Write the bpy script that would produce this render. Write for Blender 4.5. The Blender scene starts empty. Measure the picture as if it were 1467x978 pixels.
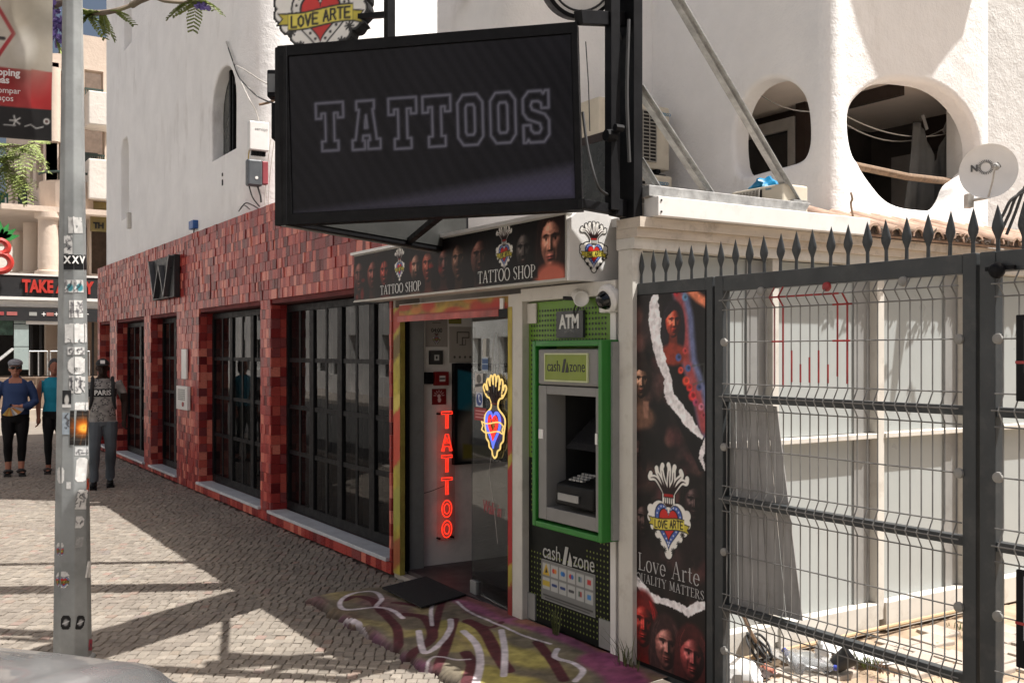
import bpy, bmesh, math, random
import numpy as np
from mathutils import Vector, Matrix
random.seed(7); rng = np.random.default_rng(7)
scn = bpy.context.scene; COL = scn.collection
R = math.radians; PI = math.pi

# ---------------------------------------------------------------- camera (street runs along X, the shops face -Y, z = 0 is the pavement)
F, CX, HY, EYE = 1450.0, 733.5, 505.0, 1.75
TH = math.atan(914.5 / F); SN, CS = math.sin(TH), math.cos(TH)
cam_d = bpy.data.cameras.new('camera'); cam = bpy.data.objects.new('camera', cam_d); COL.objects.link(cam)
cam_d.sensor_width = 36; cam_d.lens = 36 * F / 1467; cam_d.shift_y = 16 / 1467
cam_d.clip_start = 0.05; cam_d.clip_end = 2000
cam.location = (0, 0, EYE)
cam.rotation_euler = (R(90), 0, math.atan2(CS, SN))
scn.camera = cam

# ---------------------------------------------------------------- sky and sun
SUN_EL = R(63); AZ = math.atan2(0.73, 0.68)
sun_dir = Vector((math.cos(SUN_EL) * math.cos(AZ), math.cos(SUN_EL) * math.sin(AZ), math.sin(SUN_EL)))
wd = bpy.data.worlds.new('World'); scn.world = wd; wd.use_nodes = True
wn = wd.node_tree; bg = wn.nodes['Background']
sky = wn.nodes.new('ShaderNodeTexSky'); sky.sky_type = 'NISHITA'; sky.sun_disc = False
sky.sun_elevation = SUN_EL; sky.sun_rotation = PI / 2 - AZ
sky.air_density = 1.0; sky.dust_density = 9.0; sky.ozone_density = 1.0
wn.links.new(sky.outputs[0], bg.inputs[0]); bg.inputs[1].default_value = 0.050
sd = bpy.data.lights.new('sun', 'SUN'); sd.energy = 4.0; sd.angle = R(0.53); sd.color = (1.0, 0.975, 0.94)
so = bpy.data.objects.new('sun', sd); COL.objects.link(so); so.location = (5, 8, 20)
so.rotation_euler = sun_dir.to_track_quat('Z', 'Y').to_euler()
scn.view_settings.view_transform = 'Standard'; scn.view_settings.look = 'None'
scn.view_settings.gamma = 1; scn.view_settings.exposure = 1.1
try: scn.view_settings.use_curve_mapping = False
except Exception: pass
scn.cycles.max_bounces = 8; scn.cycles.transparent_max_bounces = 12
scn.cycles.sample_clamp_indirect = 6; scn.cycles.use_denoising = True

# ---------------------------------------------------------------- measuring helpers: a point of the picture met with a plane of the place
def ray(px, py):
    u = (px - CX) / F
    return Vector((-CS + u * SN, SN + u * CS, (HY - py) / F))
def aY(px, py, Y): d = ray(px, py); t = Y / d.y; return Vector((d.x * t, Y, EYE + d.z * t))
def aX(px, py, X): d = ray(px, py); t = X / d.x; return Vector((X, d.y * t, EYE + d.z * t))
def aZ(px, py, Z): d = ray(px, py); t = (Z - EYE) / d.z; return Vector((d.x * t, d.y * t, Z))
def aT(px, py, t): d = ray(px, py); return Vector((d.x * t, d.y * t, EYE + d.z * t))
FWD = Vector((-CS, SN, 0)); RGT = Vector((SN, CS, 0)); UP = Vector((0, 0, 1))

# ---------------------------------------------------------------- colours and materials
def lin(c):
    return tuple((x / 12.92 if x <= 0.04045 else ((x + 0.055) / 1.055) ** 2.4) for x in c)
def srgb(r, g, b): return lin((r / 255, g / 255, b / 255))
class NT:
    def __init__(s, name):
        s.m = bpy.data.materials.new(name); s.m.use_nodes = True
        s.t = s.m.node_tree; s.t.nodes.clear()
        s.out = s.n('ShaderNodeOutputMaterial')
    def n(s, kind, **kw):
        nd = s.t.nodes.new(kind)
        for k, v in kw.items(): setattr(nd, k, v)
        return nd
    def l(s, a, b): s.t.links.new(a, b)
    def tex(s, scale=5, detail=4, rough=0.55, stretch=None, coord='Object'):
        tc = s.n('ShaderNodeTexCoord'); nz = s.n('ShaderNodeTexNoise')
        nz.inputs['Scale'].default_value = scale; nz.inputs['Detail'].default_value = detail; nz.inputs['Roughness'].default_value = rough
        if stretch:
            mp = s.n('ShaderNodeMapping'); mp.inputs['Scale'].default_value = stretch
            s.l(tc.outputs[coord], mp.inputs[0]); s.l(mp.outputs[0], nz.inputs['Vector'])
        else: s.l(tc.outputs[coord], nz.inputs['Vector'])
        return nz.outputs[0]
    def rng(s, v, a, b, c=0.0, d=1.0):
        r = s.n('ShaderNodeMapRange'); s.l(v, r.inputs[0])
        for i, x in enumerate((a, b, c, d)): r.inputs[i + 1].default_value = x
        return r.outputs[0]
    def mix(s, f, a, b, mode='MIX'):
        m = s.n('ShaderNodeMix', data_type='RGBA', blend_type=mode)
        for sock, v in ((m.inputs[0], f), (m.inputs[6], a), (m.inputs[7], b)):
            if hasattr(v, 'is_output'): s.l(v, sock)
            elif isinstance(v, (int, float)): sock.default_value = v
            else: sock.default_value = (*v[:3], 1)
        return m.outputs[2]
    def bsdf(s, col, rough=0.6, metal=0.0, spec=0.5, coat=0.0):
        b = s.n('ShaderNodeBsdfPrincipled')
        if hasattr(col, 'is_output'): s.l(col, b.inputs['Base Color'])
        else: b.inputs['Base Color'].default_value = (*col[:3], 1)
        if hasattr(rough, 'is_output'): s.l(rough, b.inputs['Roughness'])
        else: b.inputs['Roughness'].default_value = rough
        b.inputs['Metallic'].default_value = metal; b.inputs['Specular IOR Level'].default_value = spec
        b.inputs['Coat Weight'].default_value = coat
        s.l(b.outputs[0], s.out.inputs[0]); return b
    def bump(s, b, h, strength=0.3, dist=0.01):
        bp = s.n('ShaderNodeBump'); bp.inputs['Strength'].default_value = strength; bp.inputs['Distance'].default_value = dist
        s.l(h, bp.inputs['Height']); s.l(bp.outputs[0], b.inputs['Normal']); return bp
def mat(name, col, rough=0.6, metal=0.0, var=0.15, scale=6, bump=0.0, bscale=90, spec=0.5, dirt=0.0, dirtcol=(0.10, 0.08, 0.06), stretch=None, coat=0.0, emit=0.0, bdist=0.004):
    k = NT(name)
    c = k.mix(k.rng(k.tex(scale, 5, 0.6, stretch), 0.3, 0.7), tuple(x * (1 - var) for x in col), tuple(min(1, x * (1 + var)) for x in col))
    if dirt: c = k.mix(k.rng(k.tex(scale * 1.7, 8, 0.7), 0.52, 0.75, 0, dirt), c, dirtcol)
    rg = k.rng(k.tex(scale * 2.3, 3), 0.3, 0.7, max(0.02, rough - 0.08), min(1, rough + 0.1))
    b = k.bsdf(c, rg, metal, spec, coat)
    if bump: k.bump(b, k.tex(bscale, 4, 0.6), bump, bdist)
    if emit: k.l(c, b.inputs['Emission Color']); b.inputs['Emission Strength'].default_value = emit
    return k.m
def paintmat(name, rough=0.5, spec=0.4, emit=0.0, bump=0.0, bscale=60, base=1.0, coat=0.0, grain=0.10):
    """flat print: the colour attribute painted on the sheet"""
    k = NT(name); a = k.n('ShaderNodeVertexColor', layer_name='Col')
    c = k.mix(k.rng(k.tex(14, 5), 0.3, 0.7, 0, 1), k.mix(1.0, a.outputs[0], (base * (1 - grain),) * 3, 'MULTIPLY'), k.mix(1.0, a.outputs[0], (base,) * 3, 'MULTIPLY'))
    b = k.bsdf(c, rough, 0, spec, coat)
    if emit: k.l(a.outputs[0], b.inputs['Emission Color']); b.inputs['Emission Strength'].default_value = emit
    if bump: k.bump(b, k.tex(bscale, 4), bump, 0.004)
    return k.m
def glassmat(name, tint, refl=1.0, ior=1.5, rough=0.01, opac=0.0, body=(0.02, 0.02, 0.02)):
    k = NT(name)
    tr = k.n('ShaderNodeBsdfTransparent'); tr.inputs[0].default_value = (*tint, 1)
    df = k.n('ShaderNodeBsdfDiffuse'); df.inputs[0].default_value = (*body, 1)
    nz = k.tex(3, 4); mo = k.n('ShaderNodeMixShader'); k.l(k.rng(nz, 0.3, 0.7, opac * 0.7, min(1, opac * 1.3)), mo.inputs[0])
    k.l(tr.outputs[0], mo.inputs[1]); k.l(df.outputs[0], mo.inputs[2])
    gl = k.n('ShaderNodeBsdfGlossy'); gl.inputs['Roughness'].default_value = rough
    fr = k.n('ShaderNodeFresnel'); fr.inputs[0].default_value = ior
    mm = k.n('ShaderNodeMath', operation='MULTIPLY', use_clamp=True); k.l(fr.outputs[0], mm.inputs[0]); mm.inputs[1].default_value = refl
    bp = k.n('ShaderNodeBump'); bp.inputs['Strength'].default_value = 0.04; bp.inputs['Distance'].default_value = 0.01
    k.l(k.tex(1.6, 1), bp.inputs['Height']); k.l(bp.outputs[0], gl.inputs['Normal'])
    ms = k.n('ShaderNodeMixShader'); k.l(mm.outputs[0], ms.inputs[0]); k.l(mo.outputs[0], ms.inputs[1]); k.l(gl.outputs[0], ms.inputs[2])
    k.l(ms.outputs[0], k.out.inputs[0]); return k.m
def emat(name, col, strength):
    k = NT(name); e = k.n('ShaderNodeEmission'); e.inputs[0].default_value = (*col, 1)
    nz = k.rng(k.tex(40, 2), 0.2, 0.8, strength * 0.85, strength * 1.15); k.l(nz, e.inputs[1])
    k.l(e.outputs[0], k.out.inputs[0]); return k.m
def stucco(name, base, stain=(0.36, 0.32, 0.28), amt=0.5, sc=1.0):
    k = NT(name)
    c = k.mix(k.rng(k.tex(2.2 * sc, 6, 0.6), 0.3, 0.7), tuple(x * 0.94 for x in base), tuple(min(1, x * 1.05) for x in base))
    run = k.tex(1.0, 7, 0.65, (2.6 * sc, 2.6 * sc, 0.9 * sc)); blot = k.tex(1.1 * sc, 5, 0.6)
    mm = k.n('ShaderNodeMath', operation='MULTIPLY'); k.l(k.rng(run, 0.55, 0.85), mm.inputs[0]); k.l(k.rng(blot, 0.43, 0.66, 0, amt), mm.inputs[1])
    c = k.mix(mm.outputs[0], c, stain)
    c = k.mix(k.rng(k.tex(38, 4, 0.7), 0.66, 0.8, 0, 0.35), c, stain)
    b = k.bsdf(c, 0.9, 0, 0.25)
    h = k.n('ShaderNodeMath', operation='MULTIPLY_ADD'); k.l(k.tex(9, 5, 0.6), h.inputs[0]); h.inputs[1].default_value = 3.0; k.l(k.tex(60, 4, 0.6), h.inputs[2])
    k.bump(b, h.outputs[0], 0.36, 0.012); return k.m

# ---------------------------------------------------------------- objects
ORG = {}
def thing(name, label, cat, loc, group=None, kind=None):
    o = bpy.data.objects.new(name, None); COL.objects.link(o); o.location = loc; o.empty_display_size = 0.1
    ORG[o] = Vector(loc); o['label'] = label; o['category'] = cat
    if group: o['group'] = group
    if kind: o['kind'] = kind
    return o
def tag(o, label=None, cat=None, group=None, kind=None):
    for k, v in (('label', label), ('category', cat), ('group', group), ('kind', kind)):
        if v: o[k] = v
    return o
def link(name, me, parent=None):
    o = bpy.data.objects.new(name, me); COL.objects.link(o)
    if parent: o.parent = parent
    ORG[o] = ORG[parent] if parent else Vector((0, 0, 0)); return o
def inst(name, src, parent, loc, rot=None, scale=None):
    """a copy of a piece (sharing its mesh); loc is a world point"""
    o = src.copy(); o.name = name; COL.objects.link(o)
    for k in ('label', 'category', 'group'):
        if k in o and parent is not None: del o[k]
    o.parent = parent; o.location = Vector(loc) - (ORG[parent] if parent else Vector((0, 0, 0)))
    ORG[o] = Vector(loc)
    if rot is not None: o.rotation_euler = rot
    if scale is not None: o.scale = scale
    return o
class MB:
    def __init__(s): s.v = []; s.f = []; s.mi = []; s.m = 0
    def add(s, vs, fs):
        b = len(s.v); s.v += [Vector(v) for v in vs]
        for f in fs: s.f.append(tuple(b + i for i in f)); s.mi.append(s.m)
        return s
    def hexa(s, p): return s.add(p, [(0, 3, 2, 1), (4, 5, 6, 7), (0, 1, 5, 4), (1, 2, 6, 5), (2, 3, 7, 6), (3, 0, 4, 7)])
    def box(s, x0, x1, y0, y1, z0, z1):
        return s.hexa([(x0, y0, z0), (x1, y0, z0), (x1, y1, z0), (x0, y1, z0), (x0, y0, z1), (x1, y0, z1), (x1, y1, z1), (x0, y1, z1)])
    def obox(s, c, ax, ay, az):
        c, ax, ay, az = map(Vector, (c, ax, ay, az))
        return s.hexa([c - ax - ay - az, c + ax - ay - az, c + ax + ay - az, c - ax + ay - az, c - ax - ay + az, c + ax - ay + az, c + ax + ay + az, c - ax + ay + az])
    def bar(s, p, q, w, d, up=(0, 0, 1)):
        p, q = Vector(p), Vector(q); a = q - p; u = Vector(up)
        x = a.cross(u)
        if x.length < 1e-6: x = a.cross(Vector((1, 0, 0)))
        x.normalize(); y = x.cross(a).normalized()
        return s.obox((p + q) / 2, a / 2, x * (w / 2), y * (d / 2))
    def tube(s, pts, r, n=8, closed=False, cap=True):
        pts = [Vector(p) for p in pts]; N = len(pts); rs = r if isinstance(r, (list, tuple)) else [r] * N
        b = len(s.v); prev = None
        for i, p in enumerate(pts):
            if closed: t = pts[(i + 1) % N] - pts[i - 1]
            else: t = pts[min(i + 1, N - 1)] - pts[max(i - 1, 0)]
            if t.length < 1e-9: t = Vector((0, 0, 1))
            t.normalize()
            if prev is None:
                x = t.cross(Vector((0, 0, 1)))
                if x.length < 1e-3: x = t.cross(Vector((1, 0, 0)))
            else: x = prev - t * prev.dot(t)
            x.normalize(); y = t.cross(x); prev = x
            for k in range(n):
                a = 2 * PI * k / n; s.v.append(p + (x * math.cos(a) + y * math.sin(a)) * rs[i])
        for i in range(N if closed else N - 1):
            j = (i + 1) % N
            for k in range(n):
                k2 = (k + 1) % n; s.f.append((b + i * n + k, b + i * n + k2, b + j * n + k2, b + j * n + k)); s.mi.append(s.m)
        if cap and not closed:
            s.f.append(tuple(b + k for k in reversed(range(n)))); s.f.append(tuple(b + (N - 1) * n + k for k in range(n))); s.mi += [s.m, s.m]
        return s
    def prism(s, poly, vec):
        n = len(poly); vec = Vector(vec); P = [Vector(p) for p in poly]
        return s.add(P + [p + vec for p in P], [tuple(reversed(range(n))), tuple(range(n, 2 * n))] + [(i, (i + 1) % n, n + (i + 1) % n, n + i) for i in range(n)])
    def lathe(s, prof, c, axis=(0, 0, 1), n=20, xd=None, sx=1.0):
        c = Vector(c); az = Vector(axis).normalized()
        x = Vector(xd) if xd else (az.cross(Vector((0, 0, 1))) if abs(az.z) < 0.9 else Vector((1, 0, 0)))
        x = (x - az * x.dot(az)).normalized(); y = az.cross(x); b = len(s.v); m = len(prof)
        for r, z in prof:
            for k in range(n):
                a = 2 * PI * k / n; s.v.append(c + x * (r * math.cos(a) * sx) + y * (r * math.sin(a)) + az * z)
        for i in range(m - 1):
            for k in range(n):
                k2 = (k + 1) % n; s.f.append((b + i * n + k, b + i * n + k2, b + (i + 1) * n + k2, b + (i + 1) * n + k)); s.mi.append(s.m)
        if prof[0][0] > 1e-5: s.f.append(tuple(b + k for k in reversed(range(n)))); s.mi.append(s.m)
        if prof[-1][0] > 1e-5: s.f.append(tuple(b + (m - 1) * n + k for k in range(n))); s.mi.append(s.m)
        return s
    def ell(s, c, rx, ry, rz, n=14, m=8, rot=None):
        c = Vector(c); b = len(s.v)
        for i in range(m + 1):
            th = PI * i / m
            for k in range(n):
                a = 2 * PI * k / n; p = Vector((rx * math.sin(th) * math.cos(a), ry * math.sin(th) * math.sin(a), -rz * math.cos(th)))
                s.v.append(c + (rot @ p if rot else p))
        for i in range(m):
            for k in range(n):
                k2 = (k + 1) % n; s.f.append((b + i * n + k, b + i * n + k2, b + (i + 1) * n + k2, b + (i + 1) * n + k)); s.mi.append(s.m)
        return s
    def quad(s, a, b, c, d): return s.add([a, b, c, d], [(0, 1, 2, 3)])
    def build(s, name, mats, parent=None, smooth=False, bevel=0.0, seg=2, fix=True, angle=35, org=None):
        me = bpy.data.meshes.new(name); o0 = ORG[parent] if parent else Vector((0, 0, 0))
        if org is not None: o0 = Vector(org)
        me.from_pydata([v - o0 for v in s.v], [], s.f)
        if not isinstance(mats, (list, tuple)): mats = [mats]
        for m in mats: me.materials.append(m)
        if len(mats) > 1: me.polygons.foreach_set('material_index', s.mi)
        if fix:
            bm = bmesh.new(); bm.from_mesh(me); bmesh.ops.remove_doubles(bm, verts=bm.verts, dist=1e-5)
            bmesh.ops.recalc_face_normals(bm, faces=bm.faces); bm.to_mesh(me); bm.free()
        if smooth:
            me.shade_smooth()
            if angle: me.set_sharp_from_angle(angle=R(angle))
        o = link(name, me, parent)
        if org is not None:
            o.location = Vector(org) - (ORG[parent] if parent else Vector((0, 0, 0))); ORG[o] = Vector(org)
        if bevel:
            bv = o.modifiers.new('bevel', 'BEVEL'); bv.width = bevel; bv.segments = seg; bv.limit_method = 'ANGLE'; bv.angle_limit = R(40)
        return o
def one(name, mats, parent, *a, **k):
    """a single axis-aligned box part"""
    return MB().box(*a).build(name, mats, parent, **k)
def wallplate(mb, outer, holes, O, U, V, N, th, lip=0.0, sides=True):
    """flat wall with holes: 2-D outlines in (u, v); N is the outward normal, th the thickness; lip rounds the hole's outer edge"""
    O, U, V, N = map(Vector, (O, U, V, N))
    P = lambda p, d=0.0: O + U * p[0] + V * p[1] + N * d
    def offs(h, r):
        n = len(h); ar = sum(h[i][0] * h[(i + 1) % n][1] - h[(i + 1) % n][0] * h[i][1] for i in range(n)); sg = 1 if ar > 0 else -1
        out = []
        for i in range(n):
            a, c = Vector(h[i - 1]), Vector(h[(i + 1) % n]); d = (c - a).normalized(); out.append((h[i][0] + sg * d.y * r, h[i][1] - sg * d.x * r))
        return out
    big = [offs(h, lip) if lip else h for h in holes]
    bm = bmesh.new(); fl = [p for q in [outer] + big for p in q]; bv = [bm.verts.new((p[0], p[1], 0)) for p in fl]; k = 0; ed = []
    for q in [outer] + big: ed += [bm.edges.new((bv[k + i], bv[k + (i + 1) % len(q)])) for i in range(len(q))]; k += len(q)
    bm.verts.index_update(); bmesh.ops.triangle_fill(bm, use_beauty=True, edges=ed)
    def inside(x, y, q):
        c = False
        for i in range(len(q)):
            a, b_ = q[i - 1], q[i]
            if (a[1] > y) != (b_[1] > y) and x < (b_[0] - a[0]) * (y - a[1]) / (b_[1] - a[1]) + a[0]: c = not c
        return c
    tri = []
    for f in bm.faces:
        c = f.calc_center_median()
        if inside(c.x, c.y, outer) and not any(inside(c.x, c.y, q) for q in big): tri.append([v.index for v in f.verts])
    bm.free()
    mb.add([P(p) for p in fl], [tuple(t) for t in tri]); mb.add([P(p, -th) for p in fl], [tuple(reversed(t)) for t in tri])
    n = len(outer)
    for i in range(n if sides else 0): mb.quad(P(outer[i]), P(outer[(i + 1) % n]), P(outer[(i + 1) % n], -th), P(outer[i], -th))
    for h, b in zip(holes, big):
        rings = [[P(p) for p in b]]
        if lip:
            for k in range(1, 5):
                a = PI / 2 * k / 4; q = offs(h, lip * (1 - math.sin(a))); rings.append([P(p, -lip * (1 - math.cos(a))) for p in q])
        rings.append([P(p, -th) for p in h])
        m = len(h)
        for r0, r1 in zip(rings[:-1], rings[1:]):
            base = len(mb.v); mb.add(r0 + r1, [(i, (i + 1) % m, m + (i + 1) % m, m + i) for i in range(m)])
def ovalpts(cx, cy, rx, ry, n=40, p=2.0, rot=0.0):
    out = []
    for i in range(n):
        a = 2 * PI * i / n; c, s_ = math.cos(a), math.sin(a)
        out.append((cx + rx * math.copysign(abs(c) ** (2 / p), c), cy + ry * math.copysign(abs(s_) ** (2 / p), s_)))
    return out
def smoothpoly(pts, it=2):
    for _ in range(it):
        q = []
        for i in range(len(pts)):
            a, b = pts[i], pts[(i + 1) % len(pts)]
            q += [(a[0] * .75 + b[0] * .25, a[1] * .75 + b[1] * .25), (a[0] * .25 + b[0] * .75, a[1] * .25 + b[1] * .75)]
        pts = q
    return pts
def spline(pts, n=8):
    """Catmull-Rom through points (any dimension)"""
    P = [Vector(p) for p in pts]; out = []
    for i in range(len(P) - 1):
        a, b, c, d = P[max(i - 1, 0)], P[i], P[i + 1], P[min(i + 2, len(P) - 1)]
        for k in range(n):
            t = k / n; out.append(0.5 * ((2 * b) + (c - a) * t + (2 * a - 5 * b + 4 * c - d) * t * t + (3 * b - a - 3 * c + d) * t ** 3))
    out.append(P[-1]); return out
_fc = {}
def text(name, s, size, origin, xd, yd, m, parent, ext=0.002, align='LEFT', offset=0.0, sx=1.0, spacing=1.0, shear=0.0):
    """lettering as a thin mesh; origin is the baseline start (or centre), size the capital height"""
    cu = bpy.data.curves.new(name, 'FONT'); cu.body = s; cu.size = size / 0.7; cu.extrude = ext; cu.align_x = align
    cu.offset = offset; cu.space_character = spacing; cu.resolution_u = 4; cu.shear = shear
    o = bpy.data.objects.new(name, cu); COL.objects.link(o)
    dg = bpy.context.evaluated_depsgraph_get(); me = bpy.data.meshes.new_from_object(o.evaluated_get(dg))
    bpy.data.objects.remove(o)
    xd, yd = Vector(xd).normalized(), Vector(yd).normalized(); zd = xd.cross(yd)
    o0 = Vector(origin) - (ORG[parent] if parent else Vector((0, 0, 0)))
    M = Matrix(((xd.x * sx, yd.x, zd.x, o0.x), (xd.y * sx, yd.y, zd.y, o0.y), (xd.z * sx, yd.z, zd.z, o0.z), (0, 0, 0, 1)))
    me.transform(M); me.materials.clear(); me.materials.append(m); me.name = name
    return link(name, me, parent)
SERIF = {  # strokes ('w' wide / 't' thin) and serif feet on a 0..w x 0..1 box
 'T': (0.72, [((.36, 0), (.36, 1), 1), ((.02, .97), (.70, .97), 0), ((.03, .97), (.03, .80), 0), ((.69, .97), (.69, .80), 0), ((.22, .02), (.50, .02), 0)]),
 'A': (0.80, [((.10, .02), (.40, 1), 0), ((.40, 1), (.70, .02), 1), ((.22, .34), (.58, .34), 0), ((0, .02), (.20, .02), 0), ((.58, .02), (.80, .02), 0)]),
 'O': (0.82, ['arc', (.41, .5, .37, .49, 0, 360)]), 'Q': (0.82, ['arc', (.41, .5, .37, .49, 0, 360), ((.42, .12), (.74, -.16), 1)]),
 'S': (0.58, [((.50, .80), (.44, .95), 0), ((.44, .95), (.28, .99), 0), ((.28, .99), (.10, .88), 0), ((.10, .88), (.10, .68), 1), ((.10, .68), (.46, .40), 1), ((.46, .40), (.50, .20), 1), ((.50, .20), (.36, .02), 0), ((.36, .02), (.18, .02), 0), ((.18, .02), (.06, .22), 0)]),
 'H': (0.84, [((.14, 0), (.14, 1), 1), ((.70, 0), (.70, 1), 1), ((.14, .52), (.70, .52), 0), ((.02, .02), (.26, .02), 0), ((.58, .02), (.82, .02), 0), ((.02, .98), (.26, .98), 0), ((.58, .98), (.82, .98), 0)]),
 'P': (0.64, [((.14, 0), (.14, 1), 1), ((.14, .98), (.40, .97), 0), ((.40, .97), (.56, .84), 0), ((.56, .84), (.56, .62), 1), ((.56, .62), (.40, .49), 0), ((.40, .49), (.14, .47), 0), ((.02, .02), (.28, .02), 0), ((.02, .98), (.14, .98), 0)]),
 'L': (0.64, [((.14, 0), (.14, 1), 1), ((.02, .98), (.28, .98), 0), ((.02, .02), (.58, .02), 0), ((.58, .02), (.60, .24), 0)]),
 'U': (0.80, [((.14, 1), (.14, .25), 1), ((.14, .25), (.28, .03), 1), ((.28, .03), (.52, .03), 0), ((.52, .03), (.66, .25), 0), ((.66, .25), (.66, 1), 0), ((.02, .98), (.26, .98), 0), ((.54, .98), (.78, .98), 0)]),
 'I': (0.34, [((.17, 0), (.17, 1), 1), ((.04, .02), (.30, .02), 0), ((.04, .98), (.30, .98), 0)]),
 'Y': (0.76, [((.08, .98), (.38, .48), 1), ((.68, .98), (.38, .48), 0), ((.38, .48), (.38, 0), 1), ((.0, .98), (.20, .98), 0), ((.56, .98), (.76, .98), 0), ((.26, .02), (.50, .02), 0)]),
 'M': (0.98, [((.14, 0), (.16, 1), 0), ((.16, 1), (.48, .08), 1), ((.48, .08), (.80, 1), 0), ((.80, 1), (.82, 0), 1), ((.02, .02), (.26, .02), 0), ((.70, .02), (.96, .02), 0), ((.04, .98), (.18, .98), 0), ((.80, .98), (.94, .98), 0)]),
 'E': (0.64, [((.14, 0), (.14, 1), 1), ((.02, .98), (.54, .98), 0), ((.54, .98), (.56, .80), 0), ((.14, .52), (.44, .52), 0), ((.02, .02), (.58, .02), 0), ((.58, .02), (.60, .22), 0)]),
 'R': (0.76, [((.14, 0), (.14, 1), 1), ((.14, .98), (.40, .97), 0), ((.40, .97), (.55, .84), 0), ((.55, .84), (.55, .64), 1), ((.55, .64), (.40, .52), 0), ((.40, .52), (.14, .50), 0), ((.36, .50), (.66, .02), 1), ((.02, .02), (.28, .02), 0), ((.60, .02), (.76, .02), 0), ((.02, .98), (.14, .98), 0)]),
 'o': (0.54, ['arc', (.27, .32, .23, .32, 0, 360)]), 'v': (0.54, [((.06, .62), (.27, .02), 1), ((.27, .02), (.48, .62), 0), ((0, .63), (.16, .63), 0), ((.38, .63), (.54, .63), 0)]),
 'e': (0.50, ['arc', (.25, .32, .21, .32, 0, 320), ((.05, .36), (.46, .36), 0)]),
 'r': (0.42, [((.12, 0), (.12, .62), 1), ((.12, .48), (.26, .62), 0), ((.26, .62), (.38, .58), 1), ((.02, .02), (.24, .02), 0), ((.02, .62), (.12, .62), 0)]),
 't': (0.36, [((.15, .85), (.15, .12), 1), ((.15, .12), (.32, .04), 0), ((.02, .62), (.32, .62), 0)]), ' ': (0.34, []),
}
def serif(name, s, size, origin, xd, yd, m, parent, ext=0.002, sx=1.0, align='LEFT', wgt=1.0):
    xd, yd = Vector(xd).normalized(), Vector(yd).normalized(); zd = xd.cross(yd); mb = MB(); gap = 0.10
    tot = sum(SERIF[c][0] + gap for c in s) - gap; x0 = -tot / 2 if align == 'CENTER' else 0.0
    P = lambda x, y, z=0.0: Vector(origin) + xd * (x * size * sx) + yd * (y * size) + zd * z
    k = 0
    for ch in s:
        w, st = SERIF[ch]; segs = []
        if st and st[0] == 'arc':
            cx, cy, rx, ry, a0, a1 = st[1]; n = 22; pr = None
            for i in range(n + 1):
                a = R(a0 + (a1 - a0) * i / n); q = (cx + rx * math.cos(a), cy + ry * math.sin(a))
                if pr: segs.append((pr, q, abs(math.cos(R(a0 + (a1 - a0) * (i - .5) / n)))))
                pr = q
            segs += st[2:]
        else: segs = st
        for a, b, wt in segs:
            wd_ = (0.042 + 0.075 * wt) * wgt; d = Vector((b[0] - a[0], b[1] - a[1])); d.normalize(); nn = Vector((-d.y, d.x)) * wd_ / 2; e = d * 0.012
            q = [(a[0] - e.x + nn.x, a[1] - e.y + nn.y), (a[0] - e.x - nn.x, a[1] - e.y - nn.y), (b[0] + e.x - nn.x, b[1] + e.y - nn.y), (b[0] + e.x + nn.x, b[1] + e.y + nn.y)]
            k += 1; dz = ext + 0.0002 * (k % 7)
            mb.prism([P(x0 + px_, py_) for px_, py_ in q], zd * dz)
        x0 += w + gap
    return mb.build(name, m, parent, fix=False)

# ---------------------------------------------------------------- painting flat print on a fine sheet (prints, stickers, graffiti)
def vnoise(ny, nx, cells, seed, octv=3):
    g = np.random.default_rng(seed); out = np.zeros((ny, nx)); amp = 1.0; tot = 0
    for o in range(octv):
        cy, cx = max(2, int(cells * ny / max(nx, ny) * 2 ** o) + 2), max(2, int(cells * nx / max(nx, ny) * 2 ** o) + 2)
        a = g.random((cy, cx)); yy = np.linspace(0, cy - 1.001, ny); xx = np.linspace(0, cx - 1.001, nx)
        yi, xi = yy.astype(int), xx.astype(int); fy, fx = (yy - yi)[:, None], (xx - xi)[None, :]
        fy, fx = fy * fy * (3 - 2 * fy), fx * fx * (3 - 2 * fx)
        out += amp * (a[yi][:, xi] * (1 - fy) * (1 - fx) + a[yi][:, xi + 1] * (1 - fy) * fx + a[yi + 1][:, xi] * fy * (1 - fx) + a[yi + 1][:, xi + 1] * fy * fx)
        tot += amp; amp *= 0.5
    return out / tot
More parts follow.
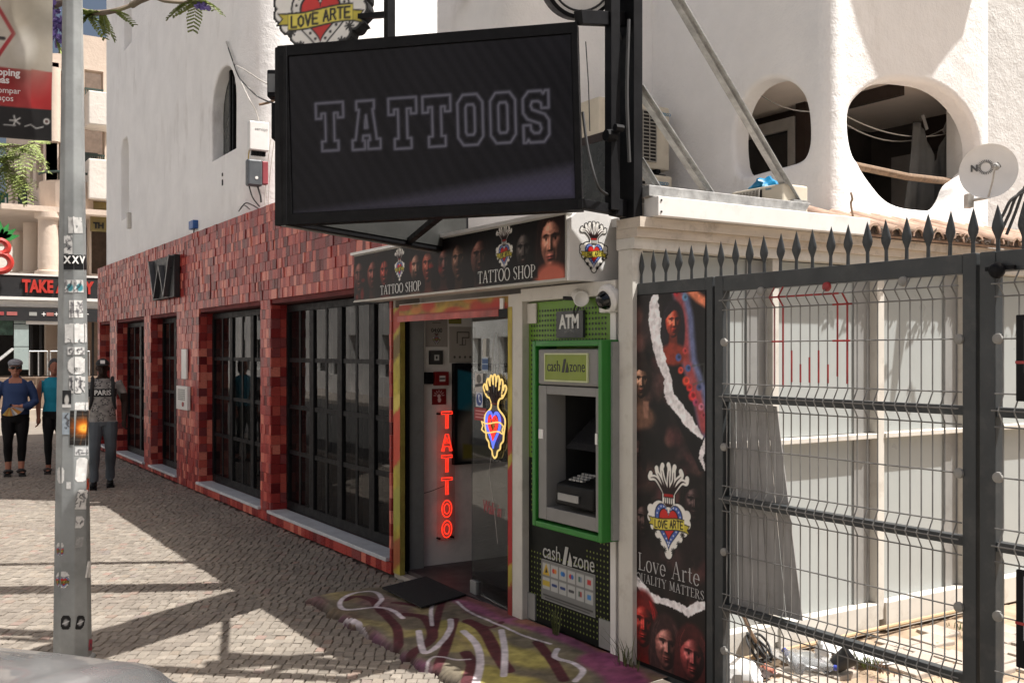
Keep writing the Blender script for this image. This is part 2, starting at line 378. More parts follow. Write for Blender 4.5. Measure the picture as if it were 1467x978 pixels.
class Art:
    def __init__(s, w, h, res, col=(0, 0, 0)):
        s.w, s.h = w, h; s.nx, s.ny = max(2, int(w / res) + 1), max(2, int(h / res) + 1)
        s.x = np.linspace(0, w, s.nx); s.y = np.linspace(0, h, s.ny); s.X, s.Y = np.meshgrid(s.x, s.y)
        s.aa = max(w / (s.nx - 1), h / (s.ny - 1)); s.C = np.zeros((s.ny, s.nx, 3)); s.C[:] = np.array(col) / 255.0; s.A = np.zeros((s.ny, s.nx))
    def put(s, a, col, win=None):
        col = np.array(col) / 255.0
        if win is None: s.C += a[..., None] * (col - s.C); s.A = np.maximum(s.A, a)
        else:
            y0, y1, x0, x1 = win; v = s.C[y0:y1, x0:x1]; v += a[..., None] * (col - v); s.A[y0:y1, x0:x1] = np.maximum(s.A[y0:y1, x0:x1], a)
    def _win(s, x0, x1, y0, y1):
        a = lambda v, n, L: int(np.clip(v / L * (n - 1), 0, n))
        return a(y0, s.ny, s.h), min(s.ny, a(y1, s.ny, s.h) + 2), a(x0, s.nx, s.w), min(s.nx, a(x1, s.nx, s.w) + 2)
    def ell(s, cx, cy, rx, ry, col, soft=None, alpha=1.0, rot=0.0):
        m = max(rx, ry) * 1.0 + (soft or 0) * max(rx, ry) + 2 * s.aa; w = s._win(cx - m, cx + m, cy - m, cy + m); y0, y1, x0, x1 = w
        if y1 <= y0 or x1 <= x0: return
        X, Y = s.X[y0:y1, x0:x1] - cx, s.Y[y0:y1, x0:x1] - cy
        if rot: X, Y = X * math.cos(rot) + Y * math.sin(rot), -X * math.sin(rot) + Y * math.cos(rot)
        d = np.sqrt((X / rx) ** 2 + (Y / ry) ** 2)
        sf = soft if soft else s.aa / min(rx, ry)
        s.put(np.clip((1 + sf / 2 - d) / max(sf, 1e-6), 0, 1) * alpha, col, w)
    def line(s, pts, wdt, col, alpha=1.0, soft=None, taper=None):
        P = np.array([tuple(p)[:2] for p in pts], float); m = np.max(wdt) + 3 * s.aa + (soft or 0)
        w = s._win(P[:, 0].min() - m, P[:, 0].max() + m, P[:, 1].min() - m, P[:, 1].max() + m); y0, y1, x0, x1 = w
        if y1 <= y0 or x1 <= x0: return
        X, Y = s.X[y0:y1, x0:x1], s.Y[y0:y1, x0:x1]; best = np.full(X.shape, 1e9); n = len(P)
        for i in range(n - 1):
            a, b = P[i], P[i + 1]; d = b - a; L = d @ d + 1e-12
            t = np.clip(((X - a[0]) * d[0] + (Y - a[1]) * d[1]) / L, 0, 1)
            hw = wdt / 2 if taper is None else wdt / 2 * (taper[0] + (taper[1] - taper[0]) * (i + t) / (n - 1))
            best = np.minimum(best, np.hypot(X - a[0] - t * d[0], Y - a[1] - t * d[1]) - hw)
        sf = soft or s.aa
        s.put(np.clip(0.5 - best / sf, 0, 1) * alpha, col, w)
    def poly(s, pts, col, alpha=1.0, soft=None, rough=0.0, seed=1):
        P = np.array([tuple(p)[:2] for p in pts], float); m = 3 * s.aa + (soft or 0) + rough
        w = s._win(P[:, 0].min() - m, P[:, 0].max() + m, P[:, 1].min() - m, P[:, 1].max() + m); y0, y1, x0, x1 = w
        if y1 <= y0 or x1 <= x0: return
        X, Y = s.X[y0:y1, x0:x1], s.Y[y0:y1, x0:x1]; best = np.full(X.shape, 1e9); ins = np.zeros(X.shape, bool)
        for i in range(len(P)):
            a, b = P[i], P[(i + 1) % len(P)]; d = b - a; L = d @ d + 1e-12
            t = np.clip(((X - a[0]) * d[0] + (Y - a[1]) * d[1]) / L, 0, 1)
            best = np.minimum(best, np.hypot(X - a[0] - t * d[0], Y - a[1] - t * d[1]))
            if a[1] != b[1]:
                c = ((a[1] > Y) != (b[1] > Y)) & (X < (b[0] - a[0]) * (Y - a[1]) / (b[1] - a[1]) + a[0]); ins ^= c
        sd_ = np.where(ins, -best, best)
        if rough: sd_ = sd_ + (vnoise(*X.shape, 40, seed, 3) - 0.5) * 2 * rough
        s.put(np.clip(0.5 - sd_ / (soft or s.aa), 0, 1) * alpha, col, w)
    def mottle(s, cells, amt, seed, mult=True):
        n = (vnoise(s.ny, s.nx, cells, seed, 4) - 0.5) * 2 * amt
        s.C = np.clip(s.C * (1 + n[..., None]) if mult else s.C + n[..., None], 0, 1)
    def sheet(s, name, m, parent, O, xd, yd, mask=None, zf=None, org=False):
        O, xd, yd = Vector(O), Vector(xd).normalized(), Vector(yd).normalized(); o0 = ORG[parent] if parent else Vector((0, 0, 0)); zd = xd.cross(yd)
        P = np.array(O - o0)[None, None] + s.X[..., None] * np.array(xd) + s.Y[..., None] * np.array(yd)
        if zf is not None: P = P + zf[..., None] * np.array(zd)
        nx, ny = s.nx, s.ny; idx = np.arange(nx * ny).reshape(ny, nx)
        q = np.stack([idx[:-1, :-1], idx[:-1, 1:], idx[1:, 1:], idx[1:, :-1]], -1)
        if mask is not None:
            mk = mask[:-1, :-1] | mask[1:, 1:] | mask[:-1, 1:] | mask[1:, :-1]; q = q[mk]
        q = q.reshape(-1, 4)
        me = bpy.data.meshes.new(name); me.vertices.add(nx * ny); me.vertices.foreach_set('co', P.reshape(-1).astype(np.float32))
        me.loops.add(len(q) * 4); me.polygons.add(len(q)); me.loops.foreach_set('vertex_index', q.reshape(-1).astype(np.int32))
        me.polygons.foreach_set('loop_start', (np.arange(len(q)) * 4).astype(np.int32)); me.update(calc_edges=True)
        c = np.clip(s.C, 0, 1); c = np.where(c <= 0.04045, c / 12.92, ((c + 0.055) / 1.055) ** 2.4)
        at = me.color_attributes.new('Col', 'FLOAT_COLOR', 'POINT'); at.data.foreach_set('color', np.concatenate([c, np.ones((ny, nx, 1))], -1).reshape(-1).astype(np.float32))
        me.materials.append(m); me.shade_smooth(); me.validate()
        if mask is not None:
            bm = bmesh.new(); bm.from_mesh(me); bmesh.ops.delete(bm, geom=[v for v in bm.verts if not v.link_faces], context='VERTS'); bm.to_mesh(me); bm.free()
        return link(name, me, parent)
def heartpts(cx, cy, sx, sy, n=48):
    out = []
    for i in range(n):
        t = 2 * PI * i / n; out.append((cx + sx * 16 * math.sin(t) ** 3, cy + sy * (13 * math.cos(t) - 5 * math.cos(2 * t) - 2 * math.cos(3 * t) - math.cos(4 * t))))
    return out
def crownstrokes():
    out = []
    for k in range(7):
        a = (k - 3) / 3; x1 = 0.27 * a; top = 0.49 - 0.11 * a * a
        out.append([(0.05 * a, 0.17), (0.10 * a, 0.23), (0.19 * a + 0.012 * math.sin(k * 2.1), 0.31), (x1 + 0.012 * (1 if k % 2 else -1), top - 0.07), (x1, top - .03)])
    return out
def emblem(A, cx, cy, S, crown=True, bl=(70, 96, 170), dt=(222, 224, 232)):
    """flaming heart with banner, total height S, painted on A"""
    T = lambda pts: [(cx + p[0] * S, cy + p[1] * S) for p in pts]
    W, K = (238, 234, 226), (14, 12, 12)
    hl = heartpts(0, -0.115, 0.0172, 0.0176, 26); bumps = [p for p in hl if p[1] < 0.0]
    strokes = [spline([(*q, 0) for q in T(s_)], 5) for s_ in crownstrokes()] if crown else []
    for p in bumps: A.ell(cx + p[0] * S, cy + p[1] * S, .064 * S, .064 * S, K)
    A.poly(T(heartpts(0, -0.115, 0.0182, 0.0186)), K)
    for s_ in strokes: A.line(s_, .080 * S, K)
    if crown: A.poly(T([(-.11, .10), (.11, .10), (.10, .24), (-.10, .24)]), K)
    for p in bumps: A.ell(cx + p[0] * S, cy + p[1] * S, .052 * S, .052 * S, W)
    A.poly(T(heartpts(0, -0.115, 0.0172, 0.0176)), W)
    for s_ in strokes: A.line(s_, .058 * S, W)
    if crown:
        A.poly(T([(-.09, .08), (.09, .08), (.09, .24), (-.09, .24)]), W)
        for s_ in strokes: A.line(s_[:-6], .040 * S, (30, 10, 10), taper=(1.25, 0.12))
        for j in range(5): A.line(T([(-.05 + .025 * j, .15), (-.06 + .03 * j, .08)]), .012 * S, K)
        A.poly(T([(-.078, .135), (.078, .14), (.074, .185), (-.074, .18)]), K); A.poly(T([(-.068, .143), (.068, .148), (.066, .177), (-.066, .172)]), (170, 30, 26))
    A.poly(T(heartpts(0, -0.1165, 0.0131, 0.0160)), K); A.poly(T(heartpts(0, -0.1165, 0.0124, 0.0152)), bl)
    for p in heartpts(0, -0.112, 0.0108, 0.0132, 30): A.ell(cx + p[0] * S, cy + p[1] * S, .009 * S, .009 * S, dt)
    A.poly(T(heartpts(0, -0.108, 0.0092, 0.0114)), K); A.poly(T(heartpts(0, -0.108, 0.0084, 0.0105)), (206, 42, 36))
    for p in ((-.205, -.21), (-.14, -.31), (-.06, -.385), (.07, -.38), (.15, -.30), (.205, -.20)):
        for j in range(4):
            a = PI * j / 4; d = (.030 * math.cos(a), .030 * math.sin(a)); A.line(T([(p[0] - d[0], p[1] - d[1]), (p[0] + d[0], p[1] + d[1])]), .010 * S, K)
    up = lambda x: -.125 + .018 * math.sin(x * 9)
    xs = np.linspace(-.23, .23, 12)
    A.poly(T([(-.31, -.075), (-.20, -.085), (-.20, -.17), (-.31, -.16), (-.275, -.118)]), K); A.poly(T([(.31, -.19), (.20, -.165), (.20, -.085), (.31, -.10), (.275, -.145)]), K)
    A.poly(T([(-.297, -.084), (-.21, -.094), (-.21, -.16), (-.297, -.152), (-.265, -.118)]), (196, 180, 60)); A.poly(T([(.297, -.18), (.21, -.156), (.21, -.095), (.297, -.108), (.265, -.145)]), (196, 180, 60))
    A.poly(T([(x, up(x) + .062) for x in xs] + [(x, up(x) - .062) for x in xs[::-1]]), K)
    A.poly(T([(x, up(x) + .052) for x in xs] + [(x, up(x) - .052) for x in xs[::-1]]), (222, 206, 84))
    import_letters(A, cx, cy, S, up)
STK = {'L': [[(0, 1), (0, 0), (.6, 0)]], 'O': [[(.3, 1), (.0, .75), (.0, .25), (.3, 0), (.6, .25), (.6, .75), (.3, 1)]], 'V': [[(0, 1), (.3, 0), (.6, 1)]], 'E': [[(.6, 1), (0, 1), (0, 0), (.6, 0)], [(0, .5), (.5, .5)]],
       'A': [[(0, 0), (.3, 1), (.6, 0)], [(.12, .38), (.48, .38)]], 'R': [[(0, 0), (0, 1), (.5, .95), (.55, .65), (.4, .5), (0, .48)], [(.3, .48), (.6, 0)]], 'T': [[(.3, 0), (.3, 1)], [(0, 1), (.6, 1)]]}
def import_letters(A, cx, cy, S, up):
    x = -.205
    for ch in 'LOVE ARTE':
        if ch == ' ': x += .028; continue
        for st in STK[ch]: A.line([(cx + (x + q[0] * .058) * S, cy + (up(x + .02) - .036 + q[1] * .072) * S) for q in st], .013 * S, (16, 14, 12))
        x += .050
def face(A, cx, cy, s, skin, hair, seed=0, turn=0.15, beard=0.0, longhair=0.5, red=None, dark=0.35):
    """a printed portrait: relief of a head lit from one side; s = face height"""
    g = random.Random(seed); sk = np.array(skin, float); hr = np.array(hair, float)
    A.ell(cx, cy + .10 * s, .47 * s, .58 * s, hr, 0.2)
    if longhair > 0:
        for e in (-1, 1): A.ell(cx + e * .36 * s, cy - .25 * s, .18 * s, .62 * s, hr, 0.4)
    A.poly([(cx - .17 * s, cy - .3 * s), (cx + .17 * s, cy - .3 * s), (cx + .20 * s, cy - .75 * s), (cx - .22 * s, cy - .75 * s)], sk * 0.45, soft=.08 * s); A.ell(cx, cy - 1.0 * s, .60 * s, .34 * s, sk * 0.6, 0.4)
    w = A._win(cx - .45 * s, cx + .45 * s, cy - .6 * s, cy + .6 * s); y0, y1, x0, x1 = w
    if y1 - y0 < 4 or x1 - x0 < 4: return
    U, V = (A.X[y0:y1, x0:x1] - cx) / s, (A.Y[y0:y1, x0:x1] - cy) / s; tx = turn * .22; G = lambda u, v, a, b: np.exp(-(u / a) ** 2 - (v / b) ** 2)
    U2 = U - tx * np.clip(1 - (U / .4) ** 2, 0, 1); ua = np.abs(U2)
    wd_ = .355 - .14 * np.clip(-V - .12, 0, 1); r2 = (U / wd_) ** 2 + (V / .49) ** 2
    h = np.sqrt(np.clip(1 - r2, 0, 1)) * .36 + .10 * G(U2, 0, .045 + .02 * np.clip(-V * 6, 0, 1), 1) * np.clip((.15 - V) / .28, 0, 1) * (V > -.135) + .035 * G(U2, V + .115, .065, .03)
    h = h - .060 * G(ua - .145, V - .065, .08, .05) + .022 * G(ua - .145, V - .055, .05, .028) + .028 * G(0 * ua, V - .145, 1, .035) * (ua < .26) + .030 * G(ua - .20, V + .08, .08, .08) + .03 * G(U2, V + .235, .10, .022) + .026 * G(U2, V + .275, .075, .02) - .03 * G(U2, V + .255, .10, .008) - .02 * G(U2, V + .33, .08, .025) + .035 * G(U2, V + .42, .08, .05) - .02 * G(ua - .15, V + .21, .03, .10)
    dv, du = np.gradient(h, A.y[1] / s, A.x[1] / s); n = 1 / np.sqrt(1 + du * du + dv * dv); L = (-.62, .42, .66)
    lam = np.clip((-du * L[0] - dv * L[1] + L[2]) * n, 0, 1); sp = np.clip((-du * -.35 - dv * .3 + .88) * n, 0, 1) ** 14
    sh = (.10 + .14 * (1 - dark)) + (1.05 - .2 * dark) * lam ** 1.3
    tint = np.ones(U.shape + (3,)) * sk; lip = G(U2, V + .255, .10, .045); tint = tint + lip[..., None] ** .7 * ((np.array(red if red is not None else sk * np.array([.8, .38, .38]))) - sk) * .8
    if beard: tint = tint * (1 - (beard * np.clip(1.25 - ((U2 / .30) ** 2 + ((V + .36) / .22) ** 2), 0, 1) * (lip < .4))[..., None] * .85)
    nz = vnoise(*U.shape, 26, seed + 5, 3); C = tint * (sh * (.82 + .36 * nz))[..., None] + 70 * sp[..., None] * np.array([1, .92, .85])
    for e in (-1, 1):
        eye = G(U2 - e * .145, V - .055, .052, .018); C = C * (1 - .55 * np.clip(G(U2 - e * .145, V - .078, .075, .014), 0, 1))[..., None]; C = C + (eye ** 2)[..., None] * (sk * .9 - C) * .5
        C = C * (1 - .97 * np.clip(G(U2 - e * .145 - .012, V - .056, .024, .024) * 1.6, 0, 1))[..., None]; br = G(U2 - e * .150, V - .135 + .25 * np.abs(U2 - e * .13) , .10, .018); C = C + np.clip(br * 1.3, 0, 1)[..., None] * (hr * .7 - C) * .9
        C = C * (1 - .8 * G(U2 - e * .035, V + .145, .018, .010))[..., None]
    m = np.clip((1.02 - r2) / .10, 0, 1); hl = V - .35 + .5 * U2 * U2 * 4 + .06 * (nz - .5); m = m * np.clip(1 - (hl + .02) / .05, 0, 1)
    v = A.C[y0:y1, x0:x1]; v += m[..., None] * (np.clip(C, 0, 255) / 255 - v)
    for _ in range(26):
        a = g.uniform(.62, 1) * g.choice((-1, 1)); A.line([(cx + a * .30 * s, cy + .58 * s - abs(a) * .12 * s), (cx + a * .45 * s, cy + .32 * s), (cx + a * .50 * s, cy + (.15 - g.random() * .8 * longhair) * s)], .010 * s, hr * g.choice((0.4, 1.5, 2.2)) + 5, 0.5, soft=.008 * s)

# ================================================================ materials
m_white = stucco('white_stucco', (0.84, 0.82, 0.795), amt=1.0)
m_white2 = stucco('cream_stucco', (0.74, 0.69, 0.62), (0.40, 0.34, 0.28), amt=0.5, sc=1.6)
m_reveal = mat('beige_reveal', (0.62, 0.52, 0.42), 0.9, var=0.08, scale=3, bump=0.3, bscale=30)
m_black = mat('black_steel', (0.008, 0.008, 0.009), 0.5, 0.0, var=0.3, scale=9, bump=0.05, spec=.12, dirt=0.2, dirtcol=(0.022, 0.021, 0.02))
m_blackmatte = mat('black_plastic', (0.014, 0.014, 0.015), 0.5, var=0.2, scale=12, bump=0.05)
m_gate = mat('anthracite_paint', (0.030, 0.034, 0.036), 0.5, 0.0, var=0.15, scale=5, bump=0.15, bscale=40, dirt=0.35, dirtcol=(0.13, 0.12, 0.11))
m_wire = mat('galvanised_wire', (0.17, 0.165, 0.155), 0.5, 0.0, var=0.3, scale=9, dirt=0.3, dirtcol=(0.12, 0.10, 0.08))
m_redwire = mat('red_sprayed_wire', (0.26, 0.02, 0.02), 0.5, var=0.3, scale=20)
m_galv = mat('galvanised_steel', (0.40, 0.40, 0.39), 0.5, 0.6, var=0.3, scale=14, bump=0.1, bscale=40, dirt=0.5, dirtcol=(0.20, 0.18, 0.15))
m_pole = mat('pole_zinc', (0.26, 0.27, 0.265), 0.55, 0.3, var=0.3, scale=3, bump=0.12, bscale=25, dirt=0.45, dirtcol=(0.13, 0.13, 0.12))
m_alu = mat('grey_aluminium', (0.30, 0.30, 0.29), 0.4, 0.3, var=0.1, scale=4, dirt=0.3, dirtcol=(0.12, 0.10, 0.08))
m_cream = mat('cream_painted_metal', (0.56, 0.53, 0.475), 0.55, var=0.08, scale=3, bump=0.08, dirt=0.5, dirtcol=(0.24, 0.19, 0.14))
m_cream2 = mat('weathered_cornice', (0.52, 0.45, 0.37), 0.7, var=0.15, scale=4, bump=0.2, dirt=0.75, dirtcol=(0.15, 0.11, 0.08), stretch=(1, 1, 6))
m_plainwhite = mat('white_enamel', (0.70, 0.68, 0.65), 0.4, var=0.05, scale=5, dirt=0.25, dirtcol=(0.34, 0.28, 0.22))
m_panel = mat('frosted_panel', (0.345, 0.365, 0.355), 0.35, var=0.05, scale=1.5, dirt=0.2, dirtcol=(0.28, 0.275, 0.25))
m_marble = mat('grey_marble', (0.50, 0.51, 0.53), 0.4, var=0.15, scale=5, bump=0.05, dirt=0.3, dirtcol=(0.25, 0.24, 0.24))
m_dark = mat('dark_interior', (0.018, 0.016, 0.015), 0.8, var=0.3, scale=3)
m_wood = mat('worn_wood', (0.19, 0.12, 0.07), 0.7, var=0.35, scale=6, bump=0.3, bscale=30, stretch=(1, 6, 6))
m_terra = mat('terracotta', (0.36, 0.235, 0.17), 0.8, var=0.35, scale=12, bump=0.3, bscale=40, dirt=0.9, dirtcol=(0.34, 0.27, 0.19))
m_conc = mat('concrete', (0.36, 0.32, 0.28), 0.9, var=0.2, scale=3, bump=0.4, bscale=30, dirt=0.5, dirtcol=(0.2, 0.17, 0.14))
m_cable = mat('black_cable', (0.02, 0.02, 0.02), 0.5, scale=20)
m_wcable = mat('pale_cable', (0.45, 0.42, 0.38), 0.5, scale=20)
m_glass = glassmat('shop_glass', (0.22, 0.23, 0.23), .6, 1.5, 0.015, 0.06, (0.10, 0.10, 0.10))
m_clear = glassmat('door_glass', (0.72, 0.74, 0.74), .38, 1.5, 0.01, 0.03, (0.25, 0.25, 0.24))
m_redl = mat('red_plastic', (0.32, 0.02, 0.02), 0.4, scale=10)
m_wl = mat('white_lettering', (0.70, 0.69, 0.66), 0.5, var=0.05)
m_kl = mat('black_lettering', (0.012, 0.012, 0.012), 0.5, var=0.1)

# ================================================================ sky dome is the World; ground, road, pavement
def tilemat(name, single):
    k = NT(name)
    if single: r = k.n('ShaderNodeObjectInfo').outputs['Random']
    else: r = k.n('ShaderNodeNewGeometry').outputs['Random Per Island']
    cr = k.n('ShaderNodeValToRGB'); cr.color_ramp.interpolation = 'CONSTANT'; els = cr.color_ramp.elements
    pal = [(0, (.13, .014, .016)), (.07, (.25, .028, .027)), (.25, (.35, .044, .038)), (.45, (.42, .066, .053)), (.60, (.25, .060, .060)), (.69, (.51, .10, .075)), (.83, (.66, .20, .145)), (.95, (.17, .034, .038))]
    while len(els) < len(pal): els.new(0.5)
    for e, (p, c) in zip(els, pal): e.position = p; e.color = (*c, 1)
    k.l(r, cr.inputs[0])
    tone = k.tex(34, 5, 0.65, (1, 1, 2.2))
    c = k.mix(k.rng(tone, 0.35, 0.72), cr.outputs[0], k.mix(0.35, cr.outputs[0], (.09, .02, .02)))
    b = k.bsdf(c, k.rng(tone, 0.3, 0.7, 0.22, 0.42), 0, 0.14)
    k.bump(b, k.tex(22, 3), 0.25, 0.006); return k.m
m_tiles, m_tile1 = tilemat('glazed_tiles_field', False), tilemat('glazed_tile_single', True)
m_grout = mat('dark_grout', (0.12, 0.022, 0.022), 0.9, var=0.3)
def cobblemat(name, single):
    k = NT(name)
    r = k.n('ShaderNodeObjectInfo').outputs['Random'] if single else k.n('ShaderNodeNewGeometry').outputs['Random Per Island']
    cr = k.n('ShaderNodeValToRGB'); els = cr.color_ramp.elements
    pal = [(0, (.17, .148, .122)), (.3, (.25, .218, .178)), (.6, (.215, .188, .156)), (.85, (.30, .262, .216)), (.94, (.235, .195, .152)), (.975, (.27, .185, .15)), (1, (.20, .18, .16))]
    while len(els) < len(pal): els.new(0.5)
    for e, (p, c) in zip(els, pal): e.position = p; e.color = (*c, 1)
    k.l(r, cr.inputs[0])
    c = k.mix(k.rng(k.tex(1.1, 6, .65, None, 'Object' if not single else 'Generated'), 0.4, 0.72, 0, 0.9), cr.outputs[0], k.mix(0.6, cr.outputs[0], (.15, .12, .10)))
    c = k.mix(k.rng(k.tex(70, 3), 0.55, 0.8, 0, 0.4), c, (.2, .17, .14))
    b = k.bsdf(c, 0.62, 0, 0.35); k.bump(b, k.tex(60, 4), 0.4, 0.006); return k.m
m_cob, m_cob1 = cobblemat('limestone_cobbles', False), cobblemat('limestone_cobble_single', True)
m_joint = mat('sandy_joints', (0.075, 0.058, 0.045), 0.95, var=0.3, scale=20, bump=0.5)
m_asph = mat('asphalt', (0.055, 0.053, 0.05), 0.9, var=0.25, scale=14, bump=0.5, bscale=120)

WY = 3.46   # the line of the shop fronts
gnd = MB().quad((-400, -400, -0.16), (400, -400, -0.16), (400, 400, -0.16), (-400, 400, -0.16)).build('ground', mat('bare_ground', (0.22, 0.19, 0.155), 0.95, var=0.2, scale=0.4, bump=0.3), fix=False); gnd['kind'] = 'structure'
road = MB().box(-60, 40, -7.2, 0.44, -0.159, -0.12).build('road', m_asph); road['kind'] = 'structure'
kerb = MB()
for i in range(60):
    x = -44 + i * 1.0; kerb.box(x + .004, x + .996, 0.442, 0.60, -0.155, 0.004 + 0.002 * (i % 3))
kerb = kerb.build('kerb', m_conc, bevel=0.012); kerb['kind'] = 'structure'
pave = MB().box(-60, -3.2, 0.602, WY + 0.3, -0.155, -0.012).build('pavement', m_joint); pave['kind'] = 'structure'
farp = MB().box(-60, -21.75, 0.604, 30, -0.150, 0.0).build('far_pavement', cobblemat('far_cobbles', False)); farp['kind'] = 'structure'
fp2 = MB().box(-60, 40, -10, -7.21, -0.15, 0.0).build('opposite_pavement', m_conc); fp2['kind'] = 'structure'
# cobbles: rows laid on the skew, each stone its own dome-edged block
def cobble_add(mb, c, a, b, h, jit):
    ax, bx = FWD * a, RGT * b; j = lambda: Vector((random.uniform(-jit, jit), random.uniform(-jit, jit), random.uniform(-.003, .003)))
    low = [Vector((c.x, c.y, -.024)) + ax * sx + bx * sy for sx, sy in ((-1, -1), (1, -1), (1, 1), (-1, 1))]
    mid = [Vector((c.x, c.y, h - .0045)) + ax * sx * .98 + bx * sy * .98 + j() for sx, sy in ((-1, -1), (1, -1), (1, 1), (-1, 1))]
    tp = [Vector((p.x, p.y, h + random.uniform(-.0012, .0012))) * 1.0 for p in [c + (m - Vector((c.x, c.y, m.z))) * .90 for m in mid]]
    mb.add(low + mid + tp, [(0, 1, 5, 4), (1, 2, 6, 5), (2, 3, 7, 6), (3, 0, 4, 7), (4, 5, 9, 8), (5, 6, 10, 9), (6, 7, 11, 10), (7, 4, 8, 11), (8, 9, 10, 11)])
stones = []
SA, SB = 0.082, 0.060
for i in range(-20, 370):
    off = random.random() * SB
    t = i * SA
    for q in range(-250, 70):
        w = SB; l = q * SB + off + math.sin(i * .21) * .04
        p = FWD * (t + 0.012 * math.sin(l * 2.3)) + RGT * l
        if -21.75 < p.x < -3.3 and 0.61 < p.y < WY - 0.03: stones.append(p)
def vis(p):
    t = p.dot(FWD); l = p.dot(RGT)
    if t < 1: return 9e9
    x = CX + F * l / t; y = HY + F * EYE / t
    return t if (0 < x < 640 and y < 985 and not (p.y > 2.5 and p.x > -6.9)) else 9e9
stones.sort(key=vis)
protos = []
for k in range(8):
    mb = MB(); random.seed(k); cobble_add(mb, Vector((0, 0, 0)), SA * .465, SB * .465, 0.0, .004); protos.append(mb)
random.seed(11); pm = []
for k, mb in enumerate(protos):
    o = mb.build('cobble', m_cob1, pave, smooth=False, fix=False); pm.append(o)
big, restm = stones[:300], MB()
for i, p in enumerate(big):
    z = random.uniform(-.003, .003)
    if i < 8: o = pm[i]; o.location = Vector((p.x, p.y, z)); 
    else: o = inst('cobble', pm[i % 8], pave, (p.x, p.y, z))
    o.rotation_euler = (random.uniform(-.03, .03), random.uniform(-.03, .03), random.choice((0, PI)) + random.uniform(-.06, .06))
for p in stones[300:]:
    cobble_add(restm, p, SA * random.uniform(.45, .485), SB * random.uniform(.44, .485), random.uniform(-.003, .003), .004)
rest = restm.build('cobbles', m_cob, pave, fix=False); rest['kind'] = 'stuff'

# ================================================================ tiled shop front
TX0, TX1, TZ = -19.66, -7.27, 3.28
shop = thing('tiled_shopfront', 'red glazed tile shop front with black barred windows along the cobbled pavement', 'shop front', ((TX0 + TX1) / 2, WY, 0))
SF = lambda px: aY(px, 500, WY).x
OPEN = [(SF(143), SF(157.5), .10, 2.24), (SF(167.5), SF(206.5), .10, 2.24), (SF(216), SF(253), .10, 2.25), (SF(285), SF(373), .13, 2.24), (SF(388), SF(558), .13, 2.24)]
PT = 0.10; DEP = 0.20; wall = MB()
wall.box(TX0, TX1, WY + .02, WY + .42, 2.255, TZ - .01)
xs = [TX0] + [v for o in OPEN for v in o[:2]] + [TX1]
for a, b in zip(xs[::2], xs[1::2]): wall.box(a + .02, b - .02, WY + .02, WY + .42, -.1, 2.254)
for o in OPEN: wall.box(o[0] - .019, o[1] + .019, WY + .021, WY + .42, -.1, o[2] - .045)
wall = wall.build('wall', m_grout, shop)
def tile_add(mb, c, u, v, n, hu, hv, th, tilt):
    """a small glazed tile: c centre on the wall, u/v half directions, n outward"""
    a = u * hu; b = v * hv; t = [n * (th + tilt[0] * sx + tilt[1] * sy) for sx, sy in ((-1, -1), (1, -1), (1, 1), (-1, 1))]
    lo = [c - a - b, c + a - b, c + a + b, c - a + b]; hi = [lo[i] + t[i] + (c - lo[i]) * .02 for i in range(4)]
    mb.add(lo + hi, [(0, 1, 5, 4), (1, 2, 6, 5), (2, 3, 7, 6), (3, 0, 4, 7), (4, 5, 6, 7)])
tiles = []; X_, Z_, NY, NX = Vector((1, 0, 0)), Vector((0, 0, 1)), Vector((0, -1, 0)), Vector((1, 0, 0)); Y_ = Vector((0, 1, 0))
def inopen(x0, x1, z0, z1):
    for o in OPEN:
        if x1 > o[0] + .005 and x0 < o[1] - .005 and z1 > o[2] - .04 and z0 < o[3] - .005: return True
    return False
rows = int(TZ / PT + .5); 
for r in range(rows):
    z0 = r * PT; z1 = min(z0 + PT, TZ); x = TX0 - (0.05 if r % 2 else 0)
    upper = z0 > 2.2
    while x < TX1 - .01:
        w = random.choice((.05, .08, .08, .08, .11)) if upper else PT
        a, b = max(x, TX0), min(x + w, TX1); x += w
        segs = [(a, b)]
        for o in OPEN:
            if z0 > o[2] - .06 and z0 < o[3] - .03:
                ns = []
                for s0, s1 in segs:
                    if s1 <= o[0] or s0 >= o[1]: ns.append((s0, s1)); continue
                    if s0 < o[0]: ns.append((s0, o[0]))
                    if s1 > o[1]: ns.append((o[1], s1))
                segs = ns
        zz1 = z1; zz0 = z0
        for s0, s1 in segs:
            if s1 - s0 < .02: continue
            lo_, hi_ = zz0, zz1
            for o in OPEN:
                if s1 > o[0] + .01 and s0 < o[1] - .01:
                    if hi_ > o[2] - .035 and lo_ < o[2] - .035: hi_ = o[2] - .035
                    if lo_ < o[3] and hi_ > o[3]: lo_ = o[3]
            if hi_ - lo_ < .02: continue
            tiles.append((Vector(((s0 + s1) / 2, WY + .02, (lo_ + hi_) / 2)), X_, Z_, NY, (s1 - s0) / 2 - .0008, (hi_ - lo_) / 2 - .0003, .02 + (random.choice((0, 0, .002, .004, .008)) if upper else random.choice((0, .001, .003)))))
for o in OPEN:   # returns on the jambs (both sides) and the lintel soffit
    for xx, nn in ((o[0] - .02, NX), (o[1] + .02, -NX)):
        z = o[2] - .03
        while z < o[3] - .02:
            zh = min(z + PT, o[3])
            for y0 in (WY + .001, WY + .101):
                tiles.append((Vector((xx, y0 + .05, (z + zh) / 2)), Y_, Z_, nn, .0492, (zh - z) / 2 - .0005, .019 + random.choice((0, .001))))
            z = zh
def tvis(t):
    c = t[0]; d = c - Vector((0, 0, EYE)); f = d.dot(FWD)
    if d.dot(t[3]) > 0: return 9e9
    x = CX + F * d.dot(RGT) / f; y = HY - F * d.z / f
    if x < 0 or (x > 400 and y < 340) or (x > 507 and y < 440): return 9e9
    return f / (abs(d.normalized().dot(t[3])) ** .5) / math.sqrt(t[4] * t[5])
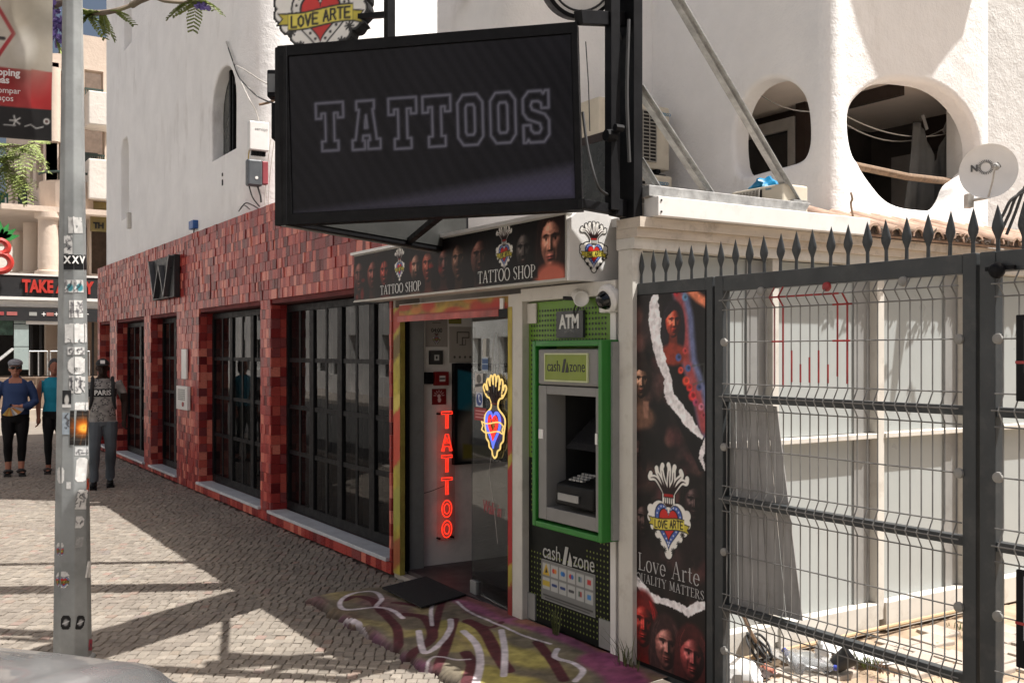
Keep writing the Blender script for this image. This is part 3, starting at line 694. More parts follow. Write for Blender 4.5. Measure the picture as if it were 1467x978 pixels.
tiles.sort(key=tvis)
tf = MB(); cache = {}
for i, t in enumerate(tiles):
    c, u, v, n, hu, hv, th = t
    if i < 300:
        key = (round(hu, 3), round(hv, 3), round(th, 3), tuple(n))
        if key not in cache:
            mb = MB(); tile_add(mb, Vector((0, 0, 0)), u, v, n, hu, hv, th, (random.uniform(-.001, .001), random.uniform(-.001, .001)))
            o = mb.build('tile', m_tile1, None, fix=False); o.parent = shop; cache[key] = o; o.location = c - ORG[shop]
        else: inst('tile', cache[key], shop, c)
    else: tile_add(tf, c, u, v, n, hu, hv, th, (random.uniform(-.0012, .0012), random.uniform(-.0012, .0012)))
tf = tf.build('tiles', m_tiles, shop, fix=False); tf['kind'] = 'stuff'
# windows: black frames with bars, panes between, grey sills
FY = WY + DEP
for wi, (a, b, z0, z1) in enumerate(OPEN):
    leaves = (1, 2, 2, 3, 4)[wi]; W = (b - a) / leaves
    fr = MB(); fr.box(a, b, FY - .03, FY + .05, z1 - .07, z1 - .001); fr.box(a, b, FY - .03, FY + .05, z0 + .002, z0 + .09)
    for k in range(leaves + 1):
        x = a + k * W; h = .05 if 0 < k < leaves else .055
        x0, x1 = (x, x + .055) if k == 0 else ((x - .055, x) if k == leaves else (x - .055, x + .055))
        fr.box(x0, x1, FY - .035, FY + .055, z0 + .091, z1 - .071)
    win = fr.build('window', m_black, shop, bevel=.004)
    zs = [z0 + .09 + (z1 - z0 - .16) * q for q in (0, .26, .50, .745, 1)]
    for k in range(leaves):
        x0, x1 = a + k * W + .055, a + (k + 1) * W - .055; xm = (x0 + x1) / 2
        MB().box(xm - .024, xm + .024, FY - .02, FY + .03, z0 + .091, z1 - .071).build('bar', m_black, win)
        for z in zs[1:-1]: MB().box(x0, x1, FY - .023, FY + .027, z - .021, z + .021).build('bar', m_black, win)
        for q in range(4):
            for (p0, p1) in ((x0, xm - .024), (xm + .024, x1)):
                d = random.uniform(-.0012, .0012); e = random.uniform(-.0015, .0015)
                MB().add([(p0, FY - .014 + d, zs[q]), (p1, FY - .014 - d, zs[q]), (p1, FY - .014 - d + e, zs[q + 1]), (p0, FY - .014 + d + e, zs[q + 1])], [(0, 1, 2, 3)]).build('pane', m_glass, win, fix=False)
    MB().box(a - .03, b + (.0 if wi == 4 else .02), WY - .035, FY - .036, z0 - .032, z0).build('sill', m_marble, shop, bevel=.004)
# the room behind the glass
rm = MB(); rm.box(TX0 + .1, TX1 - .1, 6.4, 6.5, -.1, 3.1); rm.box(TX0 + .1, TX1 - .1, WY + .43, 6.399, -.12, .06); rm.box(TX0 + .1, TX1 - .1, WY + .43, 6.399, 2.9, 3.0)
rm.build('interior', mat('grey_interior', (0.13, 0.125, 0.12), 0.8, var=0.25, scale=1.2), shop)
for x in (-9.1, -8.2, -11.6):
    MB().box(x, x + .3, 5.2, 5.5, .061, 2.899).build('column', mat('pale_column', (0.34, 0.32, 0.30), 0.8, scale=2), shop)
# things fixed to the tiles
wl = aY(232, 398, WY); a, b = aY(215, 398, WY - .12).x, aY(246, 398, WY - .12).x
zt, zb = aY(232, 369, WY - .1).z, aY(232, 428, WY - .1).z
ws = thing('letter_sign', 'black square sign with a raised letter W on the red tiles', 'sign', ((a + b) / 2, WY, zb))
MB().box(a, b, WY - .09, WY - .012, zb, zt).build('backplate', m_blackmatte, ws, bevel=.006)
wm = MB(); H = zt - zb; wgrey = mat('dark_grey_letter', (0.045, 0.045, 0.05), 0.35)
pts = [(.03, .97), (.27, .04), (.5, .80), (.73, .04), (.97, .97)]
for (p, q) in zip(pts[:-1], pts[1:]): wm.bar((a + p[0] * (b - a), WY - .105, zb + p[1] * H), (a + q[0] * (b - a), WY - .105, zb + q[1] * H), .10, .03 + .002 * (p[0] > .4), (0, 0, 1))
wm.build('letter', wgrey, ws)
p0, p1 = aY(259, 500, WY - .04), aY(266, 543, WY - .04)
tag(MB().box(p0.x, p1.x, WY - .035, WY - .01, p1.z, p0.z).build('wall_plate', m_plainwhite, bevel=.004), 'tall blank white plate on the tiled pier above the intercom', 'plate')
p0, p1 = aY(254.5, 552, WY - .04), aY(270, 588, WY - .04); W = p1.x - p0.x
ic = thing('intercom', 'white wall intercom with grey grille and red button on the tiled pier', 'intercom', (p0.x, WY, p1.z))
MB().box(p0.x, p1.x, WY - .06, WY - .012, p1.z, p0.z).build('housing', m_plainwhite, ic, bevel=.008)
g = MB()
for k in range(6): z = p0.z - .04 - k * .025; g.box(p0.x + .2 * W, p1.x - .2 * W, WY - .066, WY - .059, z - .017, z)
g.build('grille', m_alu, ic)
MB().lathe([(.03, 0), (.03, .012), (.0, .014)], (p0.x + .66 * W, WY - .06, p1.z + .075), (0, -1, 0), 14).build('button', m_redl, ic)
p0 = aY(272, 322, WY + .02)
bb = thing('alarm_box', 'small blue plastic box at the top edge of the red tiles', 'box', (p0.x, WY + .06, p0.z - .06))
MB().box(p0.x - .11, p0.x + .11, WY + .03, WY + .10, p0.z - .055, p0.z + .055).build('housing', mat('blue_plastic', (0.02, 0.09, 0.30), 0.4), bb, bevel=.008)
MB().tube([(p0.x + .06, WY + .06, p0.z - .05), (p0.x + .07, WY + .05, p0.z - .11), (p0.x + .09, WY + .06, p0.z - .17)], .008).build('cable', m_cable, bb)
MB().box(p0.x - .03, p0.x + .03, WY + .10, WY + .125, p0.z - .03, p0.z + .03).build('bracket', m_alu, bb)

# ================================================================ white apartment building above and behind
wb = thing('white_building', 'white stuccoed apartment building with arched and oval openings above the shops', 'building', (-9, 6, 0))
LW, LX = WY + .10, -11.15           # street face and its right-hand side face
HT = 12.0
mb = MB(); cr = 0.42
aw = [aY(x, y, LW) for x, y in ((303, 230), (337, 205), (337, 150), (332, 115), (325, 100), (316, 96), (309, 108), (304, 140))]
arch = smoothpoly([(p.x, p.z) for p in ([aY(304, 232, LW), aY(334, 213, LW)])] , 0)
def slit(x0, x1, y0, y1):
    a, b = aY(x0, y0, LW), aY(x1, y1, LW); xm = (a.x + b.x) / 2; h = (b.x - a.x) / 2
    return [(xm - h, b.z), (xm + h, b.z), (xm + h, a.z - h * .6), (xm + h * .6, a.z), (xm - h * .6, a.z), (xm - h, a.z - h * .6)]
ax0, ax1 = aY(303, 230, LW).x, aY(338, 215, LW).x; az0, az1 = aY(303, 231, LW).z, aY(325, 92, LW).z
arch = [(ax0, az0), (ax1, az0)]
for k in range(0, 13):
    t = PI * k / 12; arch.append(((ax0 + ax1) / 2 + (ax1 - ax0) / 2 * math.cos(t), az0 + (az1 - az0) * .55 + (az1 - az0) * .45 * math.sin(t)))
s1, s2 = slit(173, 184, 203, 310), slit(177, 188, -80, 60)
wallplate(mb, [(TX0 + .30, TZ - .02), (LX - cr, TZ - .02), (LX - cr, HT), (TX0 + .30, HT)], [arch, s1, s2], (0, LW, 0), (1, 0, 0), (0, 0, 1), (0, -1, 0), .15, .03, False)
def qcorner(mb, cx, cy, r, a0, a1, z0, z1, n=8):
    for k in range(n):
        t0, t1 = a0 + (a1 - a0) * k / n, a0 + (a1 - a0) * (k + 1) / n
        A_, B_ = (cx + r * math.cos(t0), cy + r * math.sin(t0)), (cx + r * math.cos(t1), cy + r * math.sin(t1))
        mb.quad((*A_, z0), (*B_, z0), (*B_, z1), (*A_, z1))
qcorner(mb, LX - cr, LW + cr, cr, -PI / 2, 0, TZ - .02, HT)
mb.quad((LX, LW + cr, TZ - .02), (LX, 16, TZ - .02), (LX, 16, HT), (LX, LW + cr, HT))
qcorner(mb, TX0 + .3, LW + .3, .3, -PI / 2, -PI, TZ - .02, HT)
mb.quad((TX0, LW + .3, -.1), (TX0, 16, -.1), (TX0, 16, HT), (TX0, LW + .3, HT))
mb.quad((TX0, LW + .3, HT), (LX, LW + .3, HT), (LX, 16, HT), (TX0, 16, HT)); mb.quad((TX0 + .2, LW + .1, HT - .01), (LX - .2, LW + .1, HT - .01), (LX - .1, LW + .5, HT - .01), (TX0 + .1, LW + .5, HT - .01))
mb.build('street_wall', m_white, wb, smooth=True, angle=50)
bk = MB(); bk.box(s1[0][0] - .1, s1[1][0] + .1, LW + .13, LW + .17, s1[0][1] - .2, s1[4][1] + .1); bk.box(s2[0][0] - .1, s2[1][0] + .1, LW + .131, LW + .171, s2[0][1] - .2, s2[4][1] + .1)
bk.build('niche_back', m_white, wb)
aw_ = MB(); aw_.box(ax0 - .2, ax1 + .2, LW + .155, LW + .17, az0 - .2, az1 + .2); 
aw_ = aw_.build('window', mat('dim_window', (0.055, 0.058, 0.052), 0.25, scale=2), wb)
fr = MB(); xm = ax0 + (ax1 - ax0) * .40
fr.box(xm, xm + .05, LW + .10, LW + .15, az0, az1); fr.box(xm + .10, xm + .13, LW + .11, LW + .15, az0, az1 - .1); fr.box(ax0, ax1, LW + .115, LW + .15, az0 + .001, az0 + .05); fr.box(xm + .13, ax1, LW + .12, LW + .15, az0 + .85, az0 + .90)
fr.build('frame', m_black, aw_)
# terrace block in the middle and the two faces with the openings
CYF, CX0, CX1, DY, EX, EY1 = 4.0, -7.52, -6.43, 5.42, -4.60, 7.20
mb = MB(); rc = .22
HC, HD = 4.75, 8.0
mb.quad((CX0, CYF, 2.5), (CX1 - rc, CYF, 2.5), (CX1 - rc, CYF, HC), (CX0, CYF, HC)); qcorner(mb, CX1 - rc, CYF + rc, rc, -PI / 2, 0, 2.5, HC)
mb.quad((CX1, CYF + rc, 2.5), (CX1, DY + .1, 2.5), (CX1, DY + .1, HC), (CX1, CYF + rc, HC)); mb.quad((CX0, CYF, 2.5), (CX0, 9, 2.5), (CX0, 9, HC), (CX0, CYF, HC)); mb.add([(CX0, CYF + .01, HC), (CX1 - rc, CYF + .01, HC), (CX1 - .01, CYF + rc, HC), (CX1 - .01, 9, HC), (CX0, 9, HC)], [(0, 1, 2, 3, 4)])
mb.build('middle_wall', m_white, wb, smooth=True, angle=50)
mb = MB(); re = .10
so_ = [aY(x, y, DY) for x, y in ((1056, 257), (1050, 205), (1055, 160), (1072, 128), (1096, 113), (1122, 112), (1145, 127), (1156, 152), (1159, 190), (1157, 215), (1148, 231), (1120, 239), (1095, 245))]
sov = smoothpoly([(p.x, p.z) for p in so_], 2)
wallplate(mb, [(CX1 - .02, 2.5), (EX - re, 2.5), (EX - re, HD), (CX1 - .02, HD)], [sov], (0, DY, 0), (1, 0, 0), (0, 0, 1), (0, -1, 0), .15, .04, False)
qcorner(mb, EX - re, DY + re, re, -PI / 2, 0, 1.5, HD)
bo_ = [aX(x, y, EX) for x, y in ((1218, 195), (1217, 160), (1228, 140), (1250, 122), (1278, 114), (1305, 115), (1342, 121), (1372, 141), (1393, 170), (1404, 205), (1402, 238), (1386, 254), (1372, 264), (1365, 286), (1352, 302), (1320, 300), (1290, 296), (1268, 284), (1250, 262), (1237, 243), (1232, 232), (1224, 222))]
bov = smoothpoly([(p.y, p.z) for p in bo_], 2)
wallplate(mb, [(DY + re, 1.5), (EY1, 1.5), (EY1, HD), (DY + re, HD)], [bov], (EX, 0, 0), (0, 1, 0), (0, 0, 1), (1, 0, 0), .14, .05, False)
mb.build('sculpted_wall', m_white, wb, smooth=True, angle=55)
mb = MB()   # plain wall beyond, turned a little to the street
A_, B_ = Vector((EX - .10, EY1 + .005, 0)), Vector((EX + .62, 10.5, 0)); d = (B_ - A_).normalized(); n = Vector((d.y, -d.x, 0))
ck = aX(1423, 200, EX + .1).y; f_ = (ck - A_.y) / (B_.y - A_.y); C_ = A_ + (B_ - A_) * f_
for p, q, o_ in ((A_, C_ - d * .006, 0), (C_ + d * .006, B_, .004)):
    mb.hexa([p + n * o_ + Z_ * 1.5, q + n * o_ + Z_ * 1.5, q - n * .2 + Z_ * 1.5, p - n * .2 + Z_ * 1.5, p + n * o_ + Z_ * HD, q + n * o_ + Z_ * HD, q - n * .2 + Z_ * HD, p - n * .2 + Z_ * HD])
mb.hexa([C_ - d * .02 - n * .012 + Z_ * 1.5, C_ + d * .02 - n * .012 + Z_ * 1.5, C_ + d * .02 - n * .1 + Z_ * 1.5, C_ - d * .02 - n * .1 + Z_ * 1.5, C_ - d * .02 - n * .012 + Z_ * HD, C_ + d * .02 - n * .012 + Z_ * HD, C_ + d * .02 - n * .1 + Z_ * HD, C_ - d * .02 - n * .1 + Z_ * HD])
mb.build('end_wall', stucco('shaded_white_stucco', (0.66, 0.64, 0.61), amt=0.3), wb)  # white stucco greyed in its colour because this wall catches less sun
# the balcony behind both openings
czB = aX(1300, 150, EX).z + .32; fz = 2.52
mb = MB(); mb.box(-6.7, EX - .225, DY + .205, 8.0, czB, czB + .1); mb.build('balcony_ceiling', mat('peach_ceiling', (.88, .78, .69), .9, var=.04), wb)
mb = MB(); mb.box(-6.7, EX - .225, DY + .205, 8.0, fz - .1, fz); mb.build('balcony_floor', mat('pale_floor', (.74, .68, .60), .7), wb)
MB().box(-6.8, -6.7, DY + .205, 8.0, fz, czB).build('balcony_side_wall', m_white, wb)
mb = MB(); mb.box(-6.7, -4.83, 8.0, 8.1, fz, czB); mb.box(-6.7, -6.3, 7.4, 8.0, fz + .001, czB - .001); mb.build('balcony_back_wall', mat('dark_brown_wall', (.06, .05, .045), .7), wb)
MB().box(-6.0, -5.75, 7.9, 7.99, fz, czB - .3).build('balcony_pier', mat('dull_grey_wall', (0.3, 0.28, 0.27), 0.8), wb)
bd = MB(); bd.box(-6.6, -6.0, 6.58, 6.62, fz, czB - .2); bd = bd.build('balcony_door', glassmat('balcony_glass', (.06, .065, .08), 1.6, 1.5, .01, .0), wb)
fr = MB(); fr.box(-6.69, -6.6, 6.54, 6.66, fz, czB - .1); fr.box(-6.0, -5.93, 6.54, 6.66, fz, czB - .1); fr.box(-6.6, -6.0, 6.541, 6.659, czB - .2, czB - .1); fr.build('frame', mat('grey_white_frame', (0.40, 0.39, 0.37), 0.5), bd)
MB().box(-5.92, -5.82, 6.55, 6.65, fz, czB).build('balcony_post', mat('dark_brown_wood', (0.035, 0.02, 0.015), 0.6), wb)
m_bb = mat('brown_beam', (0.03, 0.018, 0.013), 0.7); MB().box(-5.7, -4.9, 7.93, 7.99, czB - .30, czB - .001).build('balcony_beam', m_bb, wb); MB().box(-6.69, -5.0, 6.68, 6.74, czB - .10, czB - .001).build('balcony_beam', m_bb, wb)
# wooden rail across the big opening, with clothes and lines behind
ra, rb = aX(1233, 242, EX - .16), aX(1362, 260, EX - .16)
rl = MB(); rl.tube([ra + Vector((0, -.15, .02)), (ra + rb) / 2 + Vector((0, 0, -.01)), rb + Vector((0, .12, 0))], [.028, .027, .028], 10); tag(rl.build('balcony_rail', m_wood, smooth=True), 'round worn wooden rail across the large oval opening', 'rail')
c0, c1 = aX(1222, 158, EX - .3), aX(1390, 165, EX - .3)
for k, (dx, sag, m_) in enumerate(((.0, .10, m_wcable), (.12, .16, m_wcable))):
    pts = [Vector((EX - .40 - dx, c0.y - .02 + (c1.y - c0.y) * t, c0.z + .04 * k - sag * 4 * t * (1 - t) + .03 * t)) for t in np.linspace(0, 1, 14)]
    tag(MB().tube(pts, .005, 6).build('clothes_line', m_, smooth=True), ('lower' if k else 'upper') + ' thin pale clothes line sagging across the large oval opening', 'clothes line')
pa, pb = aY(1085, 133, DY + .3), aY(1165, 160, DY + .3)
tag(MB().tube([pa + (pb - pa) * t + Z_ * (-.04 * 4 * t * (1 - t)) for t in np.linspace(-.1, 1.1, 9)], .005, 6).build('clothes_line', m_wcable, smooth=True), 'thin pale line crossing the top of the small oval opening', 'clothes line')
# hanging dark dress
dr = thing('hanging_dress', 'black sleeveless garment hanging behind the large oval opening', 'clothing', aX(1345, 290, EX - .36))
cl = MB(); gy0, gy1 = aX(1302, 200, EX - .38).y, aX(1380, 200, EX - .38).y; gz1, gz0 = aX(1345, 182, EX - .38).z, aX(1345, 300, EX - .38).z
N_, M_ = 26, 14; G = []
for j in range(M_ + 1):
    v = j / M_; 
    for i in range(N_ + 1):
        u = i / N_; hw = .5 + .12 * (1 - v); yy = (gy0 + gy1) / 2 + (u - .5) * (gy1 - gy0) * (hw * 2) * (.86 + .14 * (1 - v))
        top = gz1 - .28 * math.exp(-((u - .45) / .16) ** 2) * 1.0; zz = gz0 - .1 + (top - gz0 + .1) * v
        G.append((EX - .38 + .03 * math.sin(u * 21) * (1 - v * .6) + .012 * math.sin(u * 47 + v * 3), yy, zz))
for G_off in (0,):
    cl.add(G, [(j * (N_ + 1) + i, j * (N_ + 1) + i + 1, (j + 1) * (N_ + 1) + i + 1, (j + 1) * (N_ + 1) + i) for j in range(M_) for i in range(N_)])
clo = cl.build('cloth', mat('black_cotton', (0.10, 0.097, 0.09), 0.9, bump=.1), dr, smooth=True, angle=0); sm = clo.modifiers.new('thick', 'SOLIDIFY'); sm.thickness = .006
st = MB()
for (a, b) in (((1322, 165), (1328, 186)), ((1364, 160), (1352, 190))): st.bar(aX(*a, EX - .37), aX(*b, EX - .37), .035, .006, (1, 0, 0))
st.build('strap', mat('grey_strap', (0.22, 0.21, 0.20), 0.8), dr)
# a sculpted balcony front further up, out of the picture, whose shade falls on the wall over the large opening
off = .82; shp = [aX(x, y, EX) for x, y in ((1214, -40), (1218, 0), (1228, 40), (1258, 118), (1333, 112), (1360, 75), (1379, 54), (1384, 32), (1374, 0), (1372, -40))]
sh = Vector((off, off * .73 / .68, off * math.tan(SUN_EL) / math.cos(SUN_EL) * math.cos(SUN_EL) / math.cos(AZ)))
mb = MB(); P = [p + sh for p in shp]; mb.prism(P, (-.12, 0, 0)); mb.bar(P[0] + Vector((-.06, .05, -.05)), P[0] + Vector((-off, .05, -.05)), .1, .1); mb.bar(P[-1] + Vector((-.06, -.05, -.05)), P[-1] + Vector((-off, -.05, -.05)), .1, .1)
mb.build('upper_balcony_front', m_white, wb)
# little wall light by the slit, and scuttle marks
p = aY(185, 316, LW - .03)
tag(MB().box(p.x - .06, p.x + .03, LW - .06, LW - .002, p.z - .13, p.z + .13).build('wall_light', m_cream, bevel=.01), 'small narrow cream wall light under the tall slit', 'wall light')

# ================================================================ tattoo kiosk: doorway, cash machine bay, side glazing, roof
ks = thing('tattoo_kiosk', 'flat-roofed kiosk with painted doorway, cash machine bay and pale glazed side wall', 'kiosk', (-5.8, 4.6, 0))
KX = -4.20
XW = lambda px: aY(px, 600, WY).x
# --- doorway
m_print = paintmat('painted_frame', 0.55, bump=.1)
jx0, jx1 = XW(567), XW(577)
MB().box(jx0, jx1 - .003, WY - .02, WY + .02, .03, 2.10).build('painted_jamb', mat('ochre_paint', (.30, .24, .05), .55, var=.3, scale=8, dirt=.5, dirtcol=(.25, .05, .03)), ks)
B = Art(jx1 - jx0 - .008, 2.05, .006, (165, 150, 48)); B.mottle(20, .25, 3)
for (y0, y1, c) in ((.0, .22, (150, 70, 40)), (.30, .62, (150, 150, 60)), (.80, 1.22, (196, 52, 38)), (1.22, 1.34, (210, 190, 90)), (1.62, 1.80, (90, 70, 30)), (1.84, 2.0, (160, 40, 40))):
    B.poly([(-.02, y0), (.18, y0 + .12), (.18, y1 + .1), (-.02, y1)], c, .85, soft=.03, rough=.02, seed=int(y0 * 99))
B.sheet('jamb_paint', m_print, ks, (jx0 + .004, WY - .0225, .04), (1, 0, 0), (0, 0, 1))
MB().box(-7.32, -7.115, WY + .03, 3.67, .03, 2.12).build('door_post', m_alu, ks, bevel=.004)
MB().box(-7.112, -7.09, 3.50, 3.53, .05, 2.10).build('door_seal', m_black, ks)
MB().box(-7.25, -7.17, 3.671, 5.9, .03, 2.45).build('inner_wall', mat('beige_inner_wall', (0.80, 0.76, 0.71), 0.8, var=.12, scale=2, dirt=.3, dirtcol=(.18, .16, .15)), ks)
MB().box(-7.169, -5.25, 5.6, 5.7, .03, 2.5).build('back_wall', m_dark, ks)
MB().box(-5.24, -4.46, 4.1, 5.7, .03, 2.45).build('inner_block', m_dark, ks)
MB().box(-7.169, -5.25, WY + .06, 5.599, .02, .055).build('floor', mat('maroon_floor', (0.06, 0.045, 0.045), 0.5, var=.3, scale=3), ks)
MB().box(-7.169, -4.45, WY + .05, 5.599, 2.451, 2.50).build('inner_ceiling', mat('dim_ceiling', (0.5, 0.48, 0.46), .8), ks)
rpx0, rpx1 = XW(741), XW(757.5)
MB().box(rpx0 - .03, rpx1, WY - .05, WY + .06, .03, 2.12).build('door_post', m_cream, ks, bevel=.004)
B = Art(.11, 2.0, .006, (176, 158, 60)); B.mottle(16, .2, 5)
for (y0, y1, c) in ((.0, .22, (140, 30, 34)), (.45, .95, (170, 24, 34)), (1.05, 1.18, (170, 40, 34))): B.poly([(-.02, y0), (.14, y0 + .05), (.12, y1 + .12), (-.02, y1)], c, .9, soft=.02, rough=.02, seed=int(y0 * 9))
B.sheet('post_paint', m_print, ks, (rpx0 - .032, WY + .058, .04), (0, -1, 0), (0, 0, 1))
B2 = Art(.05, 2.0, .006, (176, 158, 60)); B2.mottle(16, .2, 5)
for (y0, y1, c) in ((.0, .2, (130, 30, 34)), (.35, .95, (165, 24, 34)), (1.05, 1.2, (170, 40, 34))): B2.poly([(-.02, y0), (.14, y0 + .08), (.12, y1 + .12), (-.02, y1)], c, .9, soft=.02, rough=.02, seed=int(y0 * 9))
B2.sheet('post_paint', m_print, ks, (rpx0 - .028, WY - .052, .04), (1, 0, 0), (0, 0, 1))
# painted header above the door with a shutter bar
hd = MB(); hd.box(jx1, rpx0 - .031, WY - .03, WY + .03, 2.005, 2.12); hd.build('header', m_cream, ks)
B = Art(rpx0 - .035 - jx1, .10, .006, (150, 120, 50)); B.mottle(26, .3, 8)
for i in range(16):
    x = .1 * i + random.uniform(-.04, .06); B.ell(x, random.uniform(0, .1), random.uniform(.05, .14), random.uniform(.02, .05), random.choice(((180, 50, 40), (190, 160, 60), (150, 70, 60), (200, 120, 60))), .6, .8)
B.line([(0, .01), (2, .03)], .02, (150, 40, 44), .8, soft=.01)
B.sheet('header_paint', m_print, ks, (jx1 + .002, WY - .0325, 2.012), (1, 0, 0), (0, 0, 1))
sb = MB(); sb.box(jx1 + .003, rpx0 - .15, WY - .05, WY - .033, 1.985, 2.028); sb.build('shutter_bar', mat('red_orange_bar', (0.36, 0.06, 0.05), .5, var=.5, scale=5), ks)
MB().box(rpx0 - .149, rpx0 - .035, WY - .048, WY - .034, 1.975, 2.03).build('shutter_motor', m_black, ks)
MB().box(rpx0 - .14, rpx0 - .10, WY - .045, WY - .0335, 2.031, 2.10).build('sensor', m_plainwhite, ks)
# --- cash machine bay
bx0, bx1 = rpx1 + .002, XW(876); bz0, bz1 = .09, 2.06
afx0, afx1, afz0, afz1 = aY(762, 490, 3.30).x, aY(862, 484, 3.30).x, .728, 1.82
hx0, hx1, hz0, hz1 = afx0 + .17 * (afx1 - afx0), afx0 + .91 * (afx1 - afx0), afz0 + .10 * (afz1 - afz0), afz0 + .73 * (afz1 - afz0)
def board(name, m, z0, z1):     # boards with the hole the cash machine sits in
    mb = MB(); mb.box(bx0, hx0, WY, WY + .04, z0, z1); mb.box(hx1, bx1, WY, WY + .04, z0, z1)
    if z0 < hz0: mb.box(hx0, hx1, WY, WY + .04, z0, min(hz0, z1))
    if z1 > hz1: mb.box(hx0, hx1, WY, WY + .04, max(hz1, z0), z1)
    return mb.build(name, m, ks)
board('lower_board', mat('black_board', (.007, .008, .007), .45, var=.2, scale=4, spec=.15), bz0, 1.10)
board('upper_board', mat('green_board', (.12, .25, .018), .5, var=.12, scale=3), 1.101, bz1)
def dots(x0, x1, z0, z1, skip, name, m, st=.030, r=.0085):
    mb = MB(); nz = int((z1 - z0) / st); nx = int((x1 - x0) / st)
    for j in range(nz):
        for i in range(nx):
            x, z = x0 + (i + .5) * st, z0 + (j + .5) * st
            if any(a < x < b and c < z < d for a, b, c, d in skip): continue
            b_ = len(mb.v); mb.add([(x + r * math.cos(PI / 3 * k), WY - .0025, z + r * math.sin(PI / 3 * k)) for k in range(6)] + [(x, WY + .001, z + 0) for k in range(1)], [(0, 5, 4, 3, 2, 1)])
    o = mb.build(name, m, ks, fix=False); o['kind'] = 'stuff'
dots(bx0 + .02, bx1 - .01, 1.12, bz1 - .03, [(afx0 - .03, bx1 - .10, 0, 1.82)], 'perforations', m_kl)
dots(bx0 + .02, bx1 - .01, .12, 1.10, [(afx0 - .05, bx1 - .10, .62, 1.2), (bx0, bx0 + .6, .53, .75)], 'perforations', mat('green_dots', (.16, .20, .03), .6), .032, .0066)
MB().box(bx0, bx0 + .085, WY - .012, WY - .001, .10, .26).build('corner_plate', m_alu, ks); MB().box(bx1 - .10, bx1, WY - .012, WY - .001, .10, .26).build('corner_plate', m_alu, ks)
MB().box(bx0 + .0, bx0 + .10, WY - .015, WY - .001, 1.93, 2.055).build('junction_box', m_cream, ks, bevel=.004)
MB().box(bx0 - .004, bx1 + .11, WY - .06, WY + .05, 2.065, 2.145).build('lintel', m_cream, ks, bevel=.004)
MB().box(bx1 + .012, bx1 + .062, WY - .02, WY + .02, 0, 2.064).build('corner_post', m_plainwhite, ks, bevel=.004)
MB().box(bx1 + .105, bx1 + .15, WY + .0, WY + .03, 0, 2.46).build('corner_post', m_cream, ks, bevel=.004)
MB().box(bx1 + .063, bx1 + .104, WY + .02, WY + .05, 0, 2.06).build('dark_gap_strip', m_dark, ks)  # near-black strip standing in for the shade in the gap between posts
MB().box(jx0, bx1, WY - .012, WY + .055, -.02, .03).build('threshold', m_conc, ks)
# --- roof, side wall with frosted panels
YS = lambda px: aX(px, 500, KX).y
PX_ = KX - .07
roof = MB(); roof.box(-7.25, KX - .04, WY + .12, 5.42, 2.50, 2.565); roof.build('roof', m_conc, ks)
for (a, b) in ((906, 921), (1107, 1116), (1257, 1267), (1383, 1391), (1428, 1436)):
    MB().box(KX - .12, KX, YS(a), YS(b), .05, 2.30).build('mullion', m_cream, ks, bevel=.003)
bays = ((921, 1107), (1116, 1257), (1267, 1383), (1391, 1428), (1436, 1500))
sl0 = aX(1180, 627, KX).z
for i, (a, b) in enumerate(bays):
    y0, y1 = YS(a) + .001, YS(b) - .001
    for (z0, z1) in ((.16, sl0 - .03), (sl0 + .01, 2.295)):
        MB().box(PX_ - .02, PX_, y0, y1, z0, z1).build('panel', m_panel, ks)
    MB().box(PX_ + .001, PX_ + .012, y1 - .15, y1, .161, 2.29).build('mullion_shade_strip', m_alu, ks)  # flat aluminium-grey strip standing in for the mullion's shaded side
    MB().box(PX_ - .01, KX + .012, y0, y1, sl0 - .026, sl0 + .006).build('sill', m_cream, ks, bevel=.004)
    MB().box(PX_ - .02, KX + .015, y0, y1, -.02, .158).build('skirting', m_cream, ks, bevel=.004)
MB().box(KX - .13, KX + .02, YS(905), YS(1560), 2.301, 2.36).build('header', m_cream, ks)
MB().box(KX - .13, KX + .045, YS(905), YS(1560), 2.361, 2.41).build('cornice', m_cream2, ks)
MB().box(KX - .13, KX + .07, YS(905), YS(1560), 2.411, 2.465).build('cornice', m_cream2, ks)
MB().box(-7.24, -7.20, 3.46, 5.4, 2.10, 2.499).build('side_wall', m_conc, ks)
ybr = YS(1224)
MB().box(KX + .0, KX + .12, WY + .02, ybr, 2.468, 2.572).build('fascia_board', m_plainwhite, ks, bevel=.004)
MB().box(KX - .13, KX + .04, WY + .0, ybr - .02, 2.571, 2.576).build('roof_edge', m_conc, ks)
sc_ = MB()
for z in (2.49, 2.55): sc_.lathe([(.006, 0), (.006, .003)], (KX + .121, WY + .04, z), (1, 0, 0), 8)
sc_.build('screw', m_dark, ks)
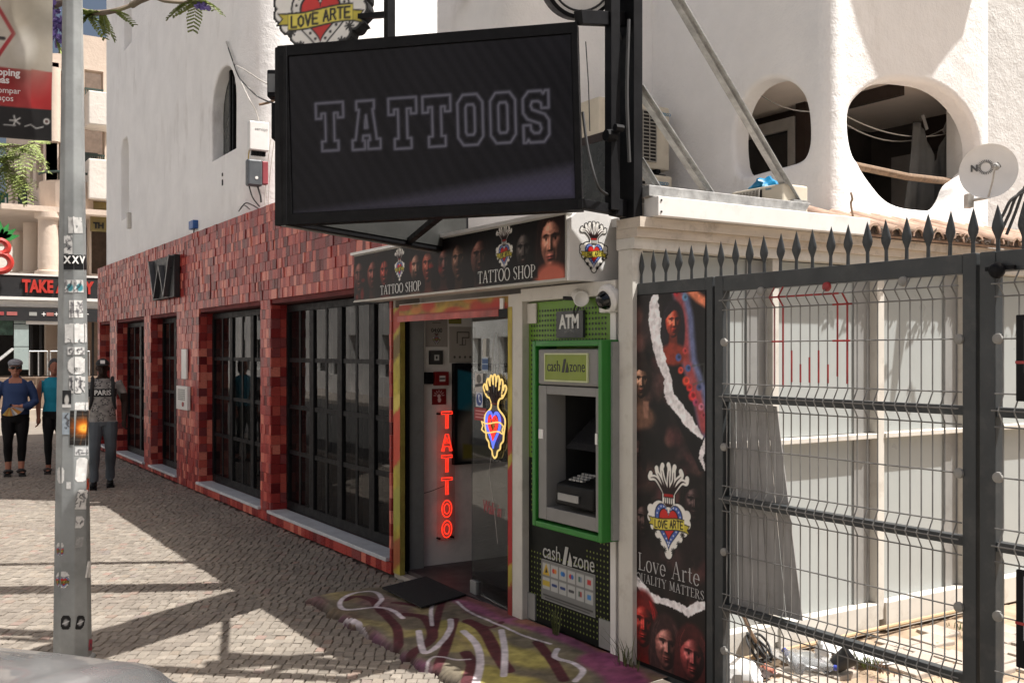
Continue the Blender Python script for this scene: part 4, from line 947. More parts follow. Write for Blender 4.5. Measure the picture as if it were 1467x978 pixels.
# --- tiled eave beyond the roof board
ev = thing('tiled_eave', 'short eave of round terracotta tiles with leaves and dirt above the pale glazing', 'eave', (-4.4, 7.5, 2.48))
y = ybr + .03; n = 0
tm = None
while y < 10.2:
    mb = MB(); r0, r1 = .062, .055; N_ = 8; o_, i_ = [], []
    for (xx, zz, r) in ((KX + .13, 2.485, r0), (EX + .02, 2.66, r1)):
        for k in range(N_ + 1):
            a = PI * k / N_; o_.append((xx, r * math.cos(a), zz + r * math.sin(a) * 1.0)); i_.append((xx, (r - .016) * math.cos(a), zz + (r - .016) * math.sin(a)))
    M_ = N_ + 1; f = []
    vs = o_ + i_; q = 2 * M_
    for k in range(N_): f += [(k, k + 1, M_ + k + 1, M_ + k), (q + k, q + M_ + k, q + M_ + k + 1, q + k + 1), (k, q + k, q + k + 1, k + 1)]
    f += [(0, M_, q + M_, q), (N_, q + N_, q + M_ + N_, M_ + N_)]
    if tm is None:
        mb.add(vs, f); tm = mb.build('roof_tile', m_terra, ev, smooth=True); tm.location = Vector((0, y, 0)) - ORG[ev]; ORG[tm] = Vector((0, y, 0))
        tm.data.transform(Matrix.Translation(ORG[ev])) ; tm.location = Vector((0, y, 0)) - ORG[ev]
    else: inst('roof_tile', tm, ev, (random.uniform(-.012, .012), y, random.uniform(-.006, .006)))
    y += .215
mb = MB(); mb.hexa([(KX + .10, ybr + .01, 2.467), (KX + .10, 10.3, 2.467), (EX, 10.3, 2.60), (EX, ybr + .01, 2.60), (KX + .10, ybr + .01, 2.482), (KX + .10, 10.3, 2.482), (EX, 10.3, 2.665), (EX, ybr + .01, 2.665)]); mb.build('tile_bed', m_terra, ev)
lf = MB()
for i in range(700):
    c = Vector((KX + random.uniform(.06, .15), random.uniform(ybr + .02, 10), 2.487 + random.random() * .05)); a = Vector((random.uniform(-1, 1), random.uniform(-1, 1), random.uniform(-.5, .5))).normalized() * random.uniform(.012, .03); b = a.cross(Vector((random.random(), random.random(), 1))).normalized() * .010
    lf.add([c - a, c - b, c + a, c + b], [(0, 1, 2, 3)])
MB().box(KX + .02, KX + .112, ybr + .02, 10.2, 2.483, 2.522).build('dirt_fill', mat('leaf_dirt', (.07, .05, .04), .95, var=.6, scale=40, bump=.8, bscale=60, bdist=.02), ev)
o = lf.build('leaves', mat('dry_leaves', (0.10, 0.075, 0.05), .9, var=.6, scale=30), ev, fix=False); o['kind'] = 'stuff'

# ================================================================ the glass door
gp0, gp1 = Vector((-6.22, 3.585, 0)), Vector((rpx0 - .035, 3.50, 0)); gd = (gp1 - gp0).normalized(); gn = Vector((gd.y, -gd.x, 0))
gdoor = thing('glass_door', 'frameless glass door standing ajar in the painted doorway', 'door', gp1)
MB().hexa([gp0 + Z_ * .065, gp1 + Z_ * .065, gp1 - gn * .01 + Z_ * .065, gp0 - gn * .01 + Z_ * .065, gp0 + Z_ * 2.0, gp1 + Z_ * 2.0, gp1 - gn * .01 + Z_ * 2.0, gp0 - gn * .01 + Z_ * 2.0]).build('glass_leaf', m_clear, gdoor)
q = gp0 + gd * .05
MB().obox(q + Z_ * .10, gd * .05, gn * .014, Z_ * .045).build('patch_fitting', m_alu, gdoor, bevel=.003)
MB().obox(gp1 - gd * .06 + Z_ * .10, gd * .05, gn * .014, Z_ * .045).build('patch_fitting', m_alu, gdoor, bevel=.003)
GD = lambda u, z, off=.002: gp0 + gd * u + Z_ * z + gn * off
def onglass(px, py):
    """(u, z) on the door leaf seen at this pixel"""
    d = ray(px, py); t = (gp0.dot(gn)) / (d.x * gn.x + d.y * gn.y); p = d * t; return ((p - gp0).dot(gd), EYE + d.z * t)
def gsheet(name, px0, py0, px1, py1, col, paint=None, m=None):
    u0, z0 = onglass(px0, py1); u1, z1 = onglass(px1, py0); A = Art(u1 - u0, z1 - z0, .004, col)
    if paint: paint(A)
    return A.sheet(name, m or paintmat(name + '_print', .5), gdoor, GD(u0, z0), gd, Z_)
def p_red(A):
    for k in range(3): A.line([(.02, A.h * (.25 + .25 * k)), (A.w - .02, A.h * (.25 + .25 * k))], .008, (220, 170, 170), .8)
gsheet('red_notice', 680, 585, 697, 601, (150, 30, 36), p_red)
def p_blue(A): A.ell(A.w / 2, A.h / 2, A.w * .42, A.h * .42, (30, 60, 130)); A.line([(A.w * .4, A.h * .7), (A.w * .5, A.h * .4), (A.w * .65, A.h * .35)], .012, (230, 230, 235)); A.ell(A.w * .45, A.h * .76, .012, .012, (230, 230, 235))
gsheet('blue_notice', 682, 562, 692, 582, (200, 200, 205), p_blue)
def p_oval(A): A.ell(A.w / 2, A.h * .7, A.w * .3, A.h * .25, (90, 85, 80)); A.line([(0, A.h * .3), (A.w, A.h * .4)], .02, (40, 38, 38))
gsheet('pale_notice', 681, 535, 692, 560, (190, 184, 178), p_oval)
def p_eu(A): A.poly([(0, A.h * .1), (A.w, A.h * .1), (A.w, A.h * .48), (0, A.h * .48)], (28, 70, 120)); A.poly([(0, A.h * .55), (A.w, A.h * .55), (A.w, A.h * .9), (0, A.h * .9)], (28, 70, 120))
gsheet('blue_card', 691, 512, 699.5, 531, (170, 180, 190), p_eu); gsheet('white_strip', 692, 485, 697, 511, (170, 168, 160))
u0, z0 = onglass(692, 732); u1, _ = onglass(731, 732)
text('lettering', 'Walk in', .085, GD(u0, z0), gd, Z_, mat('red_script', (.35, .05, .06), .6), gdoor, .001, sx=.78, shear=.2)

# neon heart hanging behind the glass edge
NE = lambda c, s: emat('neon_' + c, s[:3], s[3])
n_y, n_r, n_b = NE('yellow', (1, .68, .22, .5)), NE('red', (1, .05, .03, .65)), NE('blue', (.14, .20, 1, .6))
uc, zc = onglass(711, 597); _, zt = onglass(711, 534); _, zb_ = onglass(711, 656); S = (zt - zb_) * .985
nh = thing('neon_heart', 'lit neon flaming heart with yellow outline and banner on the glass door', 'neon sign', GD(uc, zb_))
SX = 1.0
NP = lambda p, off=.012: GD(uc + p[0] * S * SX, zc + p[1] * S, off)
# outline: walk round the emblem (fingers above, lobes below)
outl = []
for k in range(7):
    a = (k - 3) / 3; x = .285 * a; top = .50 - .12 * a * a; w = .040
    outl += ([(x * .72 - .02, top - .14)] if k == 0 else [((k - 3.5) / 3 * .285 * .84, top - .115 - .02 * abs(a))]) + [(x - w, top - .045), (x - w * .4, top), (x + w * .4, top), (x + w, top - .045)] + ([(x * .72 + .02, top - .14)] if k == 6 else [])
rs = [(.145, .22), (.10, .175), (.11, .10)]
lob = [(.26, .02), (.29, -.06), (.25, -.20), (.235, -.27), (.17, -.31), (.15, -.37), (.08, -.40), (.055, -.46), (0, -.49)]
outl = [(-p[0], p[1]) for p in reversed(rs)] [0:] + outl + rs
full = [(-p[0], p[1]) for p in reversed(lob)] + outl + lob[:-1]
mb = MB(); mb.tube([NP(p) for p in [tuple(v)[:2] for v in spline([(*q, 0) for q in full + full[:1]], 3)]][:-1], .0062, 6, closed=True); mb.build('outline_tube', n_y, nh, smooth=True)
mb = MB(); mb.tube([NP(p, .024) for p in heartpts(0, -.115, .0128, .0148, 40)], .0065, 6, closed=True); mb.tube([NP(p, .024) for p in heartpts(0, -.112, .0110, .0130, 40)], .0045, 6, closed=True); mb.build('blue_tube', n_b, nh, smooth=True)
mb = MB(); mb.tube([NP(p, .026) for p in heartpts(0, -.105, .0078, .0098, 34)], .0065, 6, closed=True); mb.tube([NP(p, .026) for p in heartpts(0, -.103, .0050, .0066, 30)], .005, 6, closed=True); mb.build('red_tube', n_r, nh, smooth=True)
up = lambda x: -.125 + .018 * math.sin(x * 9)
bn = [(-.31, -.07), (-.22, -.085)] + [(x, up(x) + .055) for x in np.linspace(-.22, .22, 9)] + [(.31, -.09), (.275, -.14), (.31, -.185), (.22, -.17)] + [(x, up(x) - .055) for x in np.linspace(.22, -.22, 9)] + [(-.31, -.17), (-.27, -.12)]
mb = MB(); mb.tube([NP(p, .030) for p in bn], .0052, 6, closed=True); mb.build('banner_tube', n_y, nh, smooth=True)
bp = MB(); bp.prism([NP((p[0] * 1.02, p[1] * 1.02), .006) for p in full], gn * .004); bp.build('backing', mat('smoked_acrylic', (.03, .028, .028), .25), nh)
bp = MB(); bp.prism([NP(p, .012) for p in [(x, up(x) + .05) for x in np.linspace(-.22, .22, 9)] + [(x, up(x) - .05) for x in np.linspace(.22, -.22, 9)]], gn * .004); bp.build('banner_plate', mat('yellow_acrylic', (.42, .36, .06), .4), nh)
text('lettering', 'LOVE ARTE', .055 * S, NP((-.20, -.15), .018), gd, Z_, m_kl, nh, .001, sx=.9)
mb = MB(); mb.bar(NP((-.07, .16), .016), NP((.07, .16), .016), .045 * S, .004, Z_); mb.build('band', m_redl, nh)
mb = MB()
for s_ in crownstrokes(): mb.tube([NP((p[0] * .9, p[1] - .03), .014) for p in spline([(*q, 0) for q in s_], 3)], .004, 5)
mb.build('flame_strand', mat('dark_red_strand', (.06, .03, .03), .5), nh, smooth=True)
mb = MB()
for k, dz in ((-.12, 0), (.12, 0)): mb.tube([NP((k, .42), .004), NP((k * .8, .75), .003), NP((k * .3, 1.0), .003)], .0016, 5)
mb.tube([NP((-.1, -.42), .006), NP((-.2, -.7), .004), NP((-.05, -1.1), .003), NP((.05, -1.5), .003)], .002, 5); mb.build('cord', m_wcable, nh)

# ================================================================ on the inner wall: neon word, notices, alarm points
IW = -7.168
IWp = lambda px, py: aX(px, py, IW)
tn = thing('neon_word', 'vertical red neon word TATTOO on a clear backing board in the doorway', 'neon sign', IWp(635, 775))
a, b = IWp(623, 774), IWp(648.5, 588)
MB().box(IW + .03, IW + .036, a.y, b.y, a.z, b.z).build('backing', glassmat('acrylic', (.93, .91, .90), .4, 1.4, .05, .03, (.4, .37, .35)), tn)
n_red2 = emat('neon_red_word', (1, .035, .015), .75)
ys = (601, 633, 663, 695, 727, 756)
for ch, py in zip('TATTOO', ys):
    c = IWp(635.5, py); h = IWp(635, py - 12).z - IWp(635, py + 12).z; w = h * .72; mb = MB(); off = Vector((.055, 0, 0))
    P = lambda y, z: c + Vector((0, y * w, z * h)) + off
    r = .0055
    st = {'T': [[(-.5, .5), (.5, .5), (.5, .36), (.10, .36), (.10, -.5), (-.10, -.5), (-.10, .36), (-.5, .36)]],
          'A': [[(-.48, -.5), (-.12, .5), (.12, .5), (.48, -.5), (.28, -.5), (.20, -.22), (-.20, -.22), (-.28, -.5)], [(-.14, -.06), (0, .30), (.14, -.06)]],
          'O': [[(.46 * math.cos(t), .5 * math.sin(t)) for t in np.linspace(0, 2 * PI, 17)[:-1]], [(.26 * math.cos(t), .30 * math.sin(t)) for t in np.linspace(0, 2 * PI, 15)[:-1]]]}[ch]
    for s_ in st: mb.tube([P(*q) for q in s_], r, 6, closed=True)
    mb.build('letter', n_red2, tn, smooth=True)
mb = MB()
for y, z in ((a.y + .02, a.z + .02), (b.y - .02, a.z + .02), (a.y + .02, b.z - .02), (b.y - .02, b.z - .02)): mb.lathe([(.009, 0), (.009, .045)], (IW + .001, y, z), (1, 0, 0), 8)
mb.build('standoff', m_black, tn); MB().tube([IWp(606, 706) + Vector((.01, 0, 0)), IWp(615, 703) + Vector((.02, 0, 0)), IWp(634, 695) + Vector((.03, 0, 0))], .003, 5).build('cord', m_cable, tn)
def wallsheet(name, label, cat, px0, py0, px1, py1, col, paint, depth=.003, m=None):
    p0, p1 = IWp(px0, py1), IWp(px1, py0); t = thing(name, label, cat, p0)
    MB().box(IW + .001, IW + depth, p0.y, p1.y, p0.z, p1.z).build('backing', m or m_plainwhite, t)
    A = Art(p1.y - p0.y - .004, p1.z - p0.z - .004, .004, col); paint(A); A.sheet('print', paintmat(name + '_print', .6), t, (IW + depth + .0015, p0.y + .002, p0.z + .002), (0, 1, 0), (0, 0, 1)); return t
def p_hours(A):
    for k, (w, wt) in enumerate(((.6, .014), (.5, .020), (.35, .010))): A.line([(A.w * (.5 - w / 2), A.h * (.88 - .10 * k)), (A.w * (.5 + w / 2), A.h * (.88 - .10 * k))], wt, (70, 64, 60), .8)
    emblem(A, A.w / 2, A.h * .26, A.h * .42)
    A.C = A.C * .6 + np.array((.60, .57, .54)) * .4
hs = wallsheet('hours_poster', 'pale paper poster with opening hours and faint heart on the doorway wall', 'poster', 609, 446, 641, 497, (172, 164, 156), p_hours)
c = IWp(625, 476); text('lettering', '04:00', .035, c + Vector((.008, 0, 0)), (0, 1, 0), (0, 0, 1), m_kl, hs, .001, 'CENTER', sx=.9)
def p_plan(A):
    A.line([(A.w * .3, A.h * .55), (A.w * .3, A.h * .85), (A.w * .75, A.h * .85), (A.w * .75, A.h * .7), (A.w * .5, A.h * .7), (A.w * .5, A.h * .5)], .008, (70, 66, 62)); A.line([(A.w * .4, A.h * .5), (A.w * .62, A.h * .5), (A.w * .62, A.h * .65)], .006, (90, 84, 80))
    for k in range(4): A.ell(A.w * (.2 + .2 * k), A.h * .16, .010, .010, (80, 76, 72))
wallsheet('floor_plan', 'pale evacuation plan sheet beside the opening hours poster', 'poster', 643, 468, 681, 520, (176, 168, 158), p_plan)
def p_warn(A): A.poly([(A.w * .1, A.h * .62), (A.w * .9, A.h * .62), (A.w * .8, A.h * .95), (A.w * .2, A.h * .95)], (20, 20, 20)); A.line([(A.w * .2, A.h * .3), (A.w * .8, A.h * .3)], .01, (70, 64, 30))
wallsheet('warning_notice', 'small yellowish notice with a black symbol high on the doorway wall', 'notice', 642, 441, 661, 464, (140, 132, 66), p_warn)
def swt(A): A.poly([(A.w * .3, A.h * .28), (A.w * .7, A.h * .28), (A.w * .7, A.h * .70), (A.w * .3, A.h * .70)], (200, 198, 192)); A.ell(A.w * .5, A.h * .5, .008, .012, (40, 40, 40))
wallsheet('wall_switch', 'dark grey square switch with white key above the red alarm point', 'switch', 614, 502, 632, 522, (62, 60, 58), swt, .03, m_blackmatte)
def p_alarm(A): A.poly([(A.w * .3, A.h * .28), (A.w * .75, A.h * .28), (A.w * .75, A.h * .72), (A.w * .3, A.h * .72)], (210, 205, 200)); A.line([(A.w * .36, A.h * .5), (A.w * .68, A.h * .5)], .012, (40, 30, 30))
wallsheet('fire_alarm_point', 'red fire alarm call point with white centre', 'alarm', 620.5, 532, 640, 552, (120, 14, 18), p_alarm, .035, m_redl)
def p_call(A):
    W_ = (220, 200, 196); A.ell(A.w * .5, A.h * .55, A.w * .12, A.h * .11, W_)
    for k in range(7):
        t = PI * k / 6; A.line([(A.w * (.5 + .2 * math.cos(t)), A.h * (.58 + .18 * math.sin(t))), (A.w * (.5 + .36 * math.cos(t)), A.h * (.58 + .32 * math.sin(t)))], .006, W_)
    A.poly([(A.w * .46, A.h * .5), (A.w * .56, A.h * .5), (A.w * .66, A.h * .3), (A.w * .6, A.h * .14), (A.w * .46, A.h * .14), (A.w * .4, A.h * .3)], W_)
wallsheet('call_button_sign', 'red square sign of a hand pressing a button', 'sign', 618, 556, 639, 580, (116, 12, 18), p_call)
p0, p1 = IWp(606, 550), IWp(617, 533); tag(MB().box(IW, IW + .05, p0.y, p1.y, p0.z, p1.z).build('alarm_housing', m_black, bevel=.004), 'black square box left of the red alarm point', 'box')
# a light strip and the framed dark picture deeper in the room
pic = thing('wall_screen', 'large dark framed picture with a turquoise panel and pale body deep in the doorway', 'picture', (IW + .02, 4.3, .7))
p0, p1 = IWp(647, 665), IWp(735, 520)
MB().box(IW + .001, IW + .05, p0.y, p1.y + .5, p0.z, p1.z).build('frame', m_black, pic)
A = Art(p1.y + .5 - p0.y - .05, p1.z - p0.z - .05, .008, (26, 28, 32)); A.poly([(.0, A.h * .55), (.0, A.h * .97), (.28, A.h * .9), (.28, A.h * .5)], (40, 104, 122), soft=.02); A.ell(.2, A.h * .25, .22, .25, (120, 112, 104), .5); A.ell(.3, A.h * .2, .16, .12, (40, 46, 60), .5); A.poly([(.05, .02), (.4, .02), (.4, .1), (.05, .14)], (120, 110, 50), soft=.02)
A.sheet('print', paintmat('picture_print', .25), pic, (IW + .052, p0.y + .025, p0.z + .025), (0, 1, 0), (0, 0, 1))

# ================================================================ cash machine and its signs
AY = 3.30
atm = thing('cash_machine', 'grey cash machine with bright green surround in the perforated wall bay', 'cash machine', ((afx0 + afx1) / 2, WY, afz0))
m_green = mat('green_plastic', (.020, .175, .020), .4, var=.08, scale=4)
m_atmgrey = mat('grey_atm_plastic', (.20, .195, .185), .5, var=.06, scale=5, bump=.05)
m_atmblack = mat('black_atm', (.006, .006, .006), .5, var=.2, spec=.15)
def ap(u, v, y=AY): return Vector((afx0 + u * (afx1 - afx0), y, afz0 + v * (afz1 - afz0)))
def abox(name, m, u0, u1, v0, v1, y0, y1, parent=atm, **k):
    a, b = ap(u0, v0), ap(u1, v1); return MB().box(a.x, b.x, y0, y1, a.z, b.z).build(name, m, parent, **k)
fr = MB(); a, b = ap(0, 0), ap(1, 1); t_ = .034
fr.box(a.x, a.x + t_, AY, WY - .004, a.z, b.z); fr.box(b.x - t_, b.x, AY, WY - .004, a.z, b.z); fr.box(a.x + t_, b.x - t_, AY + .001, WY - .004, a.z, a.z + t_); fr.box(a.x + t_, b.x - t_, AY + .001, WY - .004, b.z - t_, b.z)
fr.build('surround', m_green, atm, bevel=.006)
abox('side_cover', m_alu, 1.003, 1.03, .01, .99, AY + .06, WY - .004)
abox('top_fascia', m_atmgrey, .07, .93, .765, .955, AY + .012, WY - .006, bevel=.012)
body = MB(); ix0, ix1, iz0, iz1 = ap(.19, 0).x, ap(.89, 0).x, ap(0, .115).z, ap(0, .715).z; x0, x1, z0, z1 = ap(.07, 0).x, ap(.93, 0).x, ap(0, .045).z, ap(0, .76).z; yf, yb = AY + .015, WY - .007
body.box(x0, ix0, yf, yb, z0, z1); body.box(ix1, x1, yf, yb, z0, z1); body.box(ix0, ix1, yf + .001, yb, z0, iz0); body.box(ix0, ix1, yf + .001, yb, iz1, z1)
body.build('body', m_atmgrey, atm, bevel=.004)
# recess: deep niche, screen leaning back, keypad shelf
DB = WY + .30
nb = MB(); nb.box(ix0 - .01, ix0 - .001, yf + .02, DB, iz0, iz1); nb.box(ix1 + .001, ix1 + .01, yf + .02, DB, iz0, iz1); nb.box(ix0, ix1, DB, DB + .01, iz0, iz1); nb.box(ix0, ix1, yf + .02, DB, iz1 + .001, iz1 + .01); nb.box(ix0, ix1, yf + .02, DB, iz0 - .011, iz0 - .001)
nb.build('recess', mat('dark_grey_recess', (.022, .022, .022), .5, var=.1, spec=.3), atm)
# the board is cut by the recess: the niche stands in front of a hollow block
sc = MB(); sc.hexa([(ix0 + .05, yf + .12, iz0 + .34), (ix1 - .02, yf + .12, iz0 + .34), (ix1 - .02, yf + .10, iz0 + .34), (ix0 + .05, yf + .10, iz0 + .34), (ix0 + .05, DB - .02, iz1 - .06), (ix1 - .02, DB - .02, iz1 - .06), (ix1 - .02, DB - .05, iz1 - .06), (ix0 + .05, DB - .05, iz1 - .06)])
sc.build('screen', mat('dark_screen', (.02, .02, .022), .15), atm)
kb = MB(); kb.hexa([(ix0 + .10, yf - .01, iz0 + .03), (ix1 - .01, yf - .01, iz0 + .03), (ix1 - .01, DB - .1, iz0 + .03), (ix0 + .10, DB - .1, iz0 + .03), (ix0 + .10, yf + .0, iz0 + .15), (ix1 - .01, yf + .0, iz0 + .15), (ix1 - .01, DB - .1, iz0 + .24), (ix0 + .10, DB - .1, iz0 + .24)])
kb.build('keypad_shelf', m_atmblack, atm, bevel=.012)
MB().box(ix0 + .14, ix1 - .14, yf - .016, yf - .008, iz0 + .06, iz0 + .10).build('cash_slot', m_alu, atm)
kk = MB()
for i in range(4):
    for j in range(4):
        x, y = ix0 + .17 + i * .035, yf + .04 + j * .030; z = iz0 + .153 + (y - yf) * .27; kk.box(x, x + .027, y, y + .022, z + .006, z + .016)
kk.build('keypad', m_alu, atm)
abox('label', m_plainwhite, .085, .15, .475, .525, AY + .009, AY + .0145); abox('label', m_plainwhite, .895, .925, .48, .535, AY + .009, AY + .0145)
sg = abox('sign_face', mat('lime_panel', (.185, .24, .020), .45, var=.05), .20, .80, .793, .925, AY + .004, AY + .0115)
f2 = MB(); a, b = ap(.19, .785), ap(.81, .933); w_ = .008
f2.box(a.x, a.x + w_, AY, AY + .0118, a.z, b.z); f2.box(b.x - w_, b.x, AY, AY + .0118, a.z, b.z); f2.box(a.x + w_, b.x - w_, AY, AY + .0117, a.z, a.z + w_); f2.box(a.x + w_, b.x - w_, AY, AY + .0117, b.z - w_, b.z)
f2.build('sign_frame', mat('pale_lime', (.50, .53, .30), .5), atm)
def cashzone(origin_u, m, parent, x, z, w, y):
    """cash / stripes / zone"""
    h = w * .17; o = []
    text('lettering', 'cash', h, (x, y, z), (1, 0, 0), (0, 0, 1), m, parent, .0008, sx=.86)
    text('lettering', 'zone', h, (x + w * .60, y, z), (1, 0, 0), (0, 0, 1), m, parent, .0008, sx=.84)
    mb = MB()
    for k in range(2):
        xx = x + w * (.40 + .095 * k); q = [(xx, y, z - h * .08), (xx + w * .06, y, z - h * .08), (xx + w * .115, y, z + h * 1.12), (xx + w * .055, y, z + h * 1.12)]; 
        if k: q = [(xx, y, z - h * .08), (xx + w * .085, y, z - h * .08), (xx + w * .085, y, z + h * .25), (xx + w * .045, y, z + h * .85)]
        mb.prism(q, (0, -.0012, 0))
    mb.build('emblem', m, parent)
cashzone(0, m_kl, atm, ap(.225, 0).x, ap(0, .838).z, (afx1 - afx0) * .55, AY + .0032)
pz = aY(780, 795, WY); cashzone(0, mat('grey_white_letters', (.42, .42, .40), .5), ks, aY(778, 795, WY).x, aY(778, 797, WY).z, aY(853, 800, WY).x - aY(778, 795, WY).x, WY - .0035)
as_ = thing('atm_sign', 'dark grey sign reading ATM on the green perforated board', 'sign', aY(817, 485, WY))
a, b = aY(798, 484, WY - .015), aY(836, 444, WY - .015)
MB().box(a.x, b.x, WY - .02, WY - .003, a.z, b.z).build('board', mat('charcoal_board', (.055, .058, .06), .5), as_)
text('lettering', 'ATM', (b.z - a.z) * .50, ((a.x + b.x) / 2, WY - .0215, a.z + (b.z - a.z) * .36), (1, 0, 0), (0, 0, 1), m_wl, as_, .001, 'CENTER', offset=.004, sx=.86)
text('lettering', 'cashzone', (b.z - a.z) * .15, ((a.x + b.x) / 2, WY - .0215, a.z + .03), (1, 0, 0), (0, 0, 1), mat('dim_letters', (.3, .3, .29)), as_, .001, 'CENTER', sx=.8)
# card stickers
cs = thing('card_sticker', 'grey sticker of payment card logos on the lower black board', 'sticker', aY(815, 850, WY))
a, b = aY(777, 870, WY), aY(853, 812, WY); bx, bw = a.x, b.x - a.x; bz, bh = aY(815, 862, WY).z - .03, .235
A = Art(bw, bh, .004, (120, 120, 118)); cw = bw / 6.3
for j in range(2):
    for i in range(6):
        x, z = .012 + i * cw * 1.02, bh - .088 - j * .085; A.poly([(x, z), (x + cw * .88, z), (x + cw * .88, z + .072), (x, z + .072)], (176, 176, 172))
        cx, cz = x + cw * .44, z + .038
        if (i, j) == (0, 0): A.poly([(x, z), (x + cw * .88, z), (cx, z + .072)], (196, 160, 40)); A.poly([(cx - .012, z + .014), (cx + .016, z + .018), (cx, z + .046)], (30, 26, 20))
        elif (i, j) in ((1, 0), (3, 0)): A.ell(cx - .009, cz, .014, .014, (196, 40, 36)); A.ell(cx + .009, cz, .014, .014, (206, 120, 40) if i == 1 else (40, 90, 170), alpha=.9)
        elif (i, j) == (2, 0): A.ell(cx - .008, cz, .014, .014, (30, 120, 190)); A.ell(cx + .009, cz, .014, .014, (40, 90, 160))
        elif (i, j) == (0, 1): A.poly([(x, z + .02), (x + cw * .88, z + .02), (x + cw * .88, z + .052), (x, z + .052)], (186, 160, 50))
        elif i == 5: A.poly([(cx - .018, cz - .014), (cx + .018, cz - .014), (cx + .018, cz + .014), (cx - .018, cz + .014)], (190, 50, 50) if j == 0 else (70, 130, 190))
        elif i == 4: A.poly([(cx - .016, cz - .014), (cx, cz - .014), (cx, cz + .016), (cx - .016, cz + .016)], (60, 90, 80)); A.poly([(cx, cz - .014), (cx + .016, cz - .014), (cx + .016, cz + .016), (cx, cz + .016)], (160, 50, 50) if j else (120, 130, 150))
        else: A.line([(cx - .02, cz), (cx + .02, cz)], .016, (30, 50, 110) if i != 3 else (60, 60, 64))
A.line([(.02, .026), (bw - .02, .026)], .010, (60, 60, 58)); A.line([(.04, .010), (bw - .05, .010)], .007, (70, 70, 68))
A.sheet('print', paintmat('card_print', .5), cs, (bx, WY - .0052, bz), (1, 0, 0), (0, 0, 1)); MB().box(bx - .004, bx + bw + .004, WY - .0045, WY - .0028, bz - .004, bz + bh + .004).build('backing', m_alu, cs)

# lamp and dome camera under the lintel
p = aY(822, 425, WY - .12)
lp = thing('spot_lamp', 'small white spot lamp on a black bracket under the kiosk lintel', 'lamp', (p.x, WY - .06, 2.06))
ld = Vector((.75, -.3, -.25)).normalized()
MB().lathe([(.0, -.06), (.034, -.058), (.040, .02), (.046, .045), (.040, .047), (.012, .03)], p + Vector((0, .04, .0)), ld, 18).build('lamp_shade', m_plainwhite, lp, smooth=True)
MB().bar(p + Vector((-.17, .06, .002)), p + Vector((-.03, .05, -.01)), .03, .022).build('bracket', m_black, lp)
MB().tube(spline([p + Vector((-.03, .05, -.02)), p + Vector((-.04, .03, -.07)), p + Vector((-.015, .02, -.10)), p + Vector((.005, .03, -.06)), p + Vector((-.02, .06, -.03))], 5), .005, 6).build('cable', m_cable, lp, smooth=True)
p = aY(868, 425, WY - .07)
dc = thing('dome_camera', 'white dome security camera with dark lens on the right end of the kiosk lintel', 'camera', (p.x, WY - .05, p.z))
MB().box(p.x - .10, p.x + .055, WY - .045, WY - .002, p.z - .085, p.z + .06).build('base_plate', m_plainwhite, dc, bevel=.01)
dd = Vector((-.05, -.9, -.30)).normalized()
MB().lathe([(.078, -.01), (.080, .03), (.066, .045), (.055, .045)], p + Vector((0.01, .03, -.005)), dd, 22).build('ring', m_plainwhite, dc, smooth=True)
MB().lathe([(.055, .035), (.050, .06), (.035, .082), (.0, .093)], p + Vector((0.01, .03, -.005)), dd, 20).build('lens_dome', glassmat('smoked_dome', (.05, .05, .05), 1.6, 1.5, .03), dc, smooth=True)
lt = MB()
for k in range(3):
    z = aY(886, 520 + k * 18, WY - .07).z; lt.obox((bx1 + .086, WY - .063, z), (.012 + .004 * k, 0, 0), (0, .004, 0), (0, 0, .018)); lt.tube([(bx1 + .10, WY - .066, z), (bx1 + .13, WY - .07, z - .02)], .010, 6)
lk = lt.build('gate_latch', m_black); tag(lk, 'black metal latch pieces between the cream post and the gate', 'latch')

# ================================================================ long printed sign over the doorway
FY0, FXL, FXR = 3.22, -7.45, -4.545; FZ0, FZ1 = 2.155, 2.515
fs = thing('fascia_sign', 'long black printed sign reading TATTOO SHOP twice with portraits over the doorway', 'sign', ((FXL + FXR) / 2, WY, FZ0))
MB().box(FXL, FXR - .001, FY0, WY - .03, FZ0, FZ1).build('box', m_cream, fs)
W_ = FXR - FXL; H_ = FZ1 - FZ0
A = Art(W_ - .02, H_ - .014, .0050, (14, 12, 13)); A.mottle(40, 1.2, 4)
fx = lambda px: aY(px, 370, FY0).x - FXL - .01
rd, sk1, sk2 = (150, 30, 24), (176, 120, 92), (120, 84, 66)
specs = [(516, .30, (96, 50, 44), 1), (534, .28, (112, 56, 48), 2), (552, .25, (138, 50, 40), 3), (596, .25, (140, 96, 80), 4), (614, .26, (140, 64, 48), 5), (636, .25, (100, 52, 46), 6), (658, .29, (112, 74, 58), 7), (687, .31, (112, 68, 58), 8), (752, .27, (76, 68, 66), 9)]
for px, s, c, sd_ in specs: face(A, fx(px), H_ * .52, s * .95, c, (16, 10, 10), sd_, turn=(-1) ** sd_ * .2, beard=.7 if sd_ in (8, 9, 4) else 0, longhair=.8 if sd_ in (2, 5, 7) else .1, dark=.5)
for _ in range(40): x = random.uniform(.05, W_ - .6); A.ell(x, random.uniform(0, H_), random.uniform(.01, .05), random.uniform(.01, .05), random.choice(((150, 26, 22), (20, 14, 14), (60, 24, 24), (16, 12, 12))), .8, .6)
A.poly([(fx(774), -.02), (W_, -.02), (W_, H_), (fx(774), H_)], (22, 14, 14)); face(A, fx(792), H_ * .58, .33, (196, 128, 106), (34, 18, 16), 21, turn=-.3, longhair=.9, red=(150, 50, 50), dark=.15); A.ell(fx(790), .01, .16, .08, (196, 104, 84), .5)
for px in (572, 722): A.ell(fx(px), H_ * .55, .07, .2, (10, 9, 10), .5)
emblem(A, fx(573), H_ * .62, .25); emblem(A, fx(723), H_ * .60, .30)
